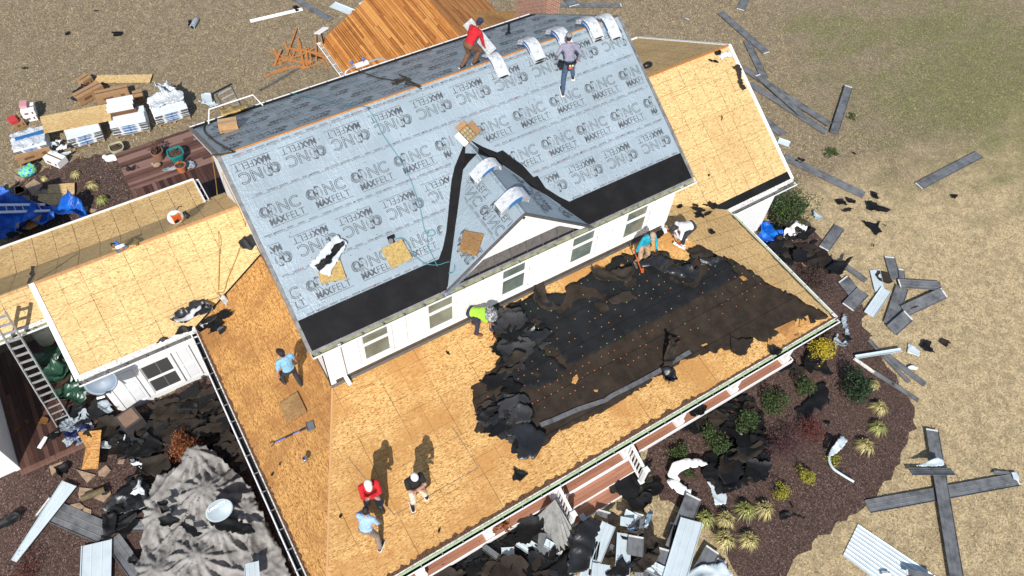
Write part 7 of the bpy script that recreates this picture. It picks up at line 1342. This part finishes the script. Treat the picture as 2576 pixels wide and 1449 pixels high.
SG('denim blue underlayment scrap in the heap, long part', 2, 2, [(1035, 935), (1058, 970), (1040, 1040), (1000, 1080), (970, 1090), (1010, 1030)], plain('denim_blue', (.11, .19, .28), .8, var=.2), .15, GZ + .6); SG('denim blue underlayment scrap in the heap, crumpled part', 2, 2, [(860, 1100), (940, 1090), (965, 1110), (940, 1130), (880, 1125)], plain('denim_blue', (.11, .19, .28), .8), .15, GZ + .6)
hg = 'torn felt heaped below the front porch'
heap('torn black felt piece in the heap left of the pleated tarpaulin', 'torn felt heaped left of the steps', [q(2, 2, x, y) for x, y in ((-270, 1300), (0, 1080), (200, 1010), (330, 1120), (400, 1300), (440, 1400), (400, 1520), (-560, 1520), (-500, 1449))], 36, lambda x, y: G(x, y, GZ + .15), UPZ, [m_blk, m_blk, m_brn, m_blk2, m_brn, m_mem], (.3, .75), (.02, .35), 51, bits=260)
heap('torn black felt piece scattered over the metal panels right of the steps', 'torn felt over the metal panels', [q(2, 2, x, y) for x, y in ((620, 1000), (830, 920), (900, 1000), (1000, 1150), (1010, 1420), (700, 1480), (640, 1250))], 9, lambda x, y: G(x, y, GZ + .45), UPZ, [m_blk, m_brn, m_blk], (.2, .5), (.02, .25), 52)
heap('torn black felt piece on the steps and the path beside them', 'torn felt on and beside the front steps', [q(2, 2, x, y) for x, y in ((730, 760), (800, 750), (980, 650), (1120, 650), (1130, 740), (1050, 870), (1000, 960), (930, 900), (850, 850))], 10, lambda x, y: G(x, y, GZ + .2), UPZ, [m_blk, m_brn, m_blk], (.2, .5), (.02, .15), 53)
heap('torn black felt piece strewn over the shrubs and mulch by the porch', 'torn felt strewn over the mulch by the porch', [q(2, 2, x, y) for x, y in ((1300, 220), (1420, 130), (1500, 80), (1700, 40), (1800, 90), (1900, 280), (1880, 450), (1932, 560), (1900, 700), (1720, 780), (1640, 830), (1480, 760), (1400, 650), (1500, 560), (1560, 600), (1620, 560), (1660, 400), (1440, 330), (1300, 360))], 36, lambda x, y: G(x, y, GZ + .06), UPZ, [m_blk, m_blk, m_brn, m_mem], (.28, .68), (.02, .14), 54, bits=170)
heap('torn black felt piece strewn between the right porch eave and the lawn', 'torn felt strewn beside the right porch eave', [q(3, 1, x, y) for x, y in ((20, 60), (150, 40), (210, 90), (290, 220), (330, 330), (350, 500), (500, 560), (520, 650), (450, 640), (330, 560), (150, 560), (60, 500), (20, 430))], 18, lambda x, y: G(x, y, GZ + .08), UPZ, [m_blk, m_mem, m_brn], (.3, .7), (.02, .12), 55, bits=30)
for lb, c_, r_, pts, mt in (('tan flat stone beside the black felt, right of the porch', 3, 1, [(430, 520), (490, 475), (570, 530), (555, 580), (480, 560)], m_stone), ('pink flagstone under the felt, right of the porch', 3, 1, [(250, 525), (330, 505), (340, 550), (280, 560)], m_stone)):
    m = MB(); m.slab([G(*q(c_, r_, x, y), GZ + .10) for x, y in pts], .06); m.build('flagstone', mt, bevel=.015, label=lb, cat='flagstone')
heap('black felt scrap in front of the golden shrubs and under the yellow one', 'felt scraps under the yellow shrub', [q(3, 1, x, y) for x, y in ((200, 1200), (260, 1220), (400, 1270), (390, 1380), (290, 1380), (0, 1420), (0, 1380))], 6, lambda x, y: G(x, y, GZ + .06), UPZ, [m_blk, m_brn], (.3, .55), (.02, .08), 56)
heap('black felt scrap lying on the composite porch floor', 'felt scraps on the porch floor', [q(2, 2, x, y) for x, y in ((1110, 310), (1180, 290), (1180, 340), (1440, 160), (1550, 130), (1480, 190))], 4, lambda x, y: G(x, y, DK + .02), UPZ, [m_blk], (.15, .3), (.02, .06), 57)
# ---- debris left side
heap('torn black felt piece in the big heap against the window wing', 'torn felt heaped against the window wing', [(320, 1075), (350, 1058), (400, 1035), (440, 1015), (500, 985), (530, 980), (560, 1020), (600, 1090), (560, 1130), (500, 1100), (430, 1140), (380, 1180), (310, 1130), (270, 1090)], 46, lambda x, y: G(x, y, GZ + .1), UPZ, [m_blk, m_blk, m_brn, m_brn, m_mem, m_blk2], (.3, .75), (.02, .22), 61, bits=150)
heap('torn black felt piece in the dark gap between the ladder and the wing', 'torn felt in the gap behind the ladder', [(150, 900), (200, 930), (250, 985), (310, 1050), (300, 1090), (230, 1080), (190, 1040), (170, 960)], 12, lambda x, y: G(x, y, GZ + .1), UPZ, [m_blk, m_blk2, m_blk], (.25, .6), (.02, .4), 62)
heap('torn black felt piece around the grey canvas tarpaulin', 'torn felt around the grey canvas', [(250, 1250), (330, 1200), (380, 1240), (370, 1290), (330, 1330), (270, 1330), (290, 1290)], 8, lambda x, y: G(x, y, GZ + .06), UPZ, [m_blk, m_mem, m_blk], (.25, .6), (.02, .15), 63, bits=20)
for lb_, pts_ in (('small black felt square lying on the left of the canvas', [(1200, 900), (1270, 885), (1285, 960), (1230, 990)]), ('oval black felt hollow piece on the canvas', [(1190, 1010), (1300, 990), (1370, 1040), (1290, 1090), (1210, 1070)]), ('black felt strip across the middle of the canvas', [(1350, 1080), (1400, 1035), (1530, 1130), (1480, 1160)]), ('long black felt fold below the dish on the canvas', [(1560, 1010), (1700, 1000), (1900, 1060), (1932, 1120), (1800, 1140), (1600, 1080)])):
    SG(lb_, 0, 2, pts_, m_blk, .10, GZ + .95)
heap('torn black felt piece between the side gutter and the canvas', 'torn felt between gutter and canvas', [(560, 1120), (610, 1110), (650, 1180), (660, 1230), (600, 1220), (560, 1180)], 7, lambda x, y: G(x, y, GZ + .3), UPZ, [m_blk, m_brn], (.25, .5), (.02, .3), 64)
heap('blue-grey underlayment scrap at the foot of the ladder', 'underlayment scraps at the ladder foot', [(165, 1040), (240, 1040), (250, 1080), (200, 1150), (170, 1120)], 9, lambda x, y: G(x, y, GZ + .15), UPZ, [m_felt_s], (.2, .42), (.02, .2), 65, h=.1)
heap('dark green plastic sheeting slumped behind the ladder', 'green sheeting behind the ladder', [(130, 880), (160, 900), (200, 950), (250, 1000), (200, 1000), (160, 960)], 8, lambda x, y: G(x, y, -8.3), UPZ, [plain('sheet_green', (.02, .065, .04), .35)], (.4, .8), (.0, .5), 66, 'green_sheet', 'plastic sheet', .4)
p = G(122, 858, -8.5); m = MB(); m.lathe(p, [(.001, .8), (.2, .8), (.27, .7), (.27, .1), (.2, 0), (.001, 0)], 18); m.build('water_tank', plain('tank_beige', (.35, .36, .30), .5), smooth=True, label='beige round tank in the shade behind the wing rake', cat='tank')
for lb, c_, r_, pts, mt, z in (('dark blue plastic bag near the ladder foot', 0, 2, [(490, 390), (560, 330), (690, 320), (690, 360), (600, 370), (620, 450), (520, 420)], plain('bag_navy', (.01, .015, .08), .35), .2), ('white plastic sheet scrap beside the orange plywood', 0, 2, [(755, 430), (830, 440), (910, 450), (960, 390), (950, 430), (820, 500), (760, 490)], m_wrap, .3), ('large black tarpaulin fold in front of the left heap', 0, 2, [(900, 545), (1100, 370), (1240, 450), (1220, 530), (1080, 590), (1000, 560)], m_blk, .3), ('brown folded felt board below the left heap', 0, 2, [(1065, 570), (1270, 530), (1300, 610), (1290, 640), (1190, 710), (1060, 680)], m_brn, .35), ('glossy black bag with a white glint left of the canvas', 0, 2, [(760, 970), (900, 830), (980, 760), (1060, 700), (1120, 740), (1145, 900), (1100, 950), (900, 985)], m_blk2, .15), ('white foil crumple on the glossy black bag', 0, 2, [(990, 835), (1060, 730), (1095, 840)], m_wrap, .5), ('small white crumpled wrap by the brown felt board', 0, 2, [(965, 570), (1000, 575), (1090, 620), (1085, 660), (1020, 630)], m_wrap, .2), ('black scrap on the mulch left of the flagstones', 0, 2, [(400, 630), (500, 595), (530, 640), (480, 725), (440, 690)], m_blk, .05), ('black scrap near the left picture edge on the mulch', 0, 2, [(-20, 1060), (120, 980), (190, 970), (150, 1040), (0, 1110)], m_blk, .05), ('pale underlayment scrap on the left heap', 0, 2, [(740, 150), (820, 130), (870, 210), (820, 230), (750, 190)], m_felt_s, .6), ('cream paper scrap by the side gutter', 0, 2, [(1630, 350), (1690, 280), (1730, 310), (1700, 345)], plain('paper_cream', (.6, .5, .4), .8), .2), ('cream paper scrap lower by the side gutter', 0, 2, [(1650, 450), (1700, 470), (1800, 440), (1810, 480), (1730, 495), (1670, 480)], plain('paper_cream', (.6, .5, .4), .8), .2), ('dark felt strip over the grey panels at bottom left', 0, 2, [(775, 1000), (890, 980), (890, 1120), (840, 1180), (780, 1170)], m_blk, .15), ('black felt on the end of the grey panel at bottom left', 0, 2, [(970, 1345), (1030, 1290), (1050, 1330), (1020, 1375)], m_blk, .12)):
    SG(lb, c_, r_, pts, mt, .14, GZ + z, 'scrap' if mt in (m_wrap, m_felt_s) else 'felt_scrap', 'scrap')
flat('torn orange plywood piece standing in the left debris', [G(*q(0, 2, x, y), GZ + .35 + (.3 if y < 400 else 0)) for x, y in ((585, 365), (765, 345), (740, 640), (615, 645), (650, 470))], m_osb_o, .015)
PG('long pale panel pointing down left on the mulch', 0, 2, 530, 755, 110, 1340, .50, mat=m_panw, hem=(), z=GZ + .15, wb=.18); PG('grey ribbed panel under the long pale one', 0, 2, 320, 930, 790, 1130, .62, hem=(0,)); PG('grey panel continuing to the bottom edge by the canvas', 0, 2, 850, 1170, 1090, 1500, .45, z=GZ + .06, hem=()); PG('short grey panel meeting the canvas edge', 0, 2, 900, 1080, 1115, 1070, .36, z=GZ + .04, hem=()); PG('wide white panel cut by the bottom edge at left', 0, 2, 735, 1200, 725, 1520, .82, mat=m_panw, hem=(), z=GZ + .10)
PG('pale panel end leaning under the side gutter at the bottom', 0, 2, 1900, 1350, 1910, 1500, .4, mat=m_panw, hem=(), z=GZ + .6)
for i, pts in enumerate(([(370, 620), (480, 580), (440, 640), (390, 690)], [(575, 645), (720, 685), (655, 745)], [(740, 660), (800, 610), (835, 650), (790, 700), (745, 690)], [(600, 780), (700, 790), (710, 810), (600, 870), (590, 830)], [(760, 800), (830, 790), (835, 830), (780, 890), (710, 860)], [(515, 915), (600, 895), (640, 930), (600, 950)], [(640, 930), (690, 950), (685, 990), (620, 960)], [(790, 930), (850, 880), (870, 910), (800, 945)], [(885, 600), (900, 570), (945, 565), (930, 600)])):
    m = MB(); m.slab([G(*q(0, 2, x, y), GZ + .07) for x, y in pts], .05); m.build('flagstone', m_stone, bevel=.015, label=('flagstone under the black scrap, left bed', 'triangular pink flagstone in the left bed', 'squarish flagstone below the orange plywood', 'broad flagstone with a log on it, left bed', 'pale flagstone right of the log', 'flagstone touching the grey ribbed panel', 'small orange flagstone by the grey ribbed panel', 'narrow flagstone beside the glossy black bag', 'tiny flagstone above the glossy black bag')[i], cat='flagstone')
m = MB(); m.tube([G(*q(0, 2, 615, 865), GZ + .2), G(*q(0, 2, 790, 795), GZ + .2)], .09, 9); m.build('log', plain('log_brown', (.12, .09, .045), .9, var=.3), label='short mossy log lying on the flagstones', cat='log')
# grey canvas tarpaulin with a big dish
t = NT('grey_canvas', .8); p_ = t.pos(); n_ = t.noise(p_, 2.2, 5, .6, .5); t.col(t.ramp(n_, [(.3, (.13, .122, .114)), (.5, (.25, .235, .22)), (.72, (.37, .35, .33))])); t.bump(t.noise(t.map(p_, (1.2, 2.4, 1), (0, 0, .6)), 2.2, 3, .5, 2.), .35, .04); m_canv = t.m
rk = random.Random(77); PK = [(.5, 1.5, .95, 9), (.45, .2, 1.0, 11), (-.9, .5, .5, 8), (1.25, -.7, .6, 9), (-.4, -1.3, .6, 10), (-1.5, -1.0, .45, 7), (.3, -.9, .62, 9), (-1.2, 1.2, .3, 7), (1.1, .9, .5, 8), (-.3, -.3, .5, 9)]
PK = [(a_, b_, h_, n_, rk.uniform(0, 6), rk.uniform(.34, .6)) for a_, b_, h_, n_ in PK]
def fold(x, y):
    wx = x + .12 * noise.noise(V((x * 1.1, y * 1.1, 4))); wy = y + .12 * noise.noise(V((x * 1.1, y * 1.1, 7))); z = .06 * max(0, 1 - abs(noise.noise(V((x * 1.4, y * .8, 3)))) * 4)
    for px, py, hh, nn_, ph, sl_p in PK:
        dx, dy = wx - px, wy - py; r_ = math.hypot(dx, dy); th = math.atan2(dy, dx) + .25 * math.sin(r_ * 1.3 + ph); fr = (th / 6.2832 * (nn_ + 3) + ph + .2 * math.sin(r_ * 4 + ph)) % 1; pl_ = 1 - abs(fr - .5) * 2; pl_ = pl_ ** 2.2
        z = max(z, hh - sl_p * r_ - .10 * math.exp(-r_ * 5) + (.42 * min(r_, .8)) * (pl_ - .5) * .8)
    return z + .055 * max(0, 1 - abs(noise.noise(V((x * 2.6 + y, y * 1.9, 9)))) * 3.5) ** 2 + .035 * max(0, 1 - abs(noise.noise(V((x * 5, y * 4.2 - x, 2)))) * 3) ** 2
sheet('canvas_tarp', [G(x, y, GZ + .05) for x, y in ((385, 1240), (410, 1212), (470, 1200), (495, 1160), (540, 1150), (600, 1200), (640, 1240), (740, 1460), (720, 1520), (345, 1520), (352, 1420), (372, 1330))], UPZ, m_canv, .02, 71, .1, .4, None, .12, .012, step=.045, freq=1.5, fold=fold, label='big crumpled grey canvas tarpaulin at the bottom left', cat='tarpaulin')
def dish(label, c_, nrm, r_, mat, txt, name='satellite_dish', arm=True):
    t_ = thing(name, label, 'satellite dish', c_); n_ = V(nrm).normalized(); M = Matrix.Translation(c_) @ n_.to_track_quat('Z', 'Y').to_matrix().to_4x4() @ Matrix.Diagonal((1.12, .92, 1, 1)); m = MB(); m.lathe(None, [(.001, 0), (r_ * .5, .02), (r_ * .85, .06), (r_, .09), (r_ * 1.01, .08), (r_ * .5, .0), (.001, -.02)], 28, 0, M); m.build('reflector', mat, t_, smooth=True)
    g_ = text_geo(txt, r_ * .34, off=.006); x0 = min(v.x for v in g_[0]); x1 = max(v.x for v in g_[0]); m = MB(); m.raw([M @ V((v.x - (x0 + x1) / 2, v.y + r_ * .35, .012 + .09 * (((v.x - (x0 + x1) / 2) ** 2 + (v.y + r_ * .35) ** 2) / r_ ** 2) + .012)) for v in g_[0]], g_[1]); m.build('lettering', m_wtrim, t_)
    if arm: m = MB(); m.tube([M @ V((0, -r_ * .95, .06)), M @ V((0, -r_ * .9, .5))], .018, 6); m.build('feed_arm', m_gutter, t_); m = MB(); m.box(None, (.18, .06, .08), M=M @ Matrix.Translation((0, -r_ * .88, .52))); m.build('receiver', m_wtrim if arm != 2 else m_wtrim, t_, bevel=.01); m = MB(); m.tube([M @ V((0, 0, -.02)), M @ V((0, .1, -.3)), c_ - Z * .7], .03, 8); m.build('mast', m_gutter, t_)
mdish = plain('dish_pale', (.36, .43, .47), .5, var=.03); mdish2 = plain('dish_blue', (.15, .20, .26), .45, var=.05)
c_ = G(551, 1282, GZ + 1.2); dish('oval pale grey satellite dish on the canvas with white lettering', c_, (V(CAM) - c_).normalized() + V((.0, -.5, .1)), .33, mdish, 'DIRECTV', arm=False)
m = MB(); m.ball(None, 1, 9, 0, (.36, .34, .30), Matrix.Translation(G(567, 1262, GZ + .45))); m.build('tank', m_black, label='black bucket behind the dish on the canvas, enlarged as the dish shadow', cat='bucket', smooth=True)  # bucket made larger so its black doubles as the dish's close shadow
c_ = hit(255, 960, (0, 1, 0), (0, yw2 - .55, 0)); dish('blue-grey satellite dish under the left eave with cut off lettering', c_, V((-.15, -.75, .75)), .40, mdish2, 'dish HD', arm=2)
carton('dark crate with a brown top panel against the window wing', G(343, 1080, GZ + .05) + V((0, .1, 0)), .25, (.62, .62, .62), plain('crate_dark', (.05, .042, .04), .7), 'planter_box', 'crate')
m = MB(); M = Matrix.Translation(G(343, 1080, GZ + .05) + V((0, .1, .625))) @ Matrix.Rotation(.25, 4, 'Z'); m.box(None, (.48, .48, .02), M=M); m.build('lid_board', plain('lid_brown', (.20, .125, .09), .8), label='brown lid board on the dark crate', cat='lid')
# side deck litter
for lb, pts, mt in (('orange plywood scrap on the side deck', [(290, 300), (320, 250), (370, 260), (350, 310)], m_osb_o), ('yellow dry leaf scrap on the side deck', [(180, 280), (225, 275), (215, 305)], m_osb_o), ('triangular plywood scrap on the side deck', [(100, 350), (170, 320), (125, 385)], m_osb_o)):
    SG(lb, 0, 2, pts, mt, .04, -8.68, 'plywood_scrap', 'plywood scrap')
m = MB(); m.bar(G(*q(0, 2, 350, 400), -8.6), G(*q(0, 2, 295, 485), -8.6), .12, .04); m.build('window_trim', m_wtrim, label='short white trim piece on the side deck', cat='trim'); SG('black felt scrap draped at the side deck edge', 0, 2, [(370, 400), (440, 340), (460, 370), (410, 430), (350, 440)], m_blk, .1, -8.6)
# long ladder at the left
def al(px, py, y): return hit(px, py, (0, 1, 0), (0, y, 0))
t_ = thing('ladder', 'long aluminium extension ladder leaning on the left roof edge', 'ladder', G(165, 1070, -8.9)); L0, R0 = G(148, 1080, -8.9), G(184, 1064, -8.9); Lt = al(-22, 795, 1.2); Rt_ = al(14, 785, 1.2)
for s_, (pa, pb) in enumerate(((L0, Lt), (R0, Rt_))):
    m = MB(); m.bar(pa, pb, .035, .085, up=(0, -1, .6)); m.build('rail', m_alu, t_)
    m = MB(); m.bar(pa.lerp(pb, .28) + V((.0, -.05, .04)), pb + V((0, -.05, .04)), .03, .06, up=(0, -1, .6)); m.build('rail', m_alu, t_)
for k in range(17):
    m = MB(); f = (k + .5) / 17; m.bar(L0.lerp(Lt, f), R0.lerp(Rt_, f), .035, .03); m.build('rung', m_alu, t_)
    if f > .3: m = MB(); m.bar(L0.lerp(Lt, f) + V((0, -.05, .1)), R0.lerp(Rt_, f) + V((0, -.05, .1)), .035, .03); m.build('rung', m_alu, t_)
p = G(*q(1, 2, 1850, 1090), DK); bush('spiky potted plant on the porch by the eave', q(1, 2, 1850, 1060), .35, .3, m_lo, 400, .08, cat='potted plant', name='potted_plant', z=DK + .4)
m = MB(); m.bar(G(*q(2, 2, 1730, 372), GZ + .35), G(*q(2, 2, 1710, 450), GZ + .02), .07, .05); m.build('garden_stake', m_gutter, label='grey wooden stake by the green shrub', cat='stake')

rk = random.Random(5); k = 0; nm_ = ('thin', 'short', 'bent', 'dented', 'slanting', 'crossed', 'buried', 'loose', 'scuffed', 'upturned', 'stray', 'tilted', 'small', 'outer', 'last')
while k < 15:
    px, py = rk.uniform(1180, 1800), rk.uniform(1270, 1445)
    if px + (py - 1270) * .9 < 1330 or px > 1330 and px < 1420 and py < 1350 or px > 1690: continue
    c_ = G(px, py, GZ + .42); a = rk.uniform(.9, 2.3); l = rk.uniform(.35, .95); d = V((math.cos(a), math.sin(a), 0)) * l / 2; panel(nm_[k] + ' offcut of ' + ('pale' if k % 2 else 'grey') + ' metal sheet jutting out of the felt heap below the porch', c_ - d - Z * rk.uniform(0, .15), c_ + d + Z * rk.uniform(0, .12), rk.uniform(.16, .40), mat=m_panw if k % 2 else m_pan, hem=(0,) if k % 3 else (), group='metal offcuts in the heap below the porch'); k += 1
for i_, (mt, mb) in enumerate(STF.items()): mb.build('felt_debris', mt, label='small torn felt shreds under and between the larger scraps', cat='felt debris', kind='stuff')

# ---- loose blades on the lawn and bark chips on the beds, nobody could count them
import numpy as np
def scatter(name, label, cat, mat, n, region, test, ln, wd, z, seed, up=.5):
    rg = np.random.default_rng(seed); X0, Y0, X1, Y1 = region; xs = rg.uniform(X0, X1, n * 2); ys = rg.uniform(Y0, Y1, n * 2); k = np.array([test(a, b_) for a, b_ in zip(xs, ys)]); xs = xs[k][:n]; ys = ys[k][:n]; n = len(xs)
    th = rg.uniform(0, 6.283, n); L_ = rg.uniform(.5, 1.3, n) * ln; u = rg.uniform(0, up, n); dx, dy = np.cos(th) * L_, np.sin(th) * L_; wx, wy = -np.sin(th) * wd, np.cos(th) * wd
    v = np.zeros((n, 4, 3)); v[:, 0] = np.stack([xs - wx, ys - wy, np.full(n, z)], 1); v[:, 1] = np.stack([xs + wx, ys + wy, np.full(n, z)], 1); v[:, 2] = np.stack([xs + dx + wx * .5, ys + dy + wy * .5, z + L_ * u], 1); v[:, 3] = np.stack([xs + dx - wx * .5, ys + dy - wy * .5, z + L_ * u], 1)
    me = bpy.data.meshes.new(name); me.vertices.add(n * 4); me.vertices.foreach_set('co', v.ravel()); me.loops.add(n * 4); me.loops.foreach_set('vertex_index', np.arange(n * 4, dtype=np.int32)); me.polygons.add(n); me.polygons.foreach_set('loop_start', np.arange(0, n * 4, 4, dtype=np.int32)); me.polygons.foreach_set('loop_total', np.full(n, 4, dtype=np.int32)); me.update(calc_edges=True); me.materials.append(mat)
    o = bpy.data.objects.new(name, me); C.objects.link(o); OFF[o] = V(); return tag(o, label, cat, None, 'stuff')
RB = [(p.x, p.y) for p in [G(*p) for p in rb]]
def lawn0(x, y): r_ = _R.transposed() @ (V((x, y, GZ)) - V(CAM)); px, py = 1288 - FPX * r_.x / r_.z, 724.5 + FPX * r_.y / r_.z; return -20 < px < 2600 and -20 < py < 1470
def lawn(x, y):
    if inpoly(x, y, RB) or (-2.5 < x < 15.2 and -9.6 < y < 11) or (x > 12 and x < 18 and -4.3 < y < 4.6) or (x < -1 and y < .3) or (x < 2 and y < 9): return False
    if math.hypot(x - 34.5, y + .8) < 9 and (x * 37 + y * 91) % 1 < .75: return False
    return lawn0(x, y)
m_blade = leafmat('blade_dry', (.44, .34, .19)); scatter('grass_blades', 'short dry grass blades scattered over the lawn', 'grass', m_blade, 110000, (-8, -18, 42, 25), lawn, .10, .008, GZ + .005, 3)
bedt = lambda x, y: (inpoly(x, y, RB) or (-9 < x < -2.2 and -8 < y < 0)) and lawn0(x, y)
scatter('bark_chips', 'dark bark chips covering the planting beds', 'mulch', leafmat('bark_chip', (.085, .05, .038)), 26000, (-9, -18, 22, 0), bedt, .055, .013, GZ + .032, 4, .5)
